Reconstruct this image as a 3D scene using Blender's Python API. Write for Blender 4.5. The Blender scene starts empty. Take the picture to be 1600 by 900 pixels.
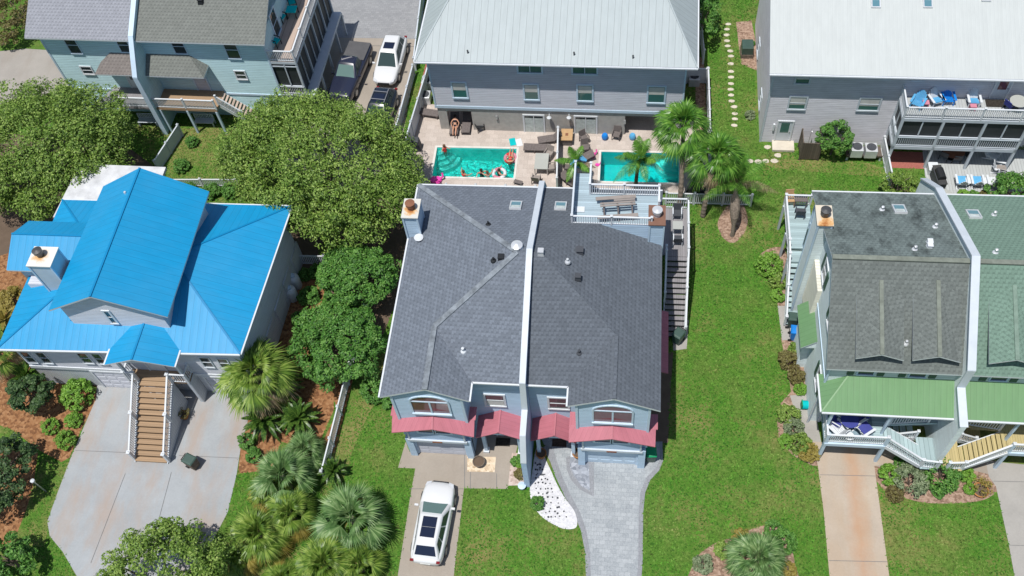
import bpy, math, random
from mathutils import Vector, Matrix
random.seed(7)
C = bpy.context.scene.collection
SC = bpy.context.scene
rad = math.radians
# ------------------------------------------------------------------ camera
F = 1511.92; PH, RO, PS = rad(56.582), rad(-7.651), rad(-11.637); H = 53.0
def _rot(v, a): c, s = math.cos(a), math.sin(a); return Vector((v[0]*c-v[1]*s, v[0]*s+v[1]*c, v[2]))
def _basis():
    fw = Vector((0, math.cos(PH), -math.sin(PH))); u = Vector((0, math.sin(PH), math.cos(PH))); r = Vector((1, 0, 0))
    c, s = math.cos(RO), math.sin(RO)
    return [_rot(v, -PS) for v in (r*c+u*s, u*c-r*s, fw)]
CR, CU, CF = _basis()
cam = bpy.data.cameras.new('camera'); cam.sensor_width = 36; cam.lens = F/1600*36; cam.clip_end = 2000
co = bpy.data.objects.new('camera', cam); C.objects.link(co)
co.matrix_world = Matrix.Translation((0, 0, H)) @ Matrix((CR, CU, -CF)).transposed().to_4x4()
SC.camera = co
# ------------------------------------------------------------------ light: a high, clear midday sun
SUNV = Vector((0.175, 0.245, -1.0)).normalized()          # direction the light travels
elev = math.asin(-SUNV.z); az = math.atan2(-SUNV.x, -SUNV.y)   # azimuth of the sun, clockwise from +Y
w = bpy.data.worlds.new('World'); SC.world = w; w.use_nodes = True
nt = w.node_tree; sky = nt.nodes.new('ShaderNodeTexSky'); sky.sky_type = 'NISHITA'; sky.sun_disc = False
sky.sun_elevation = elev; sky.sun_rotation = az; sky.air_density = 1.0; sky.dust_density = 1.0; sky.ozone_density = 1.0
bg = nt.nodes['Background']; bg.inputs[1].default_value = 0.10; nt.links.new(sky.outputs[0], bg.inputs[0])
sl = bpy.data.lights.new('sun', 'SUN'); sl.energy = 4.5; sl.angle = rad(0.53); sl.color = (1.0, 0.965, 0.91)
so = bpy.data.objects.new('sun', sl); C.objects.link(so); so.rotation_euler = SUNV.to_track_quat('-Z', 'Y').to_euler()
so.location = (0, 0, 80)
SC.view_settings.view_transform = 'Standard'; SC.view_settings.look = 'None'; SC.view_settings.gamma = 1
SC.view_settings.exposure = -0.02
# ------------------------------------------------------------------ pixel (1600x900) -> point of the place
class Fr:
    "local frame at (ox,oy) turned by deg; turns a photo point into a local point on a plane"
    def __init__(s, ox=0, oy=0, deg=0): s.o = Vector((ox, oy, 0)); s.a = rad(deg)
    def ray(s, px, py):
        d = CR*((px-800)/F) - CU*((py-450)/F) + CF
        return _rot(Vector((0, 0, H))-s.o, -s.a), _rot(d, -s.a)
    def _h(s, px, py, i, v):
        o, d = s.ray(px, py); t = (v-o[i])/d[i]; return o+d*t
    def P(s, px, py, z=0.): return s._h(px, py, 2, z)
    def PY(s, px, py, y): return s._h(px, py, 1, y)
    def PX(s, px, py, x): return s._h(px, py, 0, x)
W0 = Fr()
P = W0.P
# ------------------------------------------------------------------ mesh helpers
def V(*a): return Vector(a)
SPLIT = {'porch_post','deck_post','post_base','corner_board','corner_trim','ridge_cap','gutter','awning','porch_screen','recess_door','recess_window','stringer','wall_lamp','shutter','trim','leg','lattice_panel','deck_wall','fascia','ground_floor_wall','roof_deck','landing','wing_wall','risers','armrest'}
class MB:
    def __init__(s): s.v = []; s.f = []; s.m = []
    def face(s, pts, m=0):
        n = len(s.v); s.v += [tuple(p) for p in pts]; s.f.append(tuple(range(n, n+len(pts)))); s.m.append(m); return s
    def hexa(s, p, m=0):
        "p: 4 bottom points counter-clockwise from above, 4 top points"
        n = len(s.v); s.v += [tuple(q) for q in p]
        for q in ((3,2,1,0),(4,5,6,7),(0,1,5,4),(1,2,6,5),(2,3,7,6),(3,0,4,7)):
            s.f.append(tuple(n+i for i in q)); s.m.append(m)
        return s
    def box(s, x0, x1, y0, y1, z0, z1, m=0):
        if x0 > x1: x0, x1 = x1, x0
        if y0 > y1: y0, y1 = y1, y0
        if z0 > z1: z0, z1 = z1, z0
        return s.hexa([(x0,y0,z0),(x1,y0,z0),(x1,y1,z0),(x0,y1,z0),(x0,y0,z1),(x1,y0,z1),(x1,y1,z1),(x0,y1,z1)], m)
    def beam(s, a, b, w, h, m=0, up=(0,0,1)):
        a, b = Vector(a), Vector(b); d = (b-a).normalized(); up = Vector(up)
        if abs(d.dot(up)) > .98: up = Vector((0,1,0))
        r = d.cross(up).normalized(); u = r.cross(d)
        r = r*w/2; u = u*h/2
        return s.hexa([a-r-u, a+r-u, b+r-u, b-r-u, a-r+u, a+r+u, b+r+u, b-r+u], m)
    def prism(s, poly, z0, z1, m=0, ms=None):
        "poly counter-clockwise (x,y) list; z1 may be a list"
        n = len(poly); a = sum(poly[i][0]*poly[(i+1)%n][1]-poly[(i+1)%n][0]*poly[i][1] for i in range(n))
        if a < 0: poly = poly[::-1]
        k = len(s.v); s.v += [(p[0],p[1],z0) for p in poly]+[(p[0],p[1],z1) for p in poly]
        s.f.append(tuple(range(k+n-1, k-1, -1))); s.m.append(m)
        s.f.append(tuple(range(k+n, k+2*n))); s.m.append(m)
        for i in range(n):
            j = (i+1)%n; s.f.append((k+i, k+j, k+n+j, k+n+i)); s.m.append(m if ms is None else ms)
        return s
    def slab(s, pts, t, m=0, ms=None):
        "sloping slab: pts seen from above, thickness t downward"
        pts = [Vector(p) for p in pts]; n = len(pts)
        a = sum(pts[i][0]*pts[(i+1)%n][1]-pts[(i+1)%n][0]*pts[i][1] for i in range(n))
        if a < 0: pts = pts[::-1]
        k = len(s.v); s.v += [tuple(p) for p in pts]+[(p[0],p[1],p[2]-t) for p in pts]
        s.f.append(tuple(range(k, k+n))); s.m.append(m)
        s.f.append(tuple(range(k+2*n-1, k+n-1, -1))); s.m.append(m if ms is None else ms)
        for i in range(n):
            j = (i+1)%n; s.f.append((k+j, k+i, k+n+i, k+n+j)); s.m.append(m if ms is None else ms)
        return s
    def extr(s, pts, off, m=0):
        "planar polygon extruded by vector off"
        pts = [Vector(p) for p in pts]; off = Vector(off); n = len(pts)
        nn = Vector((0,0,0))
        for i in range(n): nn += pts[i].cross(pts[(i+1)%n])
        if nn.dot(off) > 0: pts = pts[::-1]
        k = len(s.v); s.v += [tuple(p) for p in pts]+[tuple(p+off) for p in pts]
        s.f.append(tuple(range(k, k+n))); s.m.append(m)
        s.f.append(tuple(range(k+2*n-1, k+n-1, -1))); s.m.append(m)
        for i in range(n):
            j = (i+1)%n; s.f.append((k+j, k+i, k+n+i, k+n+j)); s.m.append(m)
        return s
    def tube(s, pts, r, n=8, m=0, cap=True):
        pts = [Vector(p) for p in pts]
        if not isinstance(r, (list, tuple)): r = [r]*len(pts)
        k = len(s.v); ref = None
        for i, p in enumerate(pts):
            d = (pts[min(i+1, len(pts)-1)]-pts[max(i-1, 0)]).normalized()
            if ref is None: ref = Vector((0,0,1)) if abs(d.z) < .9 else Vector((0,1,0))
            a = d.cross(ref).normalized(); b = d.cross(a)
            ref = -b if False else ref
            for j in range(n):
                t = 2*math.pi*j/n; s.v.append(tuple(p+(a*math.cos(t)+b*math.sin(t))*r[i]))
        for i in range(len(pts)-1):
            for j in range(n):
                q = (j+1)%n; s.f.append((k+i*n+j, k+i*n+q, k+(i+1)*n+q, k+(i+1)*n+j)); s.m.append(m)
        if cap:
            s.f.append(tuple(k+j for j in range(n-1, -1, -1))); s.m.append(m)
            e = k+(len(pts)-1)*n; s.f.append(tuple(e+j for j in range(n))); s.m.append(m)
        return s
    def lathe(s, prof, c=(0,0,0), n=16, m=0, close=True):
        "prof: (r,z) list bottom to top"
        k = len(s.v)
        for r, z in prof:
            for j in range(n):
                t = 2*math.pi*j/n; s.v.append((c[0]+r*math.cos(t), c[1]+r*math.sin(t), c[2]+z))
        for i in range(len(prof)-1):
            for j in range(n):
                q = (j+1)%n; s.f.append((k+i*n+j, k+i*n+q, k+(i+1)*n+q, k+(i+1)*n+j)); s.m.append(m)
        if close:
            s.f.append(tuple(k+j for j in range(n-1, -1, -1))); s.m.append(m)
            e = k+(len(prof)-1)*n; s.f.append(tuple(e+j for j in range(n))); s.m.append(m)
        return s
    def build(s, name, mats, parent=None, smooth=False, label=None, bevel=0, kind=None):
        if name in SPLIT and parent:
            r = list(range(len(s.v)))
            def fd(i):
                while r[i] != i: r[i] = r[r[i]]; i = r[i]
                return i
            for f in s.f:
                for q in f[1:]: r[fd(q)] = fd(f[0])
            gr = {}
            for f, m in zip(s.f, s.m): gr.setdefault(fd(f[0]), []).append((f, m))
            if len(gr) > 1:
                o = None
                for g in gr.values():
                    k = sorted({i for f, _ in g for i in f}); ix = {j: i for i, j in enumerate(k)}; q = MB(); q.v = [s.v[i] for i in k]; q.f = [tuple(ix[i] for i in f) for f, _ in g]; q.m = [m for _, m in g]
                    o = q._build(name, mats, parent, smooth, label, bevel, kind)
                return o
        return s._build(name, mats, parent, smooth, label, bevel, kind)
    def _build(s, name, mats, parent=None, smooth=False, label=None, bevel=0, kind=None):
        me = bpy.data.meshes.new(name); me.from_pydata(s.v, [], s.f)
        if not isinstance(mats, (list, tuple)): mats = [mats]
        for m in mats: me.materials.append(m)
        uv = me.uv_layers.new(name='UVMap').data
        for i, p in enumerate(me.polygons):
            p.material_index = s.m[i]; p.use_smooth = smooth
            n = p.normal
            if abs(n.z) > .999: u = Vector((1,0,0)); v = Vector((0,1,0))
            else: u = Vector((-n.y, n.x, 0)).normalized(); v = n.cross(u)
            for li in p.loop_indices:
                q = me.vertices[me.loops[li].vertex_index].co; uv[li].uv = (q.dot(u), q.dot(v))
        o = bpy.data.objects.new(name, me); C.objects.link(o)
        if parent: o.parent = parent
        if label: o['label'] = label
        if kind: o['kind'] = kind
        if bevel:
            b = o.modifiers.new('bevel', 'BEVEL'); b.width = bevel; b.segments = 2; b.limit_method = 'ANGLE'
        return o
def tag(o, label, cat, group=None):
    o['label'] = label; o['category'] = cat
    if group: o['group'] = group
    return o
def thing(name, label, cat, loc=(0,0,0), rz=0, group=None):
    o = bpy.data.objects.new(name, None); C.objects.link(o); o.location = loc; o.rotation_euler = (0,0,rz)
    o.empty_display_size = .3
    return tag(o, label, cat, group)
def dup(root, loc, rz, label, group=None, scale=None):
    r = root.copy(); C.objects.link(r); r.location = loc; r.rotation_euler = (0,0,rz); r['label'] = label
    if group: r['group'] = group
    if scale: r.scale = (scale,)*3
    for ch in list(root.children):
        c = ch.copy(); C.objects.link(c); c.parent = r
        for g in ch.children:
            d = g.copy(); C.objects.link(d); d.parent = c
    return r
# ------------------------------------------------------------------ materials
class NT:
    def __init__(s, name, rough=.8, spec=.3, metal=0.):
        s.mat = bpy.data.materials.new(name); s.mat.use_nodes = True; s.t = s.mat.node_tree
        s.b = s.t.nodes['Principled BSDF']; s.b.inputs['Roughness'].default_value = rough
        s.b.inputs['Specular IOR Level'].default_value = spec; s.b.inputs['Metallic'].default_value = metal
    def n(s, ty, **kw):
        o = s.t.nodes.new(ty)
        for k, v in kw.items(): setattr(o, k, v)
        return o
    def set(s, o, k, v):
        i = o.inputs[k]
        if hasattr(v, 'is_output') or isinstance(v, bpy.types.NodeSocket): s.t.links.new(v, i)
        else: i.default_value = v
    def coord(s, kind='UV'):
        if kind == 'W': return s.n('ShaderNodeNewGeometry').outputs['Position']
        return s.n('ShaderNodeTexCoord').outputs['UV' if kind == 'UV' else 'Object']
    def noise(s, co, scale, detail=3, rough=.5):
        o = s.n('ShaderNodeTexNoise'); s.set(o, 'Vector', co); s.set(o, 'Scale', scale); s.set(o, 'Detail', detail); s.set(o, 'Roughness', rough); return o.outputs['Fac']
    def ramp(s, fac, stops):
        o = s.n('ShaderNodeValToRGB'); s.t.links.new(fac, o.inputs[0]); e = o.color_ramp.elements
        while len(e) < len(stops): e.new(.5)
        for i, (p, c) in enumerate(stops): e[i].position = p; e[i].color = (*c, 1) if len(c) == 3 else c
        return o.outputs[0]
    def mix(s, fac, a, b, mode='MIX'):
        o = s.n('ShaderNodeMix', data_type='RGBA', blend_type=mode)
        for i, v in ((0, fac), (6, a), (7, b)):
            if isinstance(v, bpy.types.NodeSocket): s.t.links.new(v, o.inputs[i])
            else: o.inputs[i].default_value = (*v, 1) if isinstance(v, tuple) and len(v) == 3 else v
        return o.outputs[2]
    def math(s, op, a, b=0., c=0.):
        o = s.n('ShaderNodeMath', operation=op)
        for i, v in enumerate((a, b, c)):
            if isinstance(v, bpy.types.NodeSocket): s.t.links.new(v, o.inputs[i])
            else: o.inputs[i].default_value = v
        return o.outputs[0]
    def sep(s, co): o = s.n('ShaderNodeSeparateXYZ'); s.t.links.new(co, o.inputs[0]); return o.outputs
    def scale(s, co, sc, rot=(0,0,0)):
        o = s.n('ShaderNodeMapping'); s.t.links.new(co, o.inputs[0]); o.inputs['Scale'].default_value = sc; o.inputs['Rotation'].default_value = rot; return o.outputs[0]
    def bump(s, h, dist=.01, strength=.5):
        o = s.n('ShaderNodeBump'); o.inputs['Distance'].default_value = dist; o.inputs['Strength'].default_value = strength
        s.t.links.new(h, o.inputs['Height']); s.t.links.new(o.outputs[0], s.b.inputs['Normal'])
    def col(s, c):
        if isinstance(c, bpy.types.NodeSocket): s.t.links.new(c, s.b.inputs['Base Color'])
        else: s.b.inputs['Base Color'].default_value = (*c, 1)
        return s.mat
def mul(c, k): return tuple(min(1, x*k) for x in c)
def m_plain(name, c, rough=.6, spec=.3, metal=0., var=.12, sc=1.5, co='O'):
    n = NT(name, rough, spec, metal); k = n.coord(co)
    f = n.noise(k, sc, 5, .6)
    return n.col(n.ramp(f, [(.3, mul(c, 1-var)), (.7, mul(c, 1+var))]))
def m_siding(name, c, pitch=.17, dirt=.10, vert=False):
    n = NT(name, .55, .25); k = n.coord(); x = n.sep(k)[0 if vert else 1]
    fr = n.math('FRACT', n.math('DIVIDE', x, pitch))
    line = n.math('LESS_THAN', fr, .16)
    st = n.noise(n.scale(k, (.6, 2.5, 1)), 1.3, 5, .6)
    base = n.ramp(st, [(.3, mul(c, 1-dirt)), (.7, mul(c, 1+dirt*.6))])
    n.bump(n.math('SUBTRACT', 1., fr) if not vert else n.math('PINGPONG', fr, .5), .03, .9)
    return n.col(n.mix(n.math('MULTIPLY', line, .38), base, mul(c, .45)))
def m_shingle(name, c, stain=None, streak=.0, tone=.35):
    n = NT(name, .9, .15); k = n.coord()
    b = n.n('ShaderNodeTexBrick'); n.t.links.new(n.scale(k, (1,1,1)), b.inputs['Vector'])
    b.offset = .5; b.inputs['Scale'].default_value = 1; b.inputs['Brick Width'].default_value = .27; b.inputs['Row Height'].default_value = .235
    b.inputs['Mortar Size'].default_value = .012; b.inputs['Mortar Smooth'].default_value = .1; b.inputs['Bias'].default_value = -.1
    b.inputs['Color1'].default_value = (*mul(c, 1.12), 1); b.inputs['Color2'].default_value = (*mul(c, 1-tone), 1); b.inputs['Mortar'].default_value = (*mul(c, .55), 1)
    # dark cut-outs between the tabs
    x = n.sep(k); row = n.math('FLOOR', n.math('DIVIDE', x[1], .235))
    sh = n.math('MULTIPLY', n.math('FRACT', n.math('MULTIPLY', row, .5)), .27)
    fx = n.math('FRACT', n.math('DIVIDE', n.math('ADD', x[0], sh), .27)); fy = n.math('FRACT', n.math('DIVIDE', x[1], .235))
    tab = n.math('MULTIPLY', n.math('LESS_THAN', fx, .42), n.math('LESS_THAN', fy, .42))
    col = n.mix(n.math('MULTIPLY', tab, .62), b.outputs[0], mul(c, .25))
    big = n.noise(k, .35, 5, .65); col = n.mix(n.math('MULTIPLY', big, .30), col, mul(c, 1.35))
    gr = n.noise(k, 28, 2, .8); col = n.mix(.35, col, n.ramp(gr, [(.3, mul(c, .6)), (.7, mul(c, 1.5))]))
    if stain:
        s2 = n.noise(n.scale(k, (1.2, .7, 1)), .7, 7, .78); col = n.mix(n.ramp(s2, [(.48, (0,0,0)), (.66, (1,1,1))]), col, stain)
    return n.col(col)
def m_seam(name, c, pitch=.42, depth=.6, rough=.4, var=.07):
    n = NT(name, rough, .4); k = n.coord(); x = n.sep(k)[0]
    fr = n.math('FRACT', n.math('DIVIDE', x, pitch)); line = n.math('LESS_THAN', fr, .10); hi = n.math('GREATER_THAN', fr, .93)
    st = n.noise(n.scale(k, (2.2, .5, 1)), 1.2, 5, .65); base = n.ramp(st, [(.3, mul(c, 1-var)), (.7, mul(c, 1+var))])
    fade = n.noise(k, .22, 5, .65); base = n.mix(n.math('MULTIPLY', n.ramp(fade, [(.42, (0,0,0)), (.7, (1,1,1))]), .16), base, tuple(min(1, x*.8+.12) for x in c))
    pan = n.n('ShaderNodeTexWhiteNoise', noise_dimensions='1D'); n.t.links.new(n.math('FLOOR', n.math('DIVIDE', x, pitch)), pan.inputs['W'])
    base = n.mix(n.math('MULTIPLY', pan.outputs['Value'], .12), base, mul(c, .8))
    col = n.mix(n.math('MULTIPLY', line, depth), base, mul(c, .45)); col = n.mix(n.math('MULTIPLY', hi, .25), col, mul(c, 1.3))
    n.bump(n.math('PINGPONG', fr, .5), .02, .3)
    return n.col(col)
def m_deck(name, c, pitch=.14, axis=0, var=.2):
    n = NT(name, .7, .25); k = n.coord(); x = n.sep(k)[axis]
    q = n.math('DIVIDE', x, pitch); fr = n.math('FRACT', q); line = n.math('LESS_THAN', fr, .12)
    wn = n.n('ShaderNodeTexWhiteNoise', noise_dimensions='1D'); n.t.links.new(n.math('FLOOR', q), wn.inputs['W'])
    base = n.ramp(wn.outputs['Value'], [(0, mul(c, 1-var)), (1, mul(c, 1+var))])
    g = n.noise(n.scale(k, (1, 1, 1)), 3, 5, .6); base = n.mix(n.math('MULTIPLY', g, .3), base, mul(c, .7))
    return n.col(n.mix(n.math('MULTIPLY', line, .6), base, mul(c, .35)))
def m_concrete(name, c, stain=None, stainc=.2, joints=0, axis=0, streak=None):
    n = NT(name, .85, .2); k = n.coord('W')
    f = n.noise(k, .45, 7, .65); base = n.ramp(f, [(.3, mul(c, .84)), (.55, c), (.75, mul(c, 1.12))])
    g = n.noise(k, 9, 3, .7); base = n.mix(.25, base, n.ramp(g, [(.3, mul(c, .8)), (.7, mul(c, 1.15))]))
    if stain:
        s2 = n.noise(n.scale(k, (1.0, .28, 1)), .7, 5, .6); base = n.mix(n.math('MULTIPLY', n.ramp(s2, [(.45, (0,0,0)), (.65, (1,1,1))]), stainc), base, stain)
    if streak:
        sx = n.math('ADD', n.sep(k)[0], n.math('MULTIPLY', n.noise(n.scale(k, (.6, .5, 1)), 1.2, 4, .6), 1.1)); dd = n.math('ABSOLUTE', n.math('SUBTRACT', sx, streak[0]+.55))
        dd = n.math('ADD', dd, n.math('MULTIPLY', n.noise(k, 2.2, 6, .7), .5)); base = n.mix(n.math('MULTIPLY', n.ramp(dd, [(.20, (1,1,1)), (.95, (0,0,0))]), streak[1]), base, streak[2])
    if joints:
        x = n.sep(k)[axis]; base = n.mix(n.math('MULTIPLY', n.math('LESS_THAN', n.math('FRACT', n.math('DIVIDE', x, joints)), .012), .6), base, mul(c, .4))
    return n.col(base)
def m_pavers(name, c1, c2, mort, bw, rh, off=.5, rot=0, mix=.4, ms=.012):
    n = NT(name, .8, .2); k = n.coord('W'); k2 = n.scale(k, (1,1,1), (0,0,rot))
    b = n.n('ShaderNodeTexBrick'); n.t.links.new(k2, b.inputs['Vector']); b.offset = off
    for a, v in (('Scale', 1), ('Brick Width', bw), ('Row Height', rh), ('Mortar Size', ms), ('Mortar Smooth', .3), ('Bias', 0), ('Color1', (*c1, 1)), ('Color2', (*c2, 1)), ('Mortar', (*mort, 1))): b.inputs[a].default_value = v
    f = n.noise(k, .9, 6, .65); col = n.mix(mix, b.outputs[0], n.ramp(f, [(.3, c2), (.7, c1)]))
    g = n.noise(k, 14, 3, .7); col = n.mix(.3, col, n.ramp(g, [(.35, mul(c2, .75)), (.65, mul(c1, 1.1))]))
    return n.col(col)
def m_speckle(name, cols, scale=6, rough=.9, bump=.03):
    "gravel, mulch: cells of random tone"
    n = NT(name, rough, .2); k = n.coord('W'); vo = n.n('ShaderNodeTexVoronoi'); n.t.links.new(k, vo.inputs['Vector']); vo.inputs['Scale'].default_value = scale
    x = n.sep(vo.outputs['Color'])[0]; st = [(i/(len(cols)-1), c) for i, c in enumerate(cols)]
    col = n.ramp(x, st); col = n.mix(n.math('MULTIPLY', n.noise(k, .9, 5, .6), .4), col, cols[len(cols)//2])
    d = n.math('MULTIPLY', vo.outputs['Distance'], 1.0); n.bump(d, bump, .8)
    return n.col(col)
def m_grass(name='grass', warm=0.):
    n = NT(name, .95, .1); k = n.coord('W')
    a = n.noise(k, .22, 6, .62); b = n.noise(k, 1.7, 6, .7); f = n.noise(k, 4, 6, .85); ff = n.noise(k, 22, 3, .8)
    g1 = n.ramp(f, [(.34, (.018,.074,.010)), (.5, (.056,.165,.018)), (.66, (.130,.275,.034))])
    g2 = n.ramp(f, [(.34, (.040,.085,.014)), (.5, (.110,.175,.034)), (.66, (.25,.30,.095))])
    c3 = n.noise(n.scale(k, (1.1, .6, 1), (0,0,.05)), .75, 7, .8)
    col = n.mix(n.ramp(c3, [(.44, (0,0,0)), (.60, (1,1,1))]), g1, g2)
    col = n.mix(n.math('MULTIPLY', n.ramp(b, [(.42, (0,0,0)), (.62, (1,1,1))]), .6), col, (.030,.115,.010))
    col = n.mix(.42, col, n.ramp(ff, [(.36, (.016,.050,.008)), (.64, (.18,.30,.055))]))
    dry = n.ramp(n.math('ADD', n.math('MULTIPLY', a, .75), n.math('MULTIPLY', b, .35)), [(.54-warm, (0,0,0)), (.68-warm, (1,1,1))])
    dryc = n.ramp(f, [(.3, (.12,.11,.03)), (.7, (.33,.27,.12))])
    col = n.mix(n.math('MULTIPLY', dry, .75), col, dryc)
    n.bump(f, .05, .6)
    return n.col(col)
def m_leaf(name, dark, mid, light, sc=1.0, trans=.25, rough=.5):
    n = NT(name, rough, .35); k = n.coord('W'); g = n.n('ShaderNodeNewGeometry')
    r = g.outputs['Random Per Island']; a = n.noise(k, .9*sc, 4, .6)
    f = n.math('ADD', n.math('MULTIPLY', r, .55), n.math('MULTIPLY', a, .5))
    c = n.ramp(f, [(.22, dark), (.52, mid), (.85, light)])
    n.col(c)
    if trans:
        tr = n.n('ShaderNodeBsdfTranslucent'); n.t.links.new(c, tr.inputs[0]); ms = n.n('ShaderNodeMixShader'); ms.inputs[0].default_value = trans
        out = n.t.nodes['Material Output']; n.t.links.new(n.b.outputs[0], ms.inputs[1]); n.t.links.new(tr.outputs[0], ms.inputs[2]); n.t.links.new(ms.outputs[0], out.inputs[0])
    return n.mat
def m_glass(name, c, rough=.06):
    n = NT(name, rough, .6); return n.col(c)
def m_rust(name, c):
    n = NT(name, .6, .3); k = n.coord('O'); f = n.noise(k, 2.4, 5, .6)
    return n.col(n.ramp(f, [(.38, c), (.5, (.55,.30,.12)), (.62, (.36,.13,.04))]))
def m_cap(name, c, c0, r, amt=1.):
    n = NT(name, .6, .3); k = n.coord('O'); o = n.n('ShaderNodeVectorMath', operation='DISTANCE'); n.t.links.new(k, o.inputs[0]); o.inputs[1].default_value = c0
    d = n.math('ADD', n.math('MULTIPLY', o.outputs['Value'], -1/r), n.math('MULTIPLY', n.noise(k, 3.5, 6, .7), 1.25)); d = n.math('MULTIPLY', d, amt)
    return n.col(n.ramp(d, [(.02, c), (.22, (.62,.38,.17)), (.5, (.38,.15,.045))]))
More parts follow.
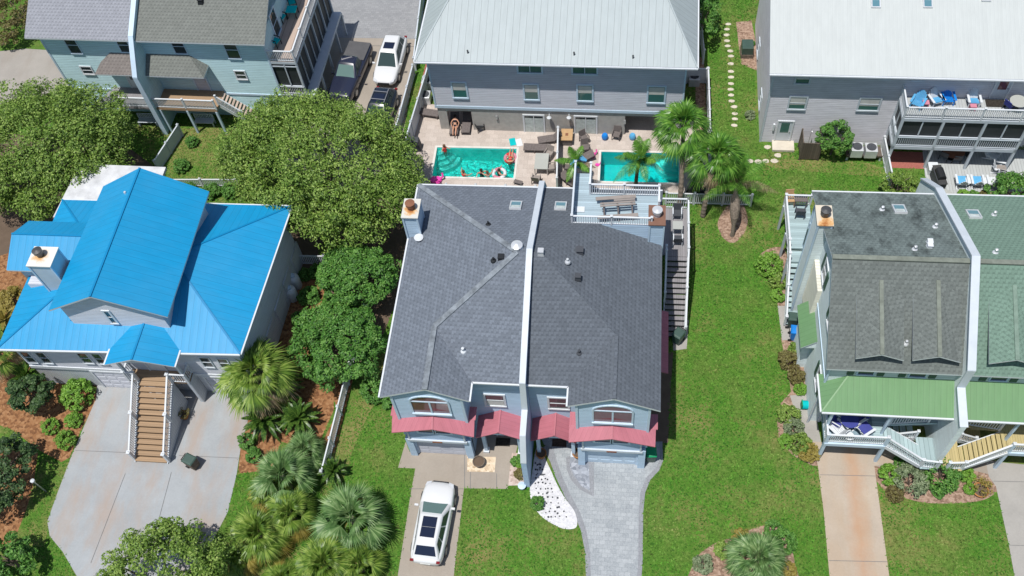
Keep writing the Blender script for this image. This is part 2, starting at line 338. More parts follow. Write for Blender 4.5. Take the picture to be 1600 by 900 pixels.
M = dict(
 capa=m_cap('rusty_chimney_cap_a', (.58,.57,.52), (-7.23,3.75,9.4), .75), capb=m_cap('white_chimney_cap', (.68,.67,.63), (-4.55,-1.05,9.1), .95, .55), capc=m_cap('cream_chimney_cap', (.60,.54,.44), (-7.0,3.0,9.6), .85, .9),
 grass=m_grass(), grass_dry=m_grass('dry_grass', .10),
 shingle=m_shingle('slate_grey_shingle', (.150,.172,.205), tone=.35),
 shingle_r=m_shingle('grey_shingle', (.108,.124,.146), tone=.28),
 shingle_cap=m_plain('ridge_cap_shingle', (.20,.225,.25), .9, .1, var=.4, sc=2.5),
 shingle_g=m_shingle('green_grey_shingle', (.15,.185,.18), stain=(.045,.055,.055)),
 shingle_gf=m_shingle('moss_grey_shingle', (.14,.158,.15)),
 shingle_g2=m_shingle('green_shingle', (.15,.23,.185), tone=.15),
 shingle_t=m_shingle('taupe_shingle', (.26,.27,.30), tone=.15), shingle_t2=m_shingle('olive_grey_shingle', (.17,.18,.165), tone=.2),
 shingle_b=m_shingle('brown_shingle', (.19,.17,.16), tone=.2),
 blue_sid=m_siding('pale_blue_siding', (.42,.55,.68)), blue_sid2=m_siding('blue_siding', (.36,.48,.64)),
 teal_sid=m_siding('teal_siding', (.50,.70,.74)), grey_sid=m_siding('grey_siding', (.52,.54,.60)),
 lgrey_sid=m_siding('light_grey_siding', (.58,.60,.66)), wgrey_sid=m_siding('weathered_grey_siding', (.58,.58,.62), dirt=.15),
 green_sid=m_siding('mint_grey_siding', (.60,.68,.69)), cream_sid=m_siding('cream_siding', (.72,.70,.60), pitch=.22),
 slat=m_siding('slatted_screen', (.55,.58,.62), pitch=.15, vert=True),
 stucco=m_plain('tan_grey_stucco', (.40,.39,.37), .9, .1, var=.1, sc=3),
 white=m_plain('white_paint', (.62,.65,.68), .45, .35, var=.05), offwhite=m_plain('off_white_trim', (.52,.57,.62), .5, .3, var=.06),
 trimblue=m_plain('blue_white_trim', (.50,.62,.73), .5, .3, var=.06),
 bluemetal=m_seam('bright_blue_metal_roof', (.004,.262,.52), .45, .32, .5), bluecap=m_plain('blue_ridge_cap', (.004,.20,.42), .4, .4, var=.05),
 greymetal=m_seam('galvanised_metal_roof', (.35,.40,.41), .45, .5, .5), whitemetal=m_seam('white_metal_roof', (.48,.51,.50), .24, .22, .5, .05),
 greenmetal=m_seam('sage_green_metal_roof', (.135,.265,.12), .30, .35, .5), redmetal=m_seam('faded_red_metal_awning', (.44,.145,.18), .25, .28, .5, .12),
 whiteroof=m_plain('weathered_white_flat_roof', (.55,.56,.57), .8, .2, var=.2, sc=1.2),
 glass=m_glass('dark_window_glass', (.035,.05,.055)), glass_g=m_glass('green_tinted_glass', (.05,.14,.13)), glass_t=m_glass('skylight_glass', (.10,.22,.27), .12),
 screen=m_plain('dark_porch_screen', (.035,.04,.045), .5, .3), curtain=m_plain('pale_curtain', (.45,.50,.49), .7, .2, var=.2, sc=4),
 blind=m_plain('window_blind', (.55,.55,.52), .7, .2), redwin=m_glass('reflecting_red_glass', (.15,.06,.07)),
 concrete=m_concrete('pale_concrete', (.335,.355,.37), stain=(.36,.27,.21), stainc=.6), concrete_t=m_concrete('tan_concrete', (.34,.30,.255), stain=(.25,.21,.17), stainc=.3),
 concrete_r=m_concrete('rust_stained_concrete', (.42,.355,.285), stain=(.40,.27,.16), stainc=.3, streak=(13.54, .42, (.44,.20,.08))), concrete_g=m_concrete('grey_path_concrete', (.35,.335,.31)),
 concrete_p=m_concrete('old_tan_pad', (.33,.305,.275), stain=(.26,.22,.18), stainc=.4),
 paver=m_pavers('grey_pavers', (.42,.445,.46), (.245,.27,.29), (.17,.185,.20), .32, .24), paver_b=m_pavers('paver_border', (.30,.31,.33), (.22,.23,.25), (.16,.17,.18), .15, .25),
 roadpaver=m_pavers('grey_shell_pavers', (.33,.335,.34), (.22,.225,.235), (.15,.15,.16), .34, .22), travertine=m_pavers('travertine_pavers', (.58,.51,.46), (.38,.325,.285), (.30,.25,.22), .6, .4, mix=.45),
 stepst=m_plain('stepping_stone', (.55,.50,.42), .9, .1), coping=m_plain('pool_coping', (.62,.60,.56), .7, .2),
 mulch=m_speckle('pine_mulch', [(.11,.05,.025), (.26,.125,.055), (.36,.20,.10)], 7), mulch_p=m_speckle('brown_mulch', [(.16,.10,.07), (.30,.20,.145), (.42,.30,.23)], 9),
 pebble=m_speckle('tan_pebbles', [(.38,.28,.18), (.62,.50,.36), (.72,.62,.48)], 7), pebble_p=m_speckle('pink_pebbles', [(.32,.24,.20), (.50,.40,.35), (.58,.50,.45)], 8),
 wgravel=m_speckle('white_marble_chips', [(.48,.48,.50), (.60,.60,.62), (.68,.68,.69)], 10), dgravel=m_speckle('slate_chips', [(.16,.18,.21), (.27,.29,.33), (.42,.45,.50)], 5),
 deck_b=m_deck('pale_blue_deck_boards', (.36,.46,.52), axis=1), deck_g=m_deck('grey_deck_boards', (.26,.25,.26), var=.08), deck_t=m_deck('tan_deck', (.47,.37,.31), pitch=.5, var=.04), deck_w=m_deck('light_deck', (.44,.46,.46), pitch=.2, var=.05),
 deck_c=m_deck('composite_deck', (.33,.335,.345), axis=1, var=.08), deck_bt=m_deck('bluegreen_deck_boards', (.36,.47,.49), axis=1), wood=m_deck('brown_stair_boards', (.36,.245,.15), axis=1, var=.12), wood_y=m_deck('yellow_stair_boards', (.48,.40,.20), axis=0, var=.08),
 oldwood=m_deck('weathered_dark_wood', (.13,.105,.085)), redbrick=m_pavers('red_patio_brick', (.42,.15,.12), (.30,.10,.08), (.2,.1,.08), .2, .1),
 dark=m_plain('black_plastic', (.02,.022,.025), .5, .3), charcoal=m_plain('charcoal', (.06,.065,.075), .6, .3), rattan=m_plain('grey_brown_rattan', (.145,.125,.12), .8, .2, var=.2, sc=9), sling=m_plain('taupe_sling', (.27,.24,.22), .8, .2),
 terracotta=m_plain('terracotta', (.38,.17,.06), .8, .2, var=.2, sc=6), brown=m_plain('brown_rust', (.22,.10,.06), .8, .2), green_bin=m_plain('dark_green_plastic', (.05,.09,.075), .45, .4), green_b=m_plain('bright_green_plastic', (.0,.25,.10), .5, .4),
 blue_pl=m_plain('blue_plastic', (.01,.20,.62), .45, .4), chair_b=m_plain('blue_chair_plastic', (.10,.36,.62), .5, .3), teal_c=m_plain('teal_fabric', (.0,.42,.44), .8, .2), navy=m_plain('navy_cushion', (.05,.06,.26), .8, .2),
 pink=m_plain('magenta_plastic', (.80,.07,.40), .5, .3), pinkt=m_plain('pink_table', (.55,.22,.28), .5, .3), steel=m_plain('steel', (.42,.43,.44), .35, .5, .6), steel_d=m_plain('dark_steel', (.10,.10,.10), .4, .5, .5),
 rustcap=m_rust('rusty_chimney_cap', (.52,.50,.44)), brownmetal=m_plain('brown_chimney_cap', (.19,.10,.07), .6, .3), metal_l=m_plain('pale_vent_metal', (.62,.64,.66), .35, .5, .3),
 soil=m_plain('soil', (.13,.095,.07), .95, .1), skin=m_plain('skin', (.50,.27,.18), .6, .3), hair=m_plain('dark_hair', (.03,.02,.015), .6, .3), hair_b=m_plain('brown_hair', (.12,.06,.03), .6, .3), swim=m_plain('black_swimsuit', (.02,.02,.03), .7, .2), swim_r=m_plain('red_swimsuit', (.55,.03,.03), .7, .2),
 trunk=m_plain('grey_bark', (.16,.13,.105), .95, .1, var=.35, sc=5), trunk_p=m_plain('palm_bark', (.20,.165,.135), .95, .1, var=.35, sc=7), wicker=m_plain('tan_wood_top', (.46,.30,.16), .7, .2), glasstop=m_glass('glass_tabletop', (.40,.41,.38), .1),
 shutter=m_plain('dark_green_shutter', (.05,.10,.075), .6, .3), rug=m_pavers('patterned_rug', (.30,.42,.48), (.10,.15,.19), (.08,.12,.15), .45, .45, mix=.55), mat_d=m_plain('dark_doormat', (.04,.035,.03), .95, .1, var=.5, sc=8), mat_b=m_plain('brown_doormat', (.07,.05,.04), .95, .1, var=.4, sc=8),
 flower=m_plain('red_flowers', (.55,.05,.06), .7, .2, var=.5, sc=12),
)
# ================================================================== THE GROUND
def smooth_poly(p, n=5):
    out = []; m = len(p)
    for i in range(m):
        a, b, c, d = (Vector(p[(i+k-1) % m]) for k in range(4))
        for j in range(n):
            t = j/n; out.append(.5*((2*b)+(c-a)*t+(2*a-5*b+4*c-d)*t*t+(3*b-a-3*c+d)*t*t*t))
    return out
SHEETS = []
def sheet(name, px, mat, z, curve=False, world=False):
    pts = [Vector(p) if world else P(*p, 0).xy for p in px]
    if curve: pts = smooth_poly(pts)
    a = sum(pts[i][0]*pts[(i+1)%len(pts)][1]-pts[(i+1)%len(pts)][0]*pts[i][1] for i in range(len(pts)))
    if a < 0: pts = pts[::-1]
    z += len(SHEETS)*.00013; SHEETS.append(name); mb = MB(); mb.face([(q[0], q[1], z) for q in pts]); return mb.build(name, M[mat], kind='structure')
PL = (-13.65, -7.80, 43.50, 46.22); PR = (-1.70, 3.78, 43.42, 46.12)     # the two pools (x0,x1,y0,y1)
g = MB(); B = 160
def rects(mb, x0, x1, y0, y1, z, holes):
    xs = sorted({x0, x1, *[h[0] for h in holes], *[h[1] for h in holes]}); ys = sorted({y0, y1, *[h[2] for h in holes], *[h[3] for h in holes]})
    for i in range(len(xs)-1):
        for j in range(len(ys)-1):
            cx, cy = (xs[i]+xs[i+1])/2, (ys[j]+ys[j+1])/2
            if any(h[0] < cx < h[1] and h[2] < cy < h[3] for h in holes): continue
            mb.face([(xs[i], ys[j], z), (xs[i+1], ys[j], z), (xs[i+1], ys[j+1], z), (xs[i], ys[j+1], z)])
rects(g, -B, B, -60, 260, 0, [PL, PR]); g.build('lawn', M['grass'], kind='structure')
d = MB(); rects(d, -15.6, 5.75, 42.55, 50.5, .008, [PL, PR]); d.build('pool_terrace', M['travertine'], kind='structure')
# drives, paths and beds
sheet('concrete_pad', [(-60,82),(0,80),(40,76),(72,78),(120,145),(60,150),(20,156),(-60,190)], 'concrete_p', .004)
sheet('parking_court', [(500,56),(655,60),(640,150),(625,240),(560,300),(440,260)], 'concrete_t', .004)
sheet('paver_road', [(500,-60),(672,-60),(655,61),(480,58)], 'roadpaver', .008)
sheet('paved_under_house', [(380,-60),(500,-60),(480,60),(500,150),(420,160),(300,100)], 'concrete_g', .006)
sheet('brick_strip', [(667,92),(672,92),(648,205),(637,232),(632,232)], 'redbrick', .010)
sheet('dirt_yard', [(285,200),(372,200),(368,280),(260,283),(262,250)], 'grass_dry', .004)
sheet('mulch_bed', [(-40,560),(60,570),(160,596),(152,622),(128,670),(108,716),(96,722),(60,703),(20,672),(-40,650)], 'mulch', .004)
sheet('driveway', [(152,600),(210,600),(226,580),(335,600),(352,608),(420,598),(392,640),(376,700),(370,740),(356,800),(330,850),(290,905),(260,960),(160,960),(120,900),(98,862),(78,838),(74,815),(90,770),(112,712),(132,665),(150,624)], 'concrete', .012)
sheet('mulch_bed', [(440,400),(505,405),(512,440),(500,480),(480,560),(500,590),(530,590),(545,560),(560,560),(540,640),(525,700),(505,740),(500,700),(528,640),(515,610),(470,580),(440,640),(420,700),(440,720),(420,735),(372,740),(376,700),(392,640),(410,590),(440,520)], 'mulch', .004)
sheet('mulch_bed', [(470,590),(520,590),(522,640),(500,690),(470,700),(440,690),(420,735),(372,735),(378,690),(394,640),(420,590)], 'mulch', .004)
sheet('driveway', [(640,706),(634,690),(622,731),(649,732),(642,770),(612,960),(702,960),(725,762),(726,705)], 'concrete_t', .012)
sheet('front_walk', [(722,690),(745,660),(815,660),(808,700),(800,730),(793,764),(724,763)], 'concrete_t', .010)
sheet('pebble_bed', [(730,714),(775,714),(773,738),(730,737)], 'pebble', .018)
sheet('pebble_bed', [(800,708),(824,708),(824,758),(794,759),(797,730)], 'pebble_p', .018)
brd = [(848,700),(860,722),(868,745),(882,775),(898,805),(908,830),(914,862),(918,960),(998,960),(1004,880),(1005,800),(1008,770),(1016,750),(1030,735),(1036,720),(1035,690),(920,690),(900,690),(860,690)]
sheet('driveway_border', brd, 'paver_b', .012)
sheet('paver_driveway', [(864,700),(870,720),(878,744),(891,772),(906,800),(916,828),(922,862),(925,960),(991,960),(997,880),(998,800),(1001,768),(1010,746),(1026,730),(1031,718),(1030,692),(920,692),(905,665),(838,665),(850,695)], 'paver', .016)
sheet('gravel_bed', [(838,700),(848,700),(852,716),(862,738),(872,760),(884,780),(898,800),(902,818),(897,826),(880,826),(862,818),(845,806),(832,788),(828,766),(832,735)], 'wgravel', .020, True)
sheet('slate_bed', [(892,712),(924,712),(925,768),(908,760),(895,742),(889,725)], 'dgravel', .020)
sheet('driveway_edging', [(919,708),(928,708),(928,776),(925,775),(906,765),(892,750),(886,735),(884,716),(891,712),(890,728),(897,744),(909,760),(922,768)], 'paver_b', .022)
sheet('side_pad', [(1048,500),(1076,500),(1073,545),(1052,548)], 'concrete_g', .010)
sheet('ground_cover_strip', [(1010,560),(1052,550),(1046,640),(1044,692),(1004,692)], 'soil', .006)
sheet('driveway', [(1270,690),(1400,700),(1400,722),(1366,728),(1390,905),(1395,960),(1300,960),(1296,900),(1287,800),(1278,729)], 'concrete_r', .012)
sheet('driveway', [(1540,720),(1640,730),(1640,960),(1596,960),(1576,850),(1556,760),(1545,745)], 'concrete_g', .012)
sheet('front_walk', [(1366,728),(1400,715),(1560,720),(1548,742),(1500,730),(1470,740),(1400,734)], 'concrete_t', .010)
sheet('side_path', [(1215,478),(1252,478),(1256,530),(1222,532)], 'concrete_g', .010)
sheet('side_path', [(1234,618),(1268,616),(1285,700),(1284,728),(1272,716),(1250,665)], 'concrete_g', .010)
sheet('mulch_bed', [(1186,400),(1226,390),(1240,470),(1226,486),(1216,480),(1212,450),(1204,440)], 'mulch_p', .004, True)
sheet('mulch_bed', [(1220,528),(1262,530),(1268,640),(1286,728),(1270,728),(1240,712),(1218,690),(1214,660),(1220,630),(1236,612),(1230,575)], 'mulch_p', .005)
sheet('mulch_bed', [(1366,728),(1400,726),(1470,732),(1530,734),(1556,748),(1562,762),(1540,780),(1500,786),(1450,786),(1420,780),(1390,770),(1370,752)], 'mulch_p', .006, True)
sheet('mulch_bed', [(1122,345),(1140,318),(1158,315),(1168,340),(1164,362),(1150,378),(1138,378),(1126,366)], 'mulch_p', .006, True)
sheet('mulch_bed', [(1085,878),(1115,850),(1150,838),(1190,822),(1225,826),(1240,870),(1238,940),(1080,940)], 'mulch_p', .004, True)
sheet('dirt_bed', [(1150,35),(1174,32),(1186,90),(1182,110),(1158,100),(1154,70)], 'mulch_p', .005)
sheet('dirt_bed', [(1086,90),(1100,90),(1106,235),(1088,235)], 'mulch_p', .012)
sheet('brick_patio', [(1384,236),(1445,238),(1446,264),(1382,262)], 'redbrick', .010)
sheet('patio_deck', [(1440,225),(1640,235),(1640,330),(1450,320),(1444,262)], 'deck_w', .016)
sheet('mulch_bed', [(1500,300),(1640,300),(1640,330),(1480,322)], 'mulch_p', .022)
sheet('dirt_yard', [(1330,252),(1380,262),(1375,275),(1290,270),(1210,262),(1200,250)], 'grass_dry', .004, True)
sheet('dirt_yard', [(66,716),(96,726),(112,720),(96,760),(74,830),(70,855),(20,850),(40,800),(52,760)], 'grass_dry', .004)
sheet('dirt_yard', [(500,752),(525,700),(560,585),(590,540),(616,520),(600,600),(560,680),(530,770),(500,800)], 'grass_dry', .003)
sheet('soil_ground', [(-60,200),(200,230),(255,270),(120,320),(60,420),(0,460),(-60,560)], 'soil', .004)
sheet('mulch_bed', [(-60,420),(60,380),(40,560),(-60,600)], 'mulch', .008)
sheet('soil_ground', [(440,330),(660,300),(640,420),(600,520),(540,600),(500,560),(520,420),(470,420)], 'soil', .003)
sheet('mulch_bed', [(-60,700),(60,705),(52,760),(30,850),(-60,850)], 'mulch', .003)
# stepping stones and the like
def stone(px, py, a=.30, b=.18, r=0):
    c = P(px, py, 0); mb = MB(); pts = []
    for k in range(8):
        t = math.pi/4*k+r; e = 1+random.uniform(-.12, .12); pts.append((c.x+a*e*math.cos(t), c.y+b*e*math.sin(t)))
    mb.prism(pts, .0, .035); o = mb.build('stepping_stone', M['stepst']); return o
sp = [(1138,38),(1136,46),(1135,55),(1136,64),(1137,72),(1141,80),(1142,88),(1142,100),(1142,112),(1142,121),(1142,131),(1142,140),(1142,149),(1143,158),(1147,167),(1148,178),(1148,186),(1147,196)]
sp2 = [(1199,230),(1215,243),(1171,252),(1185,253),(1196,252),(1210,252)]
ORD = 'first second third fourth fifth sixth seventh eighth ninth tenth eleventh twelfth thirteenth fourteenth fifteenth sixteenth seventeenth last'.split()
for i, p in enumerate(sp): tag(stone(*p, .24, .15), ORD[i]+' pale stone, counting from the far end, in the line along the narrow lawn', 'stepping stone', 'stepping stones in the side lawn')
for p, lb in zip(sp2, ('stone right beside the step of the white-roofed house door','rounded stone nearest the shower stall','leftmost stone of the short row in the lawn by the side door','second stone from the left of the short row by the side door','third stone from the left of the short row by the side door','rightmost stone of the short row by the side door')): tag(stone(*p, .26, .2), lb, 'stepping stone', 'stones near the side door')
# black specks: small stones showing on the white chips
mb = MB()
for k in range(60):
    y = 725+(k//5)*7.6+random.uniform(-2,2); f = (k % 5+.5)/5+random.uniform(-.08,.08); x = 836+max(0, y-785)*.75+f*(848+(y-722)*.50-840-max(0, y-785)*.75)
    c = P(x, y, 0); r = random.uniform(.04, .075); mb.lathe([(r, .02), (r*.8, .05)], (c.x, c.y, 0), 6)
o = mb.build('dark_pebbles', M['charcoal']); o['kind'] = 'stuff'; o['label'] = 'dark pebbles dotted over the bed of white marble chips'; o['category'] = 'pebbles'
# ---------------------------------------------------------------- pools
def m_water(nm='pool_water', bd=.35, ior=1.33):
    n = NT(nm); t = n.t; k = n.coord('W'); tr = n.n('ShaderNodeBsdfTransparent'); tr.inputs[0].default_value = (.42,.93,.90,1)
    gl = n.n('ShaderNodeBsdfGlossy'); gl.inputs['Roughness'].default_value = .08; fr = n.n('ShaderNodeFresnel'); fr.inputs[0].default_value = ior
    w1 = n.noise(k, 2.6, 3, .6); w2 = n.noise(k, 7, 2, .5); h = n.math('ADD', w1, n.math('MULTIPLY', w2, .3))
    b = n.n('ShaderNodeBump'); b.inputs['Distance'].default_value = bd; b.inputs['Strength'].default_value = 1; t.links.new(h, b.inputs['Height'])
    t.links.new(b.outputs[0], gl.inputs['Normal']); t.links.new(b.outputs[0], fr.inputs['Normal'])
    ms = n.n('ShaderNodeMixShader'); t.links.new(fr.outputs[0], ms.inputs[0]); t.links.new(tr.outputs[0], ms.inputs[1]); t.links.new(gl.outputs[0], ms.inputs[2])
    t.links.new(ms.outputs[0], t.nodes['Material Output'].inputs[0]); return n.mat
M['water'] = m_water('pool_water_rippled', .6, 1.4); M['water2'] = m_water('pool_water_calm', .25, 1.33)
def m_plaster(name, c, c2):
    n = NT(name, .8, .2); k = n.coord('W'); a = n.noise(k, 1.2, 5, .7); return n.col(n.ramp(a, [(.3, c), (.7, c2)]))
M['plaster'] = m_plaster('turquoise_pool_plaster', (.05,.78,.73), (.22,.95,.90)); M['plaster2'] = m_plaster('bright_turquoise_pool_plaster', (.012,.52,.55), (.018,.58,.60)); M['stepplaster'] = m_plain('pool_step_plaster', (.35,.80,.76), .8, .2, var=.05)
def pool(r, corner, label, mat):
    x0, x1, y0, y1 = r; t = thing('swimming_pool', label, 'pool', ((x0+x1)/2, (y0+y1)/2, 0)); ox, oy = (x0+x1)/2, (y0+y1)/2
    X0, X1, Y0, Y1 = x0-ox, x1-ox, y0-oy, y1-oy; b = MB()
    for (a, c) in (((X0,Y0),(X1,Y0)), ((X1,Y0),(X1,Y1)), ((X1,Y1),(X0,Y1)), ((X0,Y1),(X0,Y0))): b.face([(a[0],a[1],-1.4),(a[0],a[1],.02),(c[0],c[1],.02),(c[0],c[1],-1.4)])
    b.face([(X0,Y0,-1.4),(X1,Y0,-1.4),(X1,Y1,-1.4),(X0,Y1,-1.4)]); b.build('basin', M[mat], t)
    c = MB(); w_ = .16
    c.box(X0-w_, X1+w_, Y0-w_, Y0, .009, .045); c.box(X0-w_, X1+w_, Y1, Y1+w_, .009, .045); c.box(X0-w_, X0, Y0, Y1, .009, .045); c.box(X1, X1+w_, Y0, Y1, .009, .045)
    c.build('coping', M['coping'], t)
    wt = MB(); wt.face([(X0+.004,Y0+.004,-.10),(X1-.004,Y0+.004,-.10),(X1-.004,Y1-.004,-.10),(X0+.004,Y1-.004,-.10)]); wt.build('water', M['water' if corner < 0 else 'water2'], t)
    cx = X0+.01 if corner < 0 else X1-.01
    for i, (rr, z) in enumerate(((.60, -.20), (.95, -.45), (1.3, -.72), (1.62, -1.0))):
        s = MB(); pts = [(cx, Y1-.01)]
        for k in range(9):
            a_ = math.pi/2*k/8; pts.append((cx-corner*rr*math.cos(a_), Y1-.01-rr*.85*math.sin(a_)))
        s.prism(pts, -1.39+.003*i, z); s.build('step', M['stepplaster'], t)
    return t
pool(PL, -1, 'left swimming pool with people in rippling teal water, curved steps at its left corner', 'plaster')
pool(PR, 1, 'right swimming pool of calm turquoise water without bathers, curved steps at its right', 'plaster2')
# ================================================================== BUILDING HELPERS
def obox(mb, o, u, n, a0, a1, b0, b1, c0, c1, m=0):
    o, u, n = Vector(o), Vector(u), Vector(n); z = Vector((0,0,1)); p = lambda a, b, c: o+u*a+z*b+n*c
    if u.cross(z).dot(n) < 0: a0, a1 = a1, a0     # keep faces outward
    return mb.hexa([p(a0,b0,c1), p(a1,b0,c1), p(a1,b0,c0), p(a0,b0,c0), p(a0,b1,c1), p(a1,b1,c1), p(a1,b1,c0), p(a0,b1,c0)], m)
def window(par, o, u, n, w_, h_, cols=1, rows=2, glass='glass', trim='white', fw=.12, sill=True, name='window', blind=None, label=None):
    f = MB(); d = .06
    obox(f, o, u, n, -fw, w_+fw, h_, h_+fw, -.02, d); obox(f, o, u, n, -fw, w_+fw, -fw, 0, -.02, d+(.03 if sill else 0))
    obox(f, o, u, n, -fw, 0, 0, h_, -.02, d); obox(f, o, u, n, w_, w_+fw, 0, h_, -.02, d)
    for i in range(1, cols): obox(f, o, u, n, w_*i/cols-.025, w_*i/cols+.025, 0, h_, -.02, d-.01)
    for i in range(1, rows): obox(f, o, u, n, 0, w_, h_*i/rows-.022, h_*i/rows+.022, -.02, d-.012)
    fo = f.build(name, M[trim], par, label=label)
    p = MB(); obox(p, o, u, n, .001, w_-.001, .001, h_-.001, -.02, .02); p.build('pane', M[glass], fo)
    if blind:
        b = MB(); obox(b, o, u, n, .02, w_-.02, h_*blind[1], h_*blind[2], .02, .026); b.build('blind', M[blind[0]], fo)
    return fo
def pxwin(par, fr, wall, axis, x0, y0, x1, y1, **k):
    "window from photo points (top-left, bottom-right) on wall plane; axis 'S' faces -y, 'W' faces -x, 'E' faces +x"
    if axis == 'S': a = fr.PY(x0, y0, wall); b = fr.PY(x1, y1, wall); return window(par, (min(a.x,b.x), wall, b.z), (1,0,0), (0,-1,0), abs(b.x-a.x), a.z-b.z, **k)
    a = fr.PX(x0, y0, wall); b = fr.PX(x1, y1, wall); s = -1 if axis == 'W' else 1
    return window(par, (wall, min(a.y,b.y), min(a.z,b.z)), (0,1,0), (s,0,0), abs(b.y-a.y), abs(a.z-b.z), **k)
def door(par, o, u, n, w_, h_, mat='white', trim='white', glass=None, name='door'):
    f = MB(); fw = .09
    obox(f, o, u, n, -fw, w_+fw, h_, h_+fw, -.02, .07); obox(f, o, u, n, -fw, 0, 0, h_, -.02, .07); obox(f, o, u, n, w_, w_+fw, 0, h_, -.02, .07)
    fo = f.build(name, M[trim], par); l = MB(); obox(l, o, u, n, .001, w_-.001, 0, h_-.001, -.02, .03); l.build('leaf', M[mat], fo)
    if glass: g_ = MB(); obox(g_, o, u, n, w_*.2, w_*.8, h_*.42, h_*.92, .03, .036); g_.build('pane', M[glass], fo)
    h2 = MB(); obox(h2, o, u, n, w_*.86, w_*.92, h_*.46, h_*.50, .03, .09); h2.build('handle', M['steel'], fo)
    return fo
def garage_door(par, o, u, n, w_, h_, mat='white', trim='white'):
    f = MB(); fw = .12
    obox(f, o, u, n, -fw, w_+fw, h_, h_+fw*1.4, -.02, .08); obox(f, o, u, n, -fw, 0, 0, h_, -.02, .08); obox(f, o, u, n, w_, w_+fw, 0, h_, -.02, .08)
    fo = f.build('garage_door', M[trim], par); l = MB(); k = 4
    for i in range(k):
        obox(l, o, u, n, .002, w_-.002, h_*i/k+.008, h_*(i+1)/k-.008, -.02, .025)
        for j in range(4): obox(l, o, u, n, w_*(j+.12)/4, w_*(j+.88)/4, h_*(i+.2)/k, h_*(i+.8)/k, .025, .04)
    l.build('door_panel', M[mat], fo); return fo
def railing(par, pts, h=.95, mat='white', gap=.13, posts=True, name='railing', bal=True, post_every=2.4, closed=False, pw=.10, solid=False, cap=True):
    mb = MB(); pts = [Vector(p) for p in pts]
    for i in range(len(pts)-1):
        a, b = pts[i], pts[i+1]; L = (b-a).length; hz = Vector((0,0,h))
        mb.beam(a+hz, b+hz, .10, .06); mb.beam(a+Vector((0,0,.10)), b+Vector((0,0,.10)), .06, .05)
        k = max(1, int(L/gap))
        if solid:
            d = (b-a); n_ = Vector((-d.y, d.x, 0)).normalized()*.02; mb.hexa([a+n_*-1+Vector((0,0,.02)), b-n_+Vector((0,0,.02)), b+n_+Vector((0,0,.02)), a+n_+Vector((0,0,.02)), a-n_+hz, b-n_+hz, b+n_+hz, a+n_+hz])
        elif bal:
            for j in range(1, k):
                p = a+(b-a)*j/k; mb.hexa([p+Vector((x,y,.10)) for x,y in ((-.02,-.02),(.02,-.02),(.02,.02),(-.02,.02))]+[p+Vector((x,y,h-.03)) for x,y in ((-.02,-.02),(.02,-.02),(.02,.02),(-.02,.02))])
        if posts:
            k = max(1, round(L/post_every))
            for j in range(0 if i == 0 else 1, k+1):
                p = a+(b-a)*j/k; mb.box(p.x-pw/2, p.x+pw/2, p.y-pw/2, p.y+pw/2, p.z-.02, p.z+h+.08)
                if cap: q = pw*.72; mb.box(p.x-q, p.x+q, p.y-q, p.y+q, p.z+h+.08, p.z+h+.12); mb.hexa([(p.x-q*.7,p.y-q*.7,p.z+h+.12),(p.x+q*.7,p.y-q*.7,p.z+h+.12),(p.x+q*.7,p.y+q*.7,p.z+h+.12),(p.x-q*.7,p.y+q*.7,p.z+h+.12)]+[(p.x+sx*.01,p.y+sy*.01,p.z+h+.17) for sx,sy in ((-1,-1),(1,-1),(1,1),(-1,1))])
    return mb.build(name, M[mat], par)
def stairs(par, a, b, width_dir, w_, n, mat, stringer='white', th=.05, name='stairs', riser=False, over=.02):
    "a: bottom front middle, b: top; treads run perpendicular to width_dir"
    a, b, wd = Vector(a), Vector(b), Vector(width_dir); mb = MB(); run = Vector((b.x-a.x, b.y-a.y, 0)); st = run/n; dz = (b.z-a.z)/n
    r = MB()
    for i in range(n):
        p = a+st*i; z = a.z+dz*(i+1)
        q = [p-wd*w_/2-st.normalized()*over, p+wd*w_/2-st.normalized()*over, p+st+wd*w_/2-st.normalized()*.03, p+st-wd*w_/2-st.normalized()*.03]
        if (q[1]-q[0]).cross(q[2]-q[1]).z < 0: q = [q[1], q[0], q[3], q[2]]
        mb.hexa([(v.x, v.y, z-th) for v in q]+[(v.x, v.y, z) for v in q])
        if riser: q2 = [p-wd*w_/2, p+wd*w_/2]; r.face([(q2[0].x,q2[0].y,z-dz),(q2[1].x,q2[1].y,z-dz),(q2[1].x,q2[1].y,z-th),(q2[0].x,q2[0].y,z-th)])
    o = mb.build(name, M[mat], par); s = MB()
    for sg in (-1, 1):
        e = wd*sg*(w_/2+.03); s.beam(a+e+Vector((0,0,-.02)), b+e+Vector((0,0,-.12)), .05, .26)
    s.build('stringer', M[stringer], o)
    if riser and r.f: r.build('risers', M[mat if riser == 2 else 'dark'], o)
    return o
def gutter(mb, a, b): mb.beam(a, b, .09, .09)
def roof_part(par, faces, mat, t=.14, edge='white', name='roof', ridges=(), capm=None, cw=.16, gut=()):
    mb = MB()
    for f in faces: mb.slab(f, t, 0, 1)
    o = mb.build(name, [M[mat], M[edge]], par)
    if ridges:
        r = MB()
        for a, b in ridges: r.beam(Vector(a)+Vector((0,0,.0)), Vector(b)+Vector((0,0,.0)), cw*2, .07)
        r.build('ridge_cap', M[capm or mat], o)
    if gut:
        g_ = MB()
        for a, b in gut: gutter(g_, Vector(a), Vector(b))
        g_.build('gutter', M['white'], o)
    return o
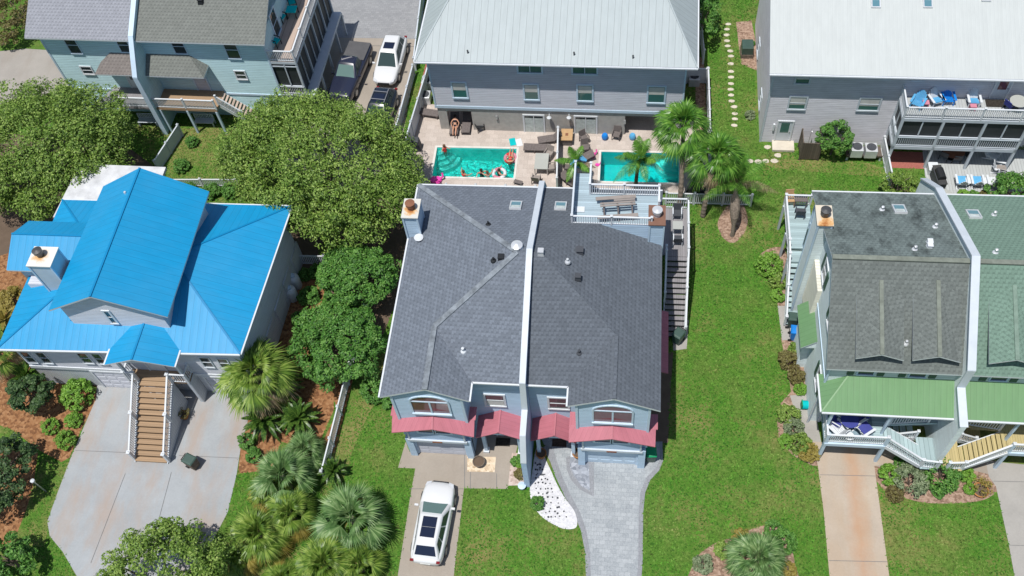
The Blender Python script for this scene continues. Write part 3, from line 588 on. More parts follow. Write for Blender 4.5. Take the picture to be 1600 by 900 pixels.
def skylight(par, c, u, v, n, w_, h_, name='skylight'):
    "c centre on roof, u across, v up-slope, n normal"
    c, u, v, n = map(Vector, (c, u, v, n)); mb = MB(); fw = .07
    def bx(a0, a1, b0, b1, c0, c1, m=mb): m.hexa([c+u*a0+v*b0+n*c0, c+u*a1+v*b0+n*c0, c+u*a1+v*b1+n*c0, c+u*a0+v*b1+n*c0, c+u*a0+v*b0+n*c1, c+u*a1+v*b0+n*c1, c+u*a1+v*b1+n*c1, c+u*a0+v*b1+n*c1])
    bx(-w_/2-fw, w_/2+fw, -h_/2-fw, -h_/2, -.02, .12); bx(-w_/2-fw, w_/2+fw, h_/2, h_/2+fw, -.02, .12); bx(-w_/2-fw, -w_/2, -h_/2, h_/2, -.02, .12); bx(w_/2, w_/2+fw, -h_/2, h_/2, -.02, .12)
    o = mb.build(name, M['metal_l'], par); g_ = MB(); bx(-w_/2, w_/2, -h_/2, h_/2, -.02, .09, g_); g_.build('pane', M['glass_t'], o)
    sh = MB(); bx(-w_/2+.02, w_/2-.02, h_*.05, h_/2-.02, .091, .095, sh); sh.build('shade', M['teal_sid2'] if 'teal_sid2' in M else M['curtain'], o); return o
def slope_frame(a, b, c):
    "three points of a roof plane (seen counter-clockwise from above) -> u, v, n"
    a, b, c = map(Vector, (a, b, c)); n = (b-a).cross(c-a).normalized()
    if n.z < 0: n = -n
    u = Vector((-n.y, n.x, 0)).normalized(); v = n.cross(u); return u, v, n
def on_plane(fr, px, py, a, n):
    o, d = fr.ray(px, py); a = Vector(a); t = (a-o).dot(n)/d.dot(n); return o+d*t
def pipe_vent(par, c, h=.35, r=.06, mat='metal_l', base=True, name='vent_pipe'):
    mb = MB(); c = Vector(c)
    if base: mb.lathe([(.17,-.05),(.15,.04),(.08,.10)], c, 10)
    mb.lathe([(r,0),(r,h),(r*1.25,h),(r*1.25,h+.05),(r*.4,h+.09)], c, 10); return mb.build(name, M[mat], par)
def box_vent(par, c, w_=.4, mat='dark', name='roof_vent'):
    c = Vector(c); mb = MB(); mb.hexa([(c.x-w_/2-.05,c.y-w_/2-.05,c.z-.1),(c.x+w_/2+.05,c.y-w_/2-.05,c.z-.1),(c.x+w_/2+.05,c.y+w_/2+.05,c.z-.1),(c.x-w_/2-.05,c.y+w_/2+.05,c.z-.1),(c.x-w_/2,c.y-w_/2,c.z+.16),(c.x+w_/2,c.y-w_/2,c.z+.16),(c.x+w_/2,c.y+w_/2,c.z+.22),(c.x-w_/2,c.y+w_/2,c.z+.22)])
    mb.box(c.x-w_/2-.03, c.x+w_/2+.03, c.y-w_/2-.03, c.y+w_/2+.03, c.z+.22, c.z+.25); return mb.build(name, M[mat], par)
def chimney(par, x0, x1, y0, y1, z0, z1, mat, cap='rustcap', flue='steel_d', fl=None, name='chimney'):
    mb = MB(); mb.box(x0, x1, y0, y1, z0, z1); o = mb.build(name, M[mat], par)
    t = MB()
    for x in (x0, x1):
        for y in (y0, y1): t.box(x-.05, x+.05, y-.05, y+.05, z0, z1-.002)
    t.build('corner_trim', M['trimblue'], o)
    c = MB(); c.box(x0-.08, x1+.08, y0-.08, y1+.08, z1, z1+.07); c.build('cap', M[cap], o)
    f = MB(); cx, cy = fl or ((x0+x1)/2, (y0+y1)/2); f.lathe([(.20,0),(.20,.28),(.27,.30),(.27,.46),(.20,.48),(.19,.34)], (cx, cy, z1+.07), 16, close=False); f.lathe([(.29,.50),(.05,.56)], (cx, cy, z1+.07), 16); f.build('flue', M[flue], o)
    return o
def post(mb, x, y, z0, z1, w_=.14): mb.box(x-w_/2, x+w_/2, y-w_/2, y+w_/2, z0, z1)
def downpipe(par, a, b):
    mb = MB(); mb.beam(a, b, .07, .07); return mb.build('downpipe', M['white'], par)
# ================================================================== THE MIDDLE DUPLEX
def house_main():
    h = thing('duplex_house', 'blue-grey sided duplex with slate grey hip roofs, red metal awnings and a rooftop deck', 'house', (-4.9, 29.5, 0))
    ox, oy = -4.9, 29.5; fr = Fr(ox, oy)
    w = lambda x, y, z: (x-ox, y-oy, z)
    # walls
    def wall(name, x0, x1, y0, y1, z0, z1, mat='blue_sid'):
        mb = MB(); mb.box(x0-ox, x1-ox, y0-oy, y1-oy, z0, z1); return mb.build(name, M[mat], h)
    LX0, LX1, RX0, RX1 = -11.95, -5.05, -4.75, 1.75
    mb = MB(); mb.box(LX0-ox, LX1-ox, 23.75-oy, 36.3-oy, 0, 7.2); mb.box(LX0-ox, -8.15-ox, 22.45-oy, 23.75-oy, 0, 7.3); mb.box(RX0-ox, RX1-ox, 23.75-oy, 34.2-oy, 0, 7.2); mb.box(-2.05-ox, RX1-ox, 22.45-oy, 23.75-oy, 0, 7.3); mb.box(RX0-ox, RX1-ox, 34.2-oy, 36.3-oy, 0, 7.2)
    # gable triangles over the front wings
    for gx, l, r in ((-9.95, LX0, -8.15), (-.13, -2.05, RX1)): mb.extr([w(l,22.45,7.3), w(r,22.45,7.3), w(r,22.45,7.35), w(gx,22.45,8.15), w(l,22.45,7.35)], (0,.3,0))
    mb.build('wall', M['blue_sid'], h)
    ct = MB()
    for x in (LX0, -8.15, -2.05, RX1): ct.box(x-ox-.07, x-ox+.07, 22.39-oy, 22.53-oy, 2.9, 7.3)
    for x in (LX0, -8.15, -2.05, RX1): ct.box(x-ox-.07, x-ox+.07, 22.39-oy, 22.53-oy, 2.45, 2.9)
    ct.build('corner_board', M['trimblue'], h)
    # party wall rising through the roofs
    pw = MB(); X0, X1 = -5.06-ox, -4.76-ox
    prof = [(20.6,0), (20.6,3.5), (21.4,5.3), (22.85,5.55), (23.2,7.95), (29.85,10.75), (36.95,7.75), (38.3,5.3), (38.3,0)]
    pts = [(X0, y-oy, z) for y, z in prof]; pw.extr(pts, (X1-X0,0,0)); po = pw.build('party_wall', M['blue_sid2'], h)
    cap = MB()
    for (a, b) in zip(prof[1:-1], prof[2:-1]): cap.beam(((X0+X1)/2, a[0]-oy, a[1]+.02), ((X0+X1)/2, b[0]-oy, b[1]+.02), .33, .07)
    cap.build('coping', M['offwhite'], po)
    # roofs
    e = 7.38; s = .443
    zL = lambda x: e+(x+12.5)*s
    A, Bq, Cq = w(-12.5,36.75,e), w(-5.06,36.75,e), w(-5.6,29.85,zL(-5.6)); C2 = w(-5.06,29.85,zL(-5.6))
    D = w(-9.9,26.1,zL(-9.9)); E_ = w(-9.9,22.28,zL(-9.9)); F_ = w(-12.5,22.28,e); G = w(-7.7,22.28,e+.03); Hh = w(-7.7,23.45,e+.03); I = w(-5.06,23.45,e)
    roof_part(h, [[A, F_, E_, D, Cq], [E_, G, Hh, D], [D, Hh, I, C2, Cq], [A, Cq, C2, Bq]], 'shingle', ridges=[(A, Cq), (Cq, D), (D, E_)], capm='shingle_cap', cw=.15,
              gut=[(w(-12.56,22.28,e-.06), w(-12.56,36.8,e-.06)), (w(-7.65,22.28,e-.03), w(-7.65,23.39,e-.03)), (w(-7.65,23.39,e-.03), w(-5.06,23.39,e-.03)), (w(-12.5,36.81,e-.05), w(-5.06,36.81,e-.05))])
    zR = lambda x: e+(2.3-x)*.463
    a2, c2 = w(2.3,36.75,e), w(-4.3,29.85,zR(-4.3)); c3 = w(-4.76,29.85,zR(-4.3)); d2 = w(-.1,26.0,zR(-.1)); e2 = w(-.1,22.28,zR(-.1)); f2 = w(2.3,22.28,e); g2 = w(-2.5,22.28,e+.03); h2 = w(-2.5,23.45,e+.03); i2 = w(-4.76,23.45,e)
    k1 = w(2.3,32.9,e)                       # the hip is cut away behind for the roof deck
    t = .50; cutL = w(-1.35,32.93,zR(-1.35)) ; slopeN = (zR(-4.3)-e)/6.9
    zN = lambda y: e+(36.75-y)*slopeN
    b2 = w(-4.76,36.75,e); n1 = w(-2.85,36.75,e); n2 = w(-2.85,32.95,zN(32.95)); s1 = w(-2.85,35.4,zN(35.4)); s2 = w(1.01,35.4,zN(35.4)); s3 = w(2.3,35.4,e)
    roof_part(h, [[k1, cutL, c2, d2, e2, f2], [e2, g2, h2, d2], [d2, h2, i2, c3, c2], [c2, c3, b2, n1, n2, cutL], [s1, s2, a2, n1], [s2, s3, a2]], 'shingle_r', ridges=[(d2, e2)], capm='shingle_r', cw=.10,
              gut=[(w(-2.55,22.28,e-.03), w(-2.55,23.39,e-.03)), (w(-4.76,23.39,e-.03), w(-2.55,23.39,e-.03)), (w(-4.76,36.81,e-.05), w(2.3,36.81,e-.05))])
    # ---- front windows
    F0 = 22.62-oy
    def gable_win(cx, glass, blind=None):
        wo = w(cx-1.0, 22.45, 5.45); f = MB(); o, u, n = Vector(wo), Vector((1,0,0)), Vector((0,-1,0))
        obox(f, o, u, n, -.1, 2.1, -.14, 0, -.02, .14)
        obox(f, o, u, n, -.1, 0, 0, 1.35, -.02, .07); obox(f, o, u, n, 2.0, 2.1, 0, 1.35, -.02, .07); obox(f, o, u, n, .95, 1.05, 0, 1.3, -.02, .06); obox(f, o, u, n, 0, 2.0, 1.28, 1.36, -.02, .06)
        pr = None
        for k in range(13):
            a = math.pi*k/12; p = o+u*(1-1.05*math.cos(a))+Vector((0,-.03,1.36+.62*math.sin(a)))
            if pr is not None: f.beam(pr, p, .09, .09, up=(0,-1,0))
            pr = p
        fo = f.build('window', M['trimblue'], h); g_ = MB(); obox(g_, o, u, n, .0, 2.0, 0, 1.28, -.02, .02)
        g_.extr([o+u*(1-1.0*math.cos(math.pi*k/12))+Vector((0,.02,1.36+.58*math.sin(math.pi*k/12))) for k in range(13)], (0,-.04,0)); g_.build('pane', M[glass], fo)
    gable_win(-9.95, 'redwin'); gable_win(-.15, 'redwin')
    for cx in (-6.7, -3.15):
        u, n = (1,0,0), (0,-1,0)
        window(h, w(cx-.62,23.75,6.8), u, n, 1.25, .5, rows=1, glass='glass_g' if cx < -5 else 'blind', trim='trimblue')
        window(h, w(cx-.50,23.75,4.1), u, n, 1.0, 1.25, rows=2, glass='glass', blind=('blind', .0, .45) if cx < -5 else None)
    # ---- red awnings (pent gables across each garage wing and over each door)
    def awn(x0, x1, gx, yw, yf, zr, drop, rise, side=0):
        "gabled pent: ridge at gx along the wall, sloping to both sides and forward"
        a = w(x0,yf,zr-rise-drop); b = w(gx,yf,zr-drop); c = w(x1,yf,zr-rise-drop); d = w(x1,yw,zr-rise); e_ = w(gx,yw,zr); f_ = w(x0,yw,zr-rise)
        roof_part(h, [[a, b, e_, f_], [b, c, d, e_]], 'redmetal', t=.07, edge='redmetal', name='awning', ridges=[(b, e_)], capm='redmetal', cw=.05)
    awn(-12.4, -7.75, -10.0, 22.6, 21.8, 5.15, .5, .72); awn(-2.5, 2.2, -.15, 22.6, 21.8, 5.15, .5, .72)
    sd = MB(); sd.box(-12.5-ox, -12.0-ox, 22.6-oy, 23.5-oy, 4.38, 4.44); sd.box(1.8-ox, 2.3-ox, 22.6-oy, 23.5-oy, 4.38, 4.44); sd.box(-8.1-ox, -7.7-ox, 22.6-oy, 23.4-oy, 4.38, 4.44); sd.box(-2.5-ox, -2.1-ox, 22.6-oy, 23.4-oy, 4.38, 4.44); sd.build('awning', M['redmetal'], h)
    awn(-7.85, -5.08, -6.5, 23.75, 22.35, 3.45, .0, .85); awn(-4.72, -2.15, -3.35, 23.75, 22.35, 3.45, .0, .85)
    # porch posts, beams, doors
    for xs in ((-7.5, -5.45), (-4.35, -2.35)):
        p = MB()
        for x in xs: post(p, x-ox, 22.72-oy, 0, 2.7, .20)
        p.box(xs[0]-ox-.1, xs[1]-ox+.1, 22.67-oy, 22.77-oy, 2.45, 2.6); p.build('porch_post', M['trimblue'], h)
        b = MB()
        for x in xs: post(b, x-ox, 22.72-oy, 0, .2, .34)
        b.build('post_base', M['white'], h)
        door(h, w((xs[0]+xs[1])/2-.45,23.75,.05), (1,0,0), (0,-1,0), .9, 2.1, mat='white', glass='glass')
    # garage wings, ground floor: projecting garage with pent, beam and number plate
    for x0, x1 in ((-11.95, -8.15), (-2.05, 1.75)):
        mb = MB(); mb.box(x0-ox+.25, x1-ox-.25, 22.15-oy, 22.62-oy, 2.4, 4.35); mb.build('wall', M['blue_sid2'], h)
        mb = MB(); mb.box(x0-ox+.18, x1-ox-.18, 22.05-oy, 22.15-oy, 2.28, 2.5); mb.box(x0-ox+.25, x0-ox+.35, 22.08-oy, 22.15-oy, 2.5, 4.2); mb.box(x1-ox-.35, x1-ox-.25, 22.08-oy, 22.15-oy, 2.5, 4.2); mb.build('beam', M['offwhite'], h)
        garage_door(h, w((x0+x1)/2-1.4,22.40,.02), (1,0,0), (0,-1,0), 2.8, 2.25, mat='grey_sid' if x0 < -5 else 'trimblue', trim='trimblue')
        for q in (-.5, .5): window(h, w((x0+x1)/2+q-.42,22.15,3.5), (1,0,0), (0,-1,0), .82, .55, rows=1, glass='glass', trim='trimblue', sill=False)
        np = MB(); np.box((x0+x1)/2-ox-.28, (x0+x1)/2-ox+.28, 22.01-oy, 22.05-oy, 2.33, 2.45); np.build('number_plate', M['brown'], h)
        for q in (x0+.12, x1-.12):
            mb = MB(); mb.box(q-ox-.12 if q<(x0+x1)/2 else q-ox-.28, q-ox+.28 if q<(x0+x1)/2 else q-ox+.12, 22.15-oy, 22.62-oy, 0, 2.4); mb.build('wall_base', M['blue_sid'], h)
    # skylights and vents
    u, v, n = slope_frame(A, Bq, Cq)
    for px, py, hw in ((806,322,(.55,.75)),): skylight(h, on_plane(fr, px, py, A, n), u*-1, v, n, *hw)
    u2, v2, nn2 = slope_frame(b2, n1, c3); skylight(h, on_plane(fr, 876, 323, b2, nn2), u2*-1, v2, nn2, .55, .75)
    box_vent(h, on_plane(fr, 806, 411, I, slope_frame(D, Hh, I)[2]), .3, 'metal_l'); box_vent(h, on_plane(fr, 783, 404, I, slope_frame(D, Hh, I)[2]), .28); pipe_vent(h, on_plane(fr, 771, 407, I, slope_frame(D, Hh, I)[2]), .2, .05, 'dark')
    c = on_plane(fr, 808, 387, A, n); t_ = MB(); t_.lathe([(.34,-.05),(.34,.05),(.25,.14),(.25,.24),(.32,.26),(.05,.38)], c, 16); t_.build('round_vent', M['metal_l'], h)
    pipe_vent(h, on_plane(fr, 763, 351, A, n), .25, .04, 'dark'); pipe_vent(h, on_plane(fr, 724, 549, I, slope_frame(D, Hh, I)[2]), .3, .07, 'white')
    ns = slope_frame(d2, h2, i2)[2]; nE = slope_frame(k1, c2, f2)[2]
    box_vent(h, on_plane(fr, 845, 395, b2, nn2), .26, 'metal_l'); box_vent(h, on_plane(fr, 906, 393, f2, nE), .34, 'charcoal'); pipe_vent(h, on_plane(fr, 887, 409, i2, ns), .22, .06); box_vent(h, on_plane(fr, 903, 434, i2, ns), .26, 'charcoal'); pipe_vent(h, on_plane(fr, 905, 552, i2, ns), .25, .06, 'charcoal')
    sd2 = MB(); c = on_plane(fr, 655, 374, A, slope_frame(A, F_, Cq)[2]); sd2.lathe([(.02,0),(.25,.05),(.28,.08)], c+Vector((0,0,.12)), 14); sd2.build('satellite_dish', M['metal_l'], h)
    # chimneys
    chimney(h, -12.55-ox, -11.72-ox, 32.75-oy, 34.0-oy, 0, 9.35, 'blue_sid', 'capa', 'brown')
    chimney(h, 1.50-ox, 2.30-ox, 32.75-oy, 34.0-oy, 0, 9.35, 'blue_sid', 'brownmetal', 'metal_l')
    # roof deck
    dz = 8.65; x0, x1, y0, y1 = -2.85, 1.40, 32.98, 35.4
    mb = MB(); mb.box(x0-ox, x1+.7-ox, y0-oy, y1-oy, dz-.06, dz); mb.box(x0-ox, -1.95-ox, y1-oy, 36.9-oy, dz-.06, dz); mb.build('roof_deck', M['deck_b'], h)
    mb = MB(); mb.box(x0-ox+.02, x1+.6-ox, y0-oy+.01, y1-oy-.02, 6.9, dz-.065); mb.box(x0-ox, x1+.1-ox, y0-oy-.07, y0-oy, 7.2, 8.98); mb.build('deck_wall', M['blue_sid'], h)
    railing(h, [w(x0,y0-.03,8.98), w(x1+.2,y0-.03,8.98)], .70, 'white', name='railing', post_every=2.3)
    railing(h, [w(x0,y0,dz+.02), w(x0,36.9,dz+.02)], .98, 'offwhite', solid=True, post_every=4)
    railing(h, [w(-1.95,36.9,dz), w(-1.95,y1-.05,dz), w(x1+.6,y1-.05,dz), w(x1+.6,34.2,dz)], .92, 'white', post_every=2.2)
    mb = MB(); mb.box(-2.75-ox, -2.2-ox, 34.0-oy, 34.4-oy, dz+.02, dz+.05); mb.build('white_board', M['white'], h)
    mb = MB()
    for x in (x0+.1, -1.95, 1.9): post(mb, x-ox, 36.86-oy if x < 0 else 35.3-oy, 7.2 if x > 0 else 0, dz-.06, .14)
    mb.build('deck_post', M['offwhite'], h)
    # first floor landing at the right with its stair down to the lawn
    lz = 3.0; lx0, lx1 = 2.75, 4.1
    mb = MB(); mb.box(1.8-ox, lx1-ox, 35.2-oy, 38.9-oy, lz-.08, lz); mb.box(lx0-ox, lx1-ox, 35.1-oy, 35.2-oy, lz-.08, lz); mb.build('landing', M['deck_g'], h)
    stairs(h, w((lx0+lx1)/2,31.0,.05), w((lx0+lx1)/2,35.1,lz), (1,0,0), lx1-lx0-.1, 15, 'deck_g', 'white', riser=True)
    railing(h, [w(lx1,38.9,lz), w(lx1,35.1,lz), w(lx1,31.1,.2)], .95, 'white', post_every=2.4)
    railing(h, [w(lx0,35.2,lz), w(lx0,34.85,lz), w(lx0,32.6,1.7)], .95, 'white', post_every=2.4)
    railing(h, [w(2.3,38.9,lz), w(lx1,38.9,lz)], .95, 'white')
    mb = MB()
    for y in (38.8, 35.3): post(mb, lx1-ox, y-oy, 0, lz-.08, .14)
    mb.build('deck_post', M['offwhite'], h)
    # red side awning under the eave
    mb = MB(); mb.slab([w(2.10,27.0,3.0), w(2.95,27.0,2.7), w(2.95,31.2,2.7), w(2.10,31.2,3.0)], .06); mb.build('awning', M['redmetal'], h)
    return h
house_main()
# ================================================================== GREY HOUSE WITH THE METAL ROOF (behind the pools)
def house_grey():
    ox, oy, dg = -13.7, 48.0, -1.0; fr = Fr(ox, oy, dg)
    h = thing('grey_duplex_house', 'grey sided house with galvanised metal hip roof behind the two pools', 'house', (ox, oy, 0), rad(dg))
    W_, D_ = 17.55, 11.0
    mb = MB(); mb.box(0, W_, 0, D_, 2.42, 7.3); mb.build('wall', M['grey_sid'], h)
    mb = MB(); mb.box(2.55, 13.6, .06, 2, 0, 2.42); mb.box(0.1, .75, .06, .6, 0, 2.42); mb.box(16.8, W_-.1, .06, .6, 0, 2.42); mb.box(.1, W_-.1, 2, D_-.1, 0, 2.42); mb.box(.75, 2.55, .06, .3, 1.95, 2.42); mb.box(13.6, 16.8, .06, .3, 1.95, 2.42); mb.build('ground_floor_wall', M['stucco'], h)
    mb = MB(); mb.box(-.03, W_+.03, -.04, 0, 2.3, 2.55)
    for x in (-.02, W_-.10): mb.box(x, x+.12, -.03, .0, 2.55, 7.3)
    mb.box(-.03, 0, 0, D_, 2.3, 2.55); mb.build('trim', M['trimblue'], h)
    e, ov, s = 7.38, .62, .42; x0, x1, y0, y1 = -ov, W_+ov, -ov, D_+ov; hh = (y1-y0)/2; zr = e+hh*s
    a, b, c, d = V(x0,y0,e), V(x1,y0,e), V(x1,y1,e), V(x0,y1,e); p, q = V(x0+2.9,y0+hh,zr), V(x1-2.9,y0+hh,zr)
    roof_part(h, [[a,b,q,p],[b,c,q],[c,d,p,q],[d,a,p]], 'greymetal', t=.10, ridges=[(a,p),(b,q),(p,q)], capm='greymetal', cw=.05, gut=[((x0-.06,y0-.06,e-.08),(x1+.06,y0-.06,e-.08)), ((x0-.06,y0,e-.08),(x0-.06,y1,e-.08)), ((x1+.06,y0,e-.08),(x1+.06,y1,e-.08))])
    for p4 in ((706,129,730,152),(819,132,841,155),(903,133,925,157),(1014,135,1037,160)): pxwin(h, fr, 0, 'S', *p4, rows=1, glass='glass_g', trim='trimblue', blind=('blind', .5, .95))
    for p4 in ((809,95,846,113),(895,97,932,115)): pxwin(h, fr, 0, 'S', *p4, rows=1, cols=2, glass='glass_g', trim='trimblue')
    for p4 in ((819,180,850,207),(899,182,931,209)):
        wo = pxwin(h, fr, .06, 'S', *p4, rows=1, cols=2, glass='glass', trim='white', name='patio_door', blind=('curtain', .02, .85), fw=.12)
    for px in (858, 889):
        c = fr.PY(px, 183, -.15); m = MB(); m.lathe([(.05,.1),(.16,0),(.17,.03),(.06,.14)], (c.x, -.22, c.z), 10); m.beam((c.x,.06,c.z+.12), (c.x,-.22,c.z+.12), .04, .04); m.build('wall_lamp', M['white'], h)
    for px, py in ((776,183),(976,190)):
        c = fr.PY(px, py, 0); m = MB(); m.box(c.x-.08, c.x+.08, -.06, .06, c.z-.2, c.z+.12); m.build('wall_lamp', M['steel'], h)
    # recesses: back wall features
    m = MB(); m.box(1.0, 2.3, 1.96, 2.0, .0, 1.9); m.box(14, 16.4, 1.96, 2.0, 0, 1.9); m.build('recess_door', M['white'], h)
    m = MB(); m.box(2.0, 2.45, 1.9, 1.95, 1.0, 1.5); m.box(14.4, 15.1, 1.9, 1.95, 1.1, 1.6); m.build('recess_window', M['glass'], h)
    for px, py in ((731,83),(897,86),(989,91)): pipe_vent(h, on_plane(fr, px, py, a, slope_frame(a,b,q)[2]), .2, .05, 'steel_d', base=False)
    m = MB(); m.beam((9.2,-.68,7.32), (7.6,-.66,7.32), .05,.12); m.build('gutter_joint', M['white'], h)
house_grey()
# ================================================================== WHITE ROOFED HOUSE (top right)
def house_white():
    ox, oy, dg = 9.45, 47.4, -1.0; fr = Fr(ox, oy, dg)
    h = thing('white_roofed_house', 'weathered grey sided house with a bright white metal roof and screened porch', 'house', (ox, oy, 0), rad(dg))
    mb = MB(); mb.box(0, 26, 0, 12, 0, 7.1); mb.build('wall', M['wgrey_sid'], h)
    mb = MB(); mb.box(-.03, .10, -.03, 0, 0, 7.1); mb.box(-.03, 0, 0, .12, 0, 7.1); mb.build('corner_board', M['offwhite'], h)
    e = 7.15; a, b = V(-.35,-.55,e), V(26.5,-.55,e); c, d = V(26.5,6,e+6.55*.30), V(-.35,6,e+6.55*.30); c2, d2 = V(26.5,12.5,e), V(-.35,12.5,e)
    roof_part(h, [[a,b,c,d],[d,c,c2,d2]], 'whitemetal', t=.10, ridges=[(d,c)], capm='whitemetal', cw=.06, gut=[((-.35,-.6,e-.09),(26.5,-.6,e-.09))])
    n = slope_frame(a,b,c); 
    for px in (1368, 1449, 1540): skylight(h, on_plane(fr, px, 2 if px < 1500 else -8, a, n[2]), n[0]*-1, n[1], n[2], .45, .9)
    for p4 in ((1247,112,1263,130),(1236,151,1256,170),(1346,153,1370,172)): pxwin(h, fr, 0, 'S', *p4, rows=2, glass='glass_g', trim='offwhite', blind=('blind', .35, .95))
    for p4 in ((1379,114,1390,122),(1430,116,1443,124)): pxwin(h, fr, 0, 'S', *p4, rows=1, glass='glass', trim='offwhite')
    for p4 in ((1190,150,1186,165),(1187,70,1186,78)):
        a_ = fr.PX(p4[0], p4[1], 0); window(h, (0, a_.y-.4, a_.z-.9), (0,1,0), (-1,0,0), .8, 1.1, glass='glass', trim='offwhite')
    o = fr.PY(1213, 219, 0); door(h, (o.x-.1, 0, .25), (1,0,0), (0,-1,0), .95, 1.9, 'offwhite', 'white', glass='glass_g')
    m = MB(); m.box(o.x-.3, o.x+1.2, -.9, 0, 0, .2); m.build('door_step', M['stepst'], h)
    m = MB(); m.box(o.x-.45, o.x-.33, -.12, 0, 1.3, 1.9); m.build('wall_lamp', M['white'], h)
    # balcony over screened porch over patio
    X0, X1, Y0 = 8.35, 16.3, -1.95; zp, zd = 2.15, 4.85
    mb = MB(); mb.box(X0, X1+4, Y0, 0, zd-.28, zd-.03); mb.box(X0, X1, Y0, 0, zp-.28, zp); mb.build('porch_frame', M['offwhite'], h)
    mb = MB(); mb.box(X0+.05, X1+4, Y0+.05, 0, zd-.03, zd); mb.build('balcony_deck', M['deck_w'], h)
    mb = MB()
    for x in (X0+.08, X0+2.65, X0+5.25, X1-.08): post(mb, x, Y0+.08, 0, zd-.28, .16)
    post(mb, X0+.08, -.1, 0, zd-.28, .16); mb.build('porch_post', M['offwhite'], h)
    mb = MB()
    for k in range(3):
        xa = X0+.16+2.6*k; mb.box(xa+1.18, xa+1.26, Y0+.04, Y0+.10, zp+.95, zd-.28)
    mb.box(X0, X1, Y0+.02, Y0+.10, zp+.88, zp+1.0); mb.box(X0+.02, X0+.1, Y0, 0, zp+.88, zp+1.0); mb.box(X0+.02, X0+.08, -1.05, -.97, zp, zd-.28); mb.build('porch_mullions', M['offwhite'], h)
    mb = MB(); mb.box(X0+.10, X1-.05, Y0+.13, Y0+.15, zp, zd-.28); mb.box(X0+.12, X0+.14, Y0+.15, 0, zp, zd-.28); mb.build('porch_screen', M['screen'], h)
    railing(h, [V(X0+.05,0,zp), V(X0+.05,Y0+.05,zp), V(X1,Y0+.05,zp)], .85, 'offwhite', posts=False)
    railing(h, [V(X0+.05,0,zd), V(X0+.05,Y0+.05,zd), V(X1+4,Y0+.05,zd)], .95, 'white', post_every=2.6, gap=.12)
    o = fr.PY(1545, 156, 0); door(h, (o.x, 0, zd+.02), (1,0,0), (0,-1,0), .9, 2.0, 'offwhite', 'white', glass='redwin')
    m = MB(); m.box(o.x-.3, o.x+.9, -.75, -.1, zd+.005, zd+.025); m.build('doormat', M['mat_d'], h)
house_white()
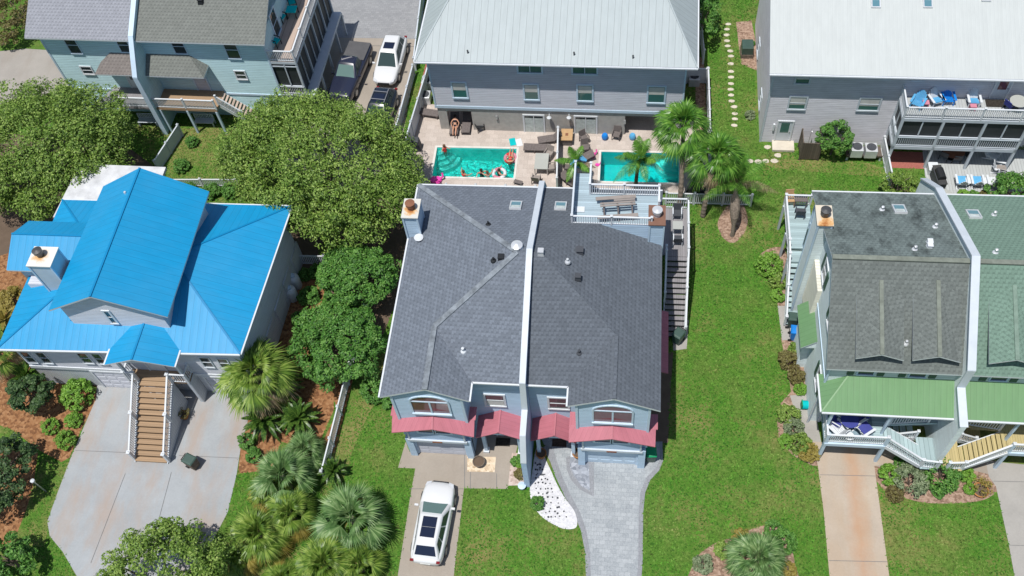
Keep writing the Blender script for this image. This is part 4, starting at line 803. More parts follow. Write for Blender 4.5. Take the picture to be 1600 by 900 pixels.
# ================================================================== TEAL DUPLEX (top left)
def house_teal():
    ox, oy, dg = -42.05, 49.4, -1.6; fr = Fr(ox, oy, dg)
    h = thing('teal_duplex_house', 'pale teal sided duplex with grey shingle roofs, parapet wall and side balcony', 'house', (ox, oy, 0), rad(dg))
    pw = 7.45; W_ = 16.75; e = 7.8
    mb = MB(); mb.box(0, W_, 0, 9, 0, e-.05); mb.build('wall', M['teal_sid'], h)
    mb = MB(); mb.box(-.05, W_+.05, -.05, 0, 2.25, 2.42); mb.box(-.05, .08, -.04, 0, 0, e-.05); mb.box(W_-.08, W_+.05, -.04, 0, 0, e-.05); mb.build('trim', M['trimblue'], h)
    def rf(x0, x1, mat):
        a, b = V(x0,-.48,e-.05), V(x1,-.48,e-.05); c, d = V(x1,4.6,e+4.95*.55), V(x0,4.6,e+4.95*.55); c2, d2 = V(x1,9.4,e), V(x0,9.4,e)
        roof_part(h, [[a,b,c,d],[d,c,c2,d2]], mat, t=.12); return a, b, c
    rf(-.75, pw-.15, 'shingle_t'); a, b, c = rf(pw+.15, W_+.35, 'shingle_t2'); box_vent(h, on_plane(fr, 314, 3, a, slope_frame(a,b,c)[2]), .3)
    prof = [(-2.2,0),(-2.2,5.9),(-.45,8.1),(4.6,10.95),(9.5,8.2),(9.5,0)]
    mb = MB(); mb.extr([(pw-.15,y,z) for y, z in prof], (.3,0,0)); po = mb.build('party_wall', M['teal_sid'], h)
    cp = MB()
    for p, q in zip(prof[1:-2], prof[2:-1]): cp.beam((pw,p[0],p[1]+.02), (pw,q[0],q[1]+.02), .36, .07)
    cp.box(pw-.18, pw+.18, -2.24, -2.2, 0, 5.9); cp.build('coping', M['trimblue'], po)
    for p4 in ((97,57,129,83),(179,59,207,81),(265,61,293,83),(347,64,377,91)): pxwin(h, fr, 0, 'S', *p4, rows=2, glass='glass', trim='trimblue', fw=.06)
    for p4 in ((126,104,147,115),(367,111,386,123)): pxwin(h, fr, 0, 'S', *p4, rows=2, glass='glass', trim='white', fw=.10)
    # porch roofs, decks
    def porch(x0, x1, hipside, mat):
        zt, zb, y = 6.1, 5.15, -1.25; k = 1.15
        if hipside < 0: A, B_, C_, D_ = V(x0,y,zb), V(x1,y,zb), V(x1,0,zt), V(x0+k,0,zt); E_ = V(x0,0,zb)
        else: A, B_, C_, D_ = V(x0,y,zb), V(x1,y,zb), V(x1-k,0,zt), V(x0,0,zt); E_ = V(x1,0,zb)
        roof_part(h, [[A,B_,C_,D_], [A,D_,E_] if hipside < 0 else [B_,E_,C_]], mat, t=.10, name='porch_roof')
        zf = 2.6; m = MB(); xa, xb = (x0-.1, x1) if hipside < 0 else (x0, x1+.3)
        m.box(xa, xb, -1.95, 0, zf-.2, zf); m.build('porch_deck', M['deck_g'] if hipside < 0 else M['wood'], h)
        railing(h, [V(xa,-1.9,zf), V(xb,-1.9,zf)], .9, 'white', post_every=2.6, gap=.11)
        m = MB()
        for x in ((xa+.08, xb-.1) if hipside < 0 else (xa+.25, (xa+xb)/2, xb-.1)): post(m, x, -1.9, 0, zf-.2, .15)
        m.build('deck_post', M['trimblue'], h)
    porch(3.7, pw-.15, -1, 'shingle_b'); porch(pw+.15, pw+4.55, 1, 'shingle_t2')
    # dark recess doors
    o = fr.PY(207, 135, 0); door(h, (o.x, -.0, 2.62), (1,0,0), (0,-1,0), .9, 2.0, 'white', 'white', glass='glass')
    o = fr.PY(312, 138, 0); door(h, (o.x-.1, -.0, 2.62), (1,0,0), (0,-1,0), .95, 2.0, 'wgrey_sid', 'trimblue')
    stairs(h, (1.0,-1.0,.1), (3.6,-1.0,2.6), (0,1,0), 1.1, 13, 'deck_g', 'white'); railing(h, [V(3.6,-1.9,2.6), V(1.9,-1.9,1.0)], .85, 'white', bal=False, solid=True)
    stairs(h, (pw+7.4,-.8,.1), (pw+4.85,-.8,2.6), (0,1,0), 1.1, 13, 'deck_t', 'white'); railing(h, [V(pw+4.85,-1.4,2.6), V(pw+6.4,-1.4,1.1)], .85, 'white')
    # side balcony and screened porch (east side)
    X0, X1 = W_, W_+1.95; zd, zp = 5.75, 2.5
    mb = MB(); mb.box(X0, X1, -.02, 9, zd-.25, zd-.03); mb.box(X0, X1+.55, -.02, 9, zp-.3, zp-.05); mb.build('porch_frame', M['offwhite'], h)
    mb = MB(); mb.box(X0, X1-.03, 0, 9, zd-.03, zd); mb.build('balcony_deck', M['deck_t'], h)
    railing(h, [V(X0,.02,zd), V(X1-.05,.02,zd), V(X1-.05,9,zd)], .95, 'white', post_every=2.3, gap=.13)
    mb = MB()
    for y in (.08, 2.3, 4.5, 6.7, 8.9): post(mb, X1-.08, y, zp, zd-.25, .14)
    for y in (1.1, 3.4, 5.6, 7.8): post(mb, X1-.06, y, zp, zd-.25, .07)
    mb.box(X0, X1, .0, .08, zp+.75, zp+.85); mb.box((X0+X1)/2-.04, (X0+X1)/2+.04, .0, .08, zp+.8, zd-.25); mb.box(X0, X1, .0, .08, zd-.55, zd-.47); mb.build('porch_mullions', M['offwhite'], h)
    mb = MB(); mb.box(X0+.01, X1-.12, .12, .14, zp, zd-.26); mb.box(X1-.14, X1-.12, .14, 9, zp, zd-.26); mb.build('porch_screen', M['screen'], h)
    railing(h, [V(X0,.03,zp), V(X1-.05,.03,zp)], .75, 'white', posts=False)
    mb = MB()
    for y in (-.0, 2.2, 4.6, 7.0, 9): post(mb, X1+.45, y+.1, 0, zp-.3, .16)
    mb.build('deck_post', M['offwhite'], h)
    # upper storey wall above balcony with a door
    window(h, (W_, 2.2, zd+.1), (0,1,0), (1,0,0), 1.0, 2.0, glass='glass', trim='trimblue', name='balcony_door')
house_teal()
# ================================================================== BLUE ROOFED HOUSE
def house_blue():
    ox, oy = -29.0, 30.5; fr = Fr(ox, oy); O = V(ox, oy, 0)
    h = thing('blue_roofed_house', 'raised house with a vivid blue metal roof, white chimney and brown front stair', 'house', (ox, oy, 0))
    pp = lambda px, py, z: fr.P(px, py, z)
    e = 5.5
    FL, FR, RR, RL = pp(-5,545,e), pp(375,553,e), pp(455,322,e), pp(97,312,e)
    FL = V(FL.x, FL.y, e)
    d = (FR.y+RR.y)/2; s = .34; run = (RR.y-FR.y)/2
    q = V((FR.x+RR.x)/2-run, (FR.y+RR.y)/2, e+run*s); p = V((FL.x+RL.x)/2+run, (FL.y+RL.y)/2, e+run*s)
    roof_part(h, [[FL,FR,q,p],[FR,RR,q],[RR,RL,p,q],[RL,FL,p]], 'bluemetal', t=.10, ridges=[(FR,q),(RR,q),(FL,p),(RL,p)], capm='bluecap', cw=.06, gut=[(FR+V(.05,0,-.06), RR+V(.05,0,-.06)), (FL+V(0,-.05,-.06), FR+V(0,-.05,-.06)), (RL+V(0,.05,-.06), RR+V(0,.05,-.06))])
    # walls
    x0, x1, y0, y1 = -36.2-ox, -21.95-ox, 25.65-oy, 35.7-oy
    mb = MB(); mb.hexa([(x0,y0,2.45),(x1,y0,2.45),(x1+.5,y1,2.45),(x0,y1,2.45),(x0,y0,e),(x1,y0,e),(x1+.5,y1,e),(x0,y1,e)]); mb.build('wall', M['lgrey_sid'], h)
    mb = MB(); mb.hexa([(x0+.05,y0+.05,0),(x1-.05,y0+.05,0),(x1+.45,y1,0),(x0+.05,y1,0),(x0+.05,y0+.05,2.45),(x1-.05,y0+.05,2.45),(x1+.45,y1,2.45),(x0+.05,y1,2.45)]); mb.build('slatted_lower_wall', M['slat'], h)
    mb = MB(); mb.box(x0-.02, x1+.02, y0-.05, y0, 2.2, 2.5); mb.build('trim', M['white'], h)
    for p4 in ((30,549,59,566),(54,550,83,567),(119,551,147,567),(142,552,168,568),(311,558,335,573),(339,560,362,574)): pxwin(h, fr, y0, 'S', *p4, rows=2, glass='glass', trim='offwhite', fw=.07)
    gl = fr.PY(158, 604, y0); garage_door(h, (-32.3-ox, y0, .02), (1,0,0), (0,-1,0), 2.7, 2.05, 'lgrey_sid', 'white'); garage_door(h, (-25.0-ox, y0, .02), (1,0,0), (0,-1,0), 2.7, 2.05, 'lgrey_sid', 'white')
    # side lattice screens
    mb = MB()
    for k in range(5): y = y0+1+k*1.95; xx = x1+.05*(y-y0); mb.box(xx-.05, xx+.0+.05, y, y+1.5, .3, 2.1)
    mb.build('lattice_panel', M['slat'], h)
    # upper storey (clerestory block)
    uz = 7.95; ux0, ux1 = -32.0-ox, -26.05-ox; uy0, uy1 = 26.75-oy, 35.2-oy; rx = -29.25-ox; rz = 9.6
    mb = MB(); mb.box(ux0, ux1, uy0, uy1, 5.6, uz); mb.extr([(ux0,uy0,uz),(ux1,uy0,uz),(rx,uy0,rz-.1)], (0,.1,0)); mb.extr([(ux0,uy1,uz),(ux1,uy1,uz),(rx,uy1,rz-.1)], (0,-.1,0)); mb.build('upper_wall', M['lgrey_sid'], h)
    A, B_, R0, R1 = V(-32.55-ox, 26.45-oy, uz-.05), V(-25.45-ox, 26.45-oy, 7.72), V(rx, 26.45-oy, rz), V(rx, 35.75-oy, rz)
    C_, D_ = V(-25.45-ox, 35.55-oy, 7.72), V(-32.3-ox, 35.6-oy, uz-.05)
    uo = roof_part(h, [[A,R0,R1,D_],[R0,B_,C_,R1]], 'bluemetal', t=.12, ridges=[(R0,R1)], capm='bluecap', cw=.06, edge='offwhite')
    pxwin(h, fr, uy0, 'S', 162, 486, 183, 504, rows=2, glass='glass', trim='white')
    mb = MB(); mb.lathe([(.09,0),(.07,.14)], on_plane(fr, 196, 302, A, slope_frame(A,R0,R1)[2]), 8); mb.build('vent_pipe', M['metal_l'], h)
    # west wing with its own gable
    zr, zb = 7.55, 6.65; r0, r1 = pp(14,365,zr), pp(155,370,zr); r1 = V(r1.x+.6, r0.y, zr); f0 = pp(10,422,zb); b0 = pp(45,345,zb)
    roof_part(h, [[V(f0.x,f0.y,zb), V(r1.x,f0.y,zb), r1, V(f0.x,r0.y,zr)], [V(f0.x,r0.y,zr), r1, V(r1.x,b0.y,zb), V(f0.x,b0.y,zb)]], 'bluemetal', t=.10, ridges=[(V(f0.x,r0.y,zr), r1)], capm='bluecap', cw=.06)
    mb = MB(); mb.box(f0.x+.45, r1.x, f0.y+.35, b0.y-.35, 2.4, zb+.05); mb.build('wing_wall', M['lgrey_sid'], h)
    mb = MB(); c = fr.P(60, 440, 6.0); mb.box(c.x-.5, c.x+.5, c.y-.3, c.y+.3, 5.2, 6.15); mb.build('duct', M['lgrey_sid'], h)
    # chimney
    chimney(h, -34.1-ox, -32.75-ox, 28.75-oy, 30.0-oy, 4.5, 9.0, 'offwhite', 'capb', 'steel_d', fl=(-33.55-ox, 29.45-oy))
    mb = MB(); a = fr.P(130, 395, 7.9); b = fr.P(112, 425, 7.7); mb.beam(a, b, .10, .05); mb.build('flashing', M['white'], h)
    # flat roofed extension behind
    zf = 4.9; a, b, c, d2 = pp(125,256,zf), pp(259,261,zf), pp(250,320,zf), pp(90,322,zf)
    mb = MB(); mb.slab([a, b, V(b.x,35.3-oy,zf), V(d2.x,35.3-oy,zf)], .22); mb.build('flat_roof', M['whiteroof'], h)
    mb = MB(); mb.prism([(a.x+.3,a.y-.3),(b.x-.3,b.y-.3),(b.x-.3,35.3-oy),(d2.x+.3,35.3-oy)], 0, zf-.22); mb.build('extension_wall', M['lgrey_sid'], h)
    # entry porch
    pz, pe = 6.35, 5.55; g0, g1 = pp(205,562,pz), pp(222,503,pz); l0, l1 = pp(163,570,pe), pp(180,520,pe); k0, k1 = pp(272,573,pe), pp(262,515,pe)
    g1 = V(g0.x, y0+2.0, pz); roof_part(h, [[l0, g0, g1, V(l0.x, y0+.2, pe)], [g0, k0, V(k0.x, y0+.2, pe), g1]], 'bluemetal', t=.10, ridges=[(g0,g1)], capm='bluecap', cw=.06, name='porch_roof', gut=[(k0+V(.05,0,-.05), V(k0.x+.05, y0, pe-.05)), (l0+V(-.05,0,-.05), V(l0.x-.05, y0, pe-.05))])
    mb = MB(); mb.extr([V(l0.x+.3,l0.y+.2,pe-.05), V(k0.x-.3,k0.y+.2,pe-.05), V(g0.x,g0.y+.2,pz-.15)], (0,.1,0)); mb.build('porch_gable', M['offwhite'], h)
    zd = 2.65; dx0, dx1, dy0 = -29.4-ox, -25.6-ox, 24.9-oy
    mb = MB(); mb.box(dx0, dx1, dy0, y0, zd-.15, zd); mb.build('porch_deck', M['wood'], h)
    mb = MB()
    for x in (dx0+.1, dx1-.1): post(mb, x, dy0+.1, 0, 5.4, .16)
    mb.build('porch_post', M['offwhite'], h)
    door(h, (-28.2-ox, y0, zd+.01), (1,0,0), (0,-1,0), 1.0, 2.0, 'white', 'white', glass='glass')
    sx0, sx1 = -28.72-ox, -26.72-ox
    stairs(h, ((sx0+sx1)/2, 20.75-oy, .02), ((sx0+sx1)/2, dy0, zd), (1,0,0), sx1-sx0, 14, 'wood', 'offwhite', riser=2, over=.03)
    for x in (sx0-.08, sx1+.08):
        railing(h, [V(x, dy0, zd-.05), V(x, 20.85-oy, .12)], .95, 'white', post_every=2.45, pw=.15, gap=.14)
        mb = MB(); mb.extr([(x-.02, dy0, 0), (x-.02, 20.9-oy, 0), (x-.02, 20.9-oy, .1), (x-.02, dy0, zd-.1)], (.04,0,0)); mb.build('stair_side_panel', M['slat'], h)
    railing(h, [V(dx0,y0,zd), V(dx0,dy0,zd), V(sx0-.1,dy0,zd)], .95, 'white', pw=.13); railing(h, [V(sx1+.1,dy0,zd), V(dx1,dy0,zd), V(dx1,y0,zd)], .95, 'white', pw=.13)
    mb = MB(); mb.extr([(dx1+.02, y0, 0),(dx1+.02,dy0,0),(dx1+.02,dy0,zd-.1),(dx1+.02,y0,zd-.1)], (.04,0,0)); mb.build('skirt', M['slat'], h)
house_blue()
# ================================================================== GREEN ROOFED DUPLEX (right)
def house_green():
    ox, oy = 18.0, 30.0; fr = Fr(ox, oy)
    h = thing('green_duplex_house', 'pale duplex with grey-green shingles, sage metal porch roofs and dormers', 'house', (ox, oy, 0))
    def w(x, y, z): return V(x-ox, y-oy, z)
    xw, yr, ye, yf, ef, er = 11.25, 30.15, 25.45, 36.9, 6.9, 7.5; zr = 10.5
    # walls of both units
    mb = MB(); pr = [(25.75,0),(25.75,ef-.1),(yr,zr-.25),(36.5,er-.1),(36.5,0)]
    mb.extr([w(xw,y,z) for y, z in pr], (6.6,0,0)); mb.extr([w(18.15,y,z) for y, z in pr], (9,0,0)); mb.build('wall', M['green_sid'], h)
    cb = MB()
    for y in (25.72, 36.5): cb.box(xw-ox-.05, xw-ox+.05, y-oy-.06, y-oy+.06, 0, ef-.2)
    cb.box(xw-ox-.04, xw-ox, 25.7-oy, 36.5-oy, 5.0, 5.12); cb.build('trim', M['trimblue'], h)
    xl = 10.95
    def unit(x0, x1, mf, mr):
        a, b, c, d, e_, f_ = w(x0,ye,ef), w(x1,ye,ef), w(x1,yr,zr), w(x0,yr,zr), w(x1,yf,er), w(x0,yf,er)
        o = roof_part(h, [[a,b,c,d]], mf, t=.13); o = roof_part(h, [[d,c,e_,f_]], mr, t=.13, ridges=[(d,c)], capm='shingle_cap_g', cw=.14, gut=[(w(x0,yf+.05,er-.05), w(x1,yf+.05,er-.05))]); return a, b, c, d, e_, f_
    M['shingle_cap_g'] = m_plain('green_ridge_cap', (.185,.205,.175), .9, .1, var=.2, sc=3); M['shingle_cap_g2'] = m_plain('pale_green_cap', (.18,.25,.205), .9, .1, var=.2, sc=3)
    a, b, c, d, e_, f_ = unit(xl, 17.8, 'shingle_gf', 'shingle_g'); a2, b2, c2, d2, e2, f2 = unit(18.12, 27, 'shingle_g2', 'shingle_g2')
    nf = slope_frame(a,b,c)[2]; un, vn, nn = slope_frame(d,c,e_)
    skylight(h, on_plane(fr, 1405, 328, d, nn), un*-1, vn, nn, .55, .8); skylight(h, on_plane(fr, 1521, 336, d, nn), un*-1, vn, nn, .55, .75)
    for px, py in ((1378,328),(1429,390),(1461,355),(1553,336),(1555,395)): pipe_vent(h, on_plane(fr, px, py, d, nn), .25, .07)
    for px, py in ((1452,380),(1452,386)): box_vent(h, on_plane(fr, px, py, d, nn), .22, 'white')
    pipe_vent(h, on_plane(fr, 1415, 537, a, nf), .25, .06)
    # moss tabs alongside the wall are part of the shingles; party wall
    prof = [(23.15,0),(23.15,5.45),(25.2,6.0),(25.25,7.75),(yr,10.95),(37.0,7.95),(39.3,6.0),(39.3,0)]
    mb = MB(); mb.extr([w(17.82,y,z) for y, z in prof], (.28,0,0)); po = mb.build('party_wall', M['green_sid'], h); cp = MB()
    for p, q in zip(prof[1:-2], prof[2:-1]): cp.beam(w(17.96,p[0],p[1]+.02), w(17.96,q[0],q[1]+.02), .42, .08)
    cp.build('coping', M['offwhite'], po)
    # dormers
    def dormer(px, py, qx, qy, mat, capm):
        S = on_plane(fr, px, py, a, nf); sl = (zr-ef)/(yr-ye); zpl = lambda yy: ef+(yy-(ye-oy))*sl; hw, dr = 1.2, .5
        y = min((ye-oy+k*.02 for k in range(150)), key=lambda q: abs(fr.PY(qx, qy, q).z-zpl(q)-1.15)); Fz = fr.PY(qx, qy, y).z; x = fr.PY(qx, qy, y).x
        yb = S.y-.6; F0 = V(x,y-.12,Fz); L = lambda sg: V(x+sg*hw, y-.12, Fz-dr); Bk = lambda sg: V(x+sg*hw, yb, zpl(yb)+.02)
        o = roof_part(h, [[L(-1), F0, V(x,S.y,zpl(S.y)+.02)], [L(-1), V(x,S.y,zpl(S.y)+.02), Bk(-1)], [F0, L(1), V(x,S.y,zpl(S.y)+.02)], [L(1), Bk(1), V(x,S.y,zpl(S.y)+.02)]], mat, t=.09, name='dormer', ridges=[(F0, V(x,S.y,zpl(S.y)))], capm=capm, cw=.10)
        yw = y+.38; bk = (zpl(yb)-Fz+dr)/(yb-y+.12)*(yw-y); m = MB(); m.extr([V(x-hw+.22,yw,zpl(yw)-.05), V(x+hw-.22,yw,zpl(yw)-.05), V(x+hw-.22,yw,Fz-dr-.02+bk*.6), V(x,yw,Fz-.1), V(x-hw+.22,yw,Fz-dr-.02+bk*.6)], (0,.15,0)); m.hexa([V(x-hw+.22,yw,zpl(yw)-.1), V(x+hw-.22,yw,zpl(yw)-.1), V(x+hw-.22,yb,zpl(yb)-.1), V(x-hw+.22,yb,zpl(yb)-.1), V(x-hw+.22,yw,Fz-dr-.02), V(x+hw-.22,yw,Fz-dr-.02), V(x+hw-.22,yb,zpl(yb)-.05), V(x-hw+.22,yb,zpl(yb)-.05)]); m.build('dormer_wall', M['trimblue'], o)
    dormer(1357,437,1378,551,'shingle_gf','shingle_cap_g'); dormer(1443,437,1468,554,'shingle_gf','shingle_cap_g'); dormer(1566,445,1589,559,'shingle_g2','shingle_cap_g2')
    # porch roofs of sage metal
    t0, t1, b0, b1 = w(xw-.1,25.75,5.75), w(17.8,25.75,5.75), w(xw-.25,24.0,4.75), w(17.8,24.0,4.75)
    roof_part(h, [[b0, b1, t1, w(xw+1.1,25.75,5.75)], [b0, w(xw+1.1,25.75,5.75), w(xw-.25,26.3,4.75)]], 'greenmetal', t=.08, name='porch_roof', ridges=[(b0, w(xw+1.1,25.75,5.75))], capm='greenmetal', cw=.04, gut=[(b0+V(0,-.05,-.05), b1+V(0,-.05,-.05)), (b0+V(-.05,0,-.05), w(xw-.3,26.3,4.7))])
    roof_part(h, [[w(18.12,23.95,4.75), w(27,23.95,4.75), w(27,25.75,5.75), w(18.12,25.75,5.75)]], 'greenmetal', t=.08, name='porch_roof', gut=[(w(18.12,23.9,4.7), w(27,23.9,4.7))])
    # windows with shutters
    for cx in (13.15, 15.8, 19.9, 22.6):
        window(h, w(cx-.4,25.75,5.98), (1,0,0), (0,-1,0), .8, .55, rows=1, glass='glass', trim='trimblue', fw=.07)
        for q in (-.95, .6):
            m = MB(); m.box(cx-ox+q, cx-ox+q+.35, 25.69-oy, 25.75-oy, 5.9, 6.6); m.build('shutter', M['shutter'], h)
    def sidewin(y, z, hh, ww=.7):
        window(h, w(xw,y-ww/2,z), (0,1,0), (-1,0,0), ww, hh, glass='glass', trim='white')
        for q in (-ww/2-.48, ww/2+.12):
            m = MB(); m.box(xw-ox-.06, xw-ox, y-oy+q, y-oy+q+.36, z, z+hh); m.build('shutter', M['shutter'], h)
    sidewin(28.0, 7.0, 1.2); sidewin(31.2, 6.9, 1.3); sidewin(26.6, 2.9, 1.4); sidewin(35.6, 3.0, 1.5)
    # west side chimney, bump-out and metal roofed bay
    chimney(h, 10.62-ox, 11.35-ox, 32.9-oy, 34.15-oy, 0, 9.55, 'green_sid', 'capc', 'steel_d')
    mb = MB(); mb.box(11.0-ox,xw-ox,30.7-oy,32.85-oy,2.3,6.35); mb.box(11.0-ox,xw-ox,34.2-oy,35.2-oy,2.3,6.35); mb.build('bump_out', M['cream_sid'], h)
    mb = MB(); mb.box(10.75-ox, xw-ox, 29.3-oy, 31.35-oy, 0, 3.35); mb.build('bay_wall', M['green_sid'], h)
    roof_part(h, [[w(10.45,28.7,3.35), w(xw,28.7,4.15), w(xw,31.6,4.15), w(10.45,31.6,3.35)]], 'greenmetal', t=.07, name='bay_roof')
    for py in (28.75,): m = MB(); m.extr([w(10.6,py,3.3), w(xw,py,3.3), w(xw,py,4.05)], (0,.06,0)); m.build('bay_gable', M['green_sid'], h)
    downpipe(h, w(xw-.08,25.6,0), w(xw-.08,25.6,4.6))
    # front decks, posts, stairs
    zd = 2.25
    def deck(sgn, x0, x1, xs, mat, smat):
        "x0 outer end, xs where the stair begins, x1 near the party wall"
        m = MB(); m.prism([(x0-ox,23.4-oy),(xs-ox,23.4-oy),(xs-ox,24.6-oy),(x1-ox,24.9-oy),(x1-ox,25.75-oy),(x0-ox,25.75-oy)], zd-.16, zd, ms=0); m.build('porch_deck', M[mat], h)
        m = MB(); m.box(min(x0,xs)-ox, max(x0,xs)-ox, 23.3-oy, 23.4-oy, zd-.3, zd+.0); m.build('fascia', M['trimblue'], h)
        m = MB(); post(m, x0-ox+sgn*.08, 23.42-oy, 0, zd+1.0, .17); post(m, xs-ox, 23.42-oy, 0, zd+1.0, .17); post(m, x0-ox+sgn*.08, 24.1-oy, zd, 4.7, .14); post(m, (x0+x1)/2-ox, 24.1-oy, zd, 4.7, .12); m.build('porch_post', M['trimblue'], h)
        railing(h, [w(x0+sgn*.05,25.5,zd), w(x0+sgn*.05,23.42,zd), w(xs,23.42,zd)], .9, 'white', pw=.12, gap=.11)
        railing(h, [w(xs+sgn*.3,24.65,zd), w(x1-sgn*.5,24.95,zd)], .9, 'white', pw=.12, gap=.14)
        xe = x1-sgn*.95
        stairs(h, w(xe,23.35,1.15), w(xs-sgn*.0,24.0,zd), (0,1,0), 1.25, 8 if sgn > 0 else 10, smat, 'white')
        m = MB(); m.box(min(xe,x1)-ox, max(xe,x1)-ox, 22.6-oy, 24.5-oy, 1.05, 1.15); m.build('stair_landing', M[smat], h)
        railing(h, [w(xs,23.42,zd), w(xe,22.72,1.15), w(x1-sgn*.1,22.65,1.15)], .85, 'white', pw=.12, gap=.11)
        stairs(h, w(x1-sgn*2.6,25.3,.1), w(x1-sgn*1.0,24.9,1.15), (0,1,0), .9, 5, smat, 'white')
        railing(h, [w(x1-sgn*2.0,24.55,.5), w(x1-sgn*1.0,24.45,1.15)], .8, 'white', pw=.11)
    deck(1, 11.55, 17.8, 14.8, 'deck_bt', 'deck_bt2'); deck(-1, 24.4, 18.12, 21.3, 'wood_y', 'wood_y')
    m = MB(); m.box(19.5-ox, 24.4-ox, 24.6-oy, 25.75-oy, zd+.0, zd+.01); m.build('porch_floor', M['wood_y'], h)
    garage_door(h, w(11.9,25.75,.02), (1,0,0), (0,-1,0), 2.5, 2.0, 'white', 'white'); door(h, w(16.2,25.75,zd), (1,0,0), (0,-1,0), .95, 2.0, 'white', 'white', glass='glass')
    window(h, w(13.0,25.75,zd+.8), (1,0,0), (0,-1,0), 1.3, 1.2, cols=2)
    # west landing and stairs
    lz = 2.6; mb = MB(); mb.box(10.3-ox, xw-ox-.02, 36.3-oy, 39.8-oy, lz-.12, lz); mb.box(10.3-ox, xw-ox-.02, 35.4-oy, 36.25-oy, lz-.30, lz-.18); mb.box(xw-ox-.02, 11.9-ox, 36.6-oy, 39.8-oy, lz-.12, lz); mb.build('landing', M['deck_bt'], h)
    stairs(h, w(10.75,32.2,.05), w(10.75,35.4,lz-.3), (1,0,0), .85, 11, 'deck_bt', 'white', riser=True)
    railing(h, [w(11.9,39.8,lz), w(10.3,39.8,lz), w(10.3,36.3,lz), w(10.3,35.4,lz-.2), w(10.25,32.2,.15)], .9, 'white', pw=.12)
    railing(h, [w(11.25,35.4,lz-.2), w(11.22,34.3,1.8)], .9, 'white', pw=.1)
    m = MB()
    for y in (39.7, 37.5, 35.5): post(m, 10.3-ox, y-oy, 0, lz-.1, .14)
    m.build('deck_post', M['offwhite'], h)
M['deck_bt2'] = m_deck('bluegreen_stair_boards', (.36,.47,.49), axis=0, pitch=.25)
house_green()
# ================================================================== TREES AND PLANTS
LEAF = dict(
 oak=m_leaf('oak_leaves', (.048,.100,.014), (.150,.265,.036), (.36,.48,.12)), oak2=m_leaf('green_leaves', (.030,.090,.014), (.080,.230,.035), (.20,.38,.08)),
 dark=m_leaf('dark_leaves', (.015,.040,.014), (.045,.10,.030), (.12,.20,.07)), lime=m_leaf('bright_shrub_leaves', (.07,.17,.015), (.15,.33,.035), (.30,.50,.09)),
 red=m_leaf('bronze_leaves', (.07,.05,.02), (.15,.13,.04), (.26,.25,.09)), grey=m_leaf('silver_green_leaves', (.07,.11,.05), (.19,.25,.13), (.34,.40,.24)),
 palm=m_leaf('palm_fronds', (.05,.11,.015), (.15,.26,.035), (.36,.46,.11), trans=.3, rough=.4), palmd=m_leaf('palm_fronds_deep', (.02,.055,.012), (.06,.12,.022), (.16,.24,.05), rough=.4),
 silver=m_leaf('silver_palmetto_fronds', (.05,.12,.03), (.13,.245,.075), (.31,.43,.19), rough=.45), queen=m_leaf('queen_palm_fronds', (.035,.11,.015), (.095,.25,.03), (.25,.44,.08), trans=.3, rough=.35),
 sago=m_leaf('sago_fronds', (.02,.06,.012), (.06,.14,.02), (.17,.27,.05), rough=.35), dead=m_leaf('dry_fronds', (.14,.10,.06), (.28,.21,.12), (.42,.34,.22)), yel=m_leaf('yellowing_fronds', (.18,.15,.03), (.30,.24,.05), (.40,.34,.10)),
)
def rnd_dir(zmin=-1):
    while True:
        v = Vector((random.uniform(-1,1), random.uniform(-1,1), random.uniform(-1,1)))
        if .1 < v.length < 1 and v.z/v.length > zmin: return v.normalized()
def leaf_quad(mb, p, n, s, asp=.55):
    t = n.orthogonal().normalized(); t.rotate(Matrix.Rotation(random.uniform(0, 6.28), 3, n)); b = n.cross(t)
    mb.v += [tuple(p-t*s), tuple(p-b*s*asp-n*s*.12), tuple(p+t*s), tuple(p+b*s*asp-n*s*.12)]; k = len(mb.v)
    mb.f.append((k-4, k-3, k-2, k-1)); mb.m.append(0)
def crown_mesh(rx, ry, rz, cz, n_clump, n_leaf, size, clump_r=.22, seed=1, flat=.0, zmin=-.35, uneven=.13):
    "leaves in clumps over the outer part of an uneven dome"
    random.seed(seed); mb = MB(); lob = [(rnd_dir(-.2), random.uniform(.35,.9)) for _ in range(7)]
    for _ in range(n_clump):
        d = rnd_dir(zmin); k = 1+uneven*sum((1 if d.dot(l)*1.0 > .75 else 0)*a for l, a in lob)-uneven*.9*random.random()
        dep = 1-.30*random.random()**2.0
        c = Vector((d.x*rx, d.y*ry, d.z*rz))*k*dep; r = clump_r*(rx+ry)/2*random.uniform(.55, 1.15)
        for _ in range(n_leaf):
            e = rnd_dir(-.45); p = c+Vector((e.x*r, e.y*r, e.z*r*.62))*random.uniform(.75,1.08)
            nn = (e+Vector((0,0,.75))+rnd_dir()*.75).normalized(); leaf_quad(mb, p+Vector((0,0,cz)), nn, size*random.uniform(.6,1.35))
    return mb
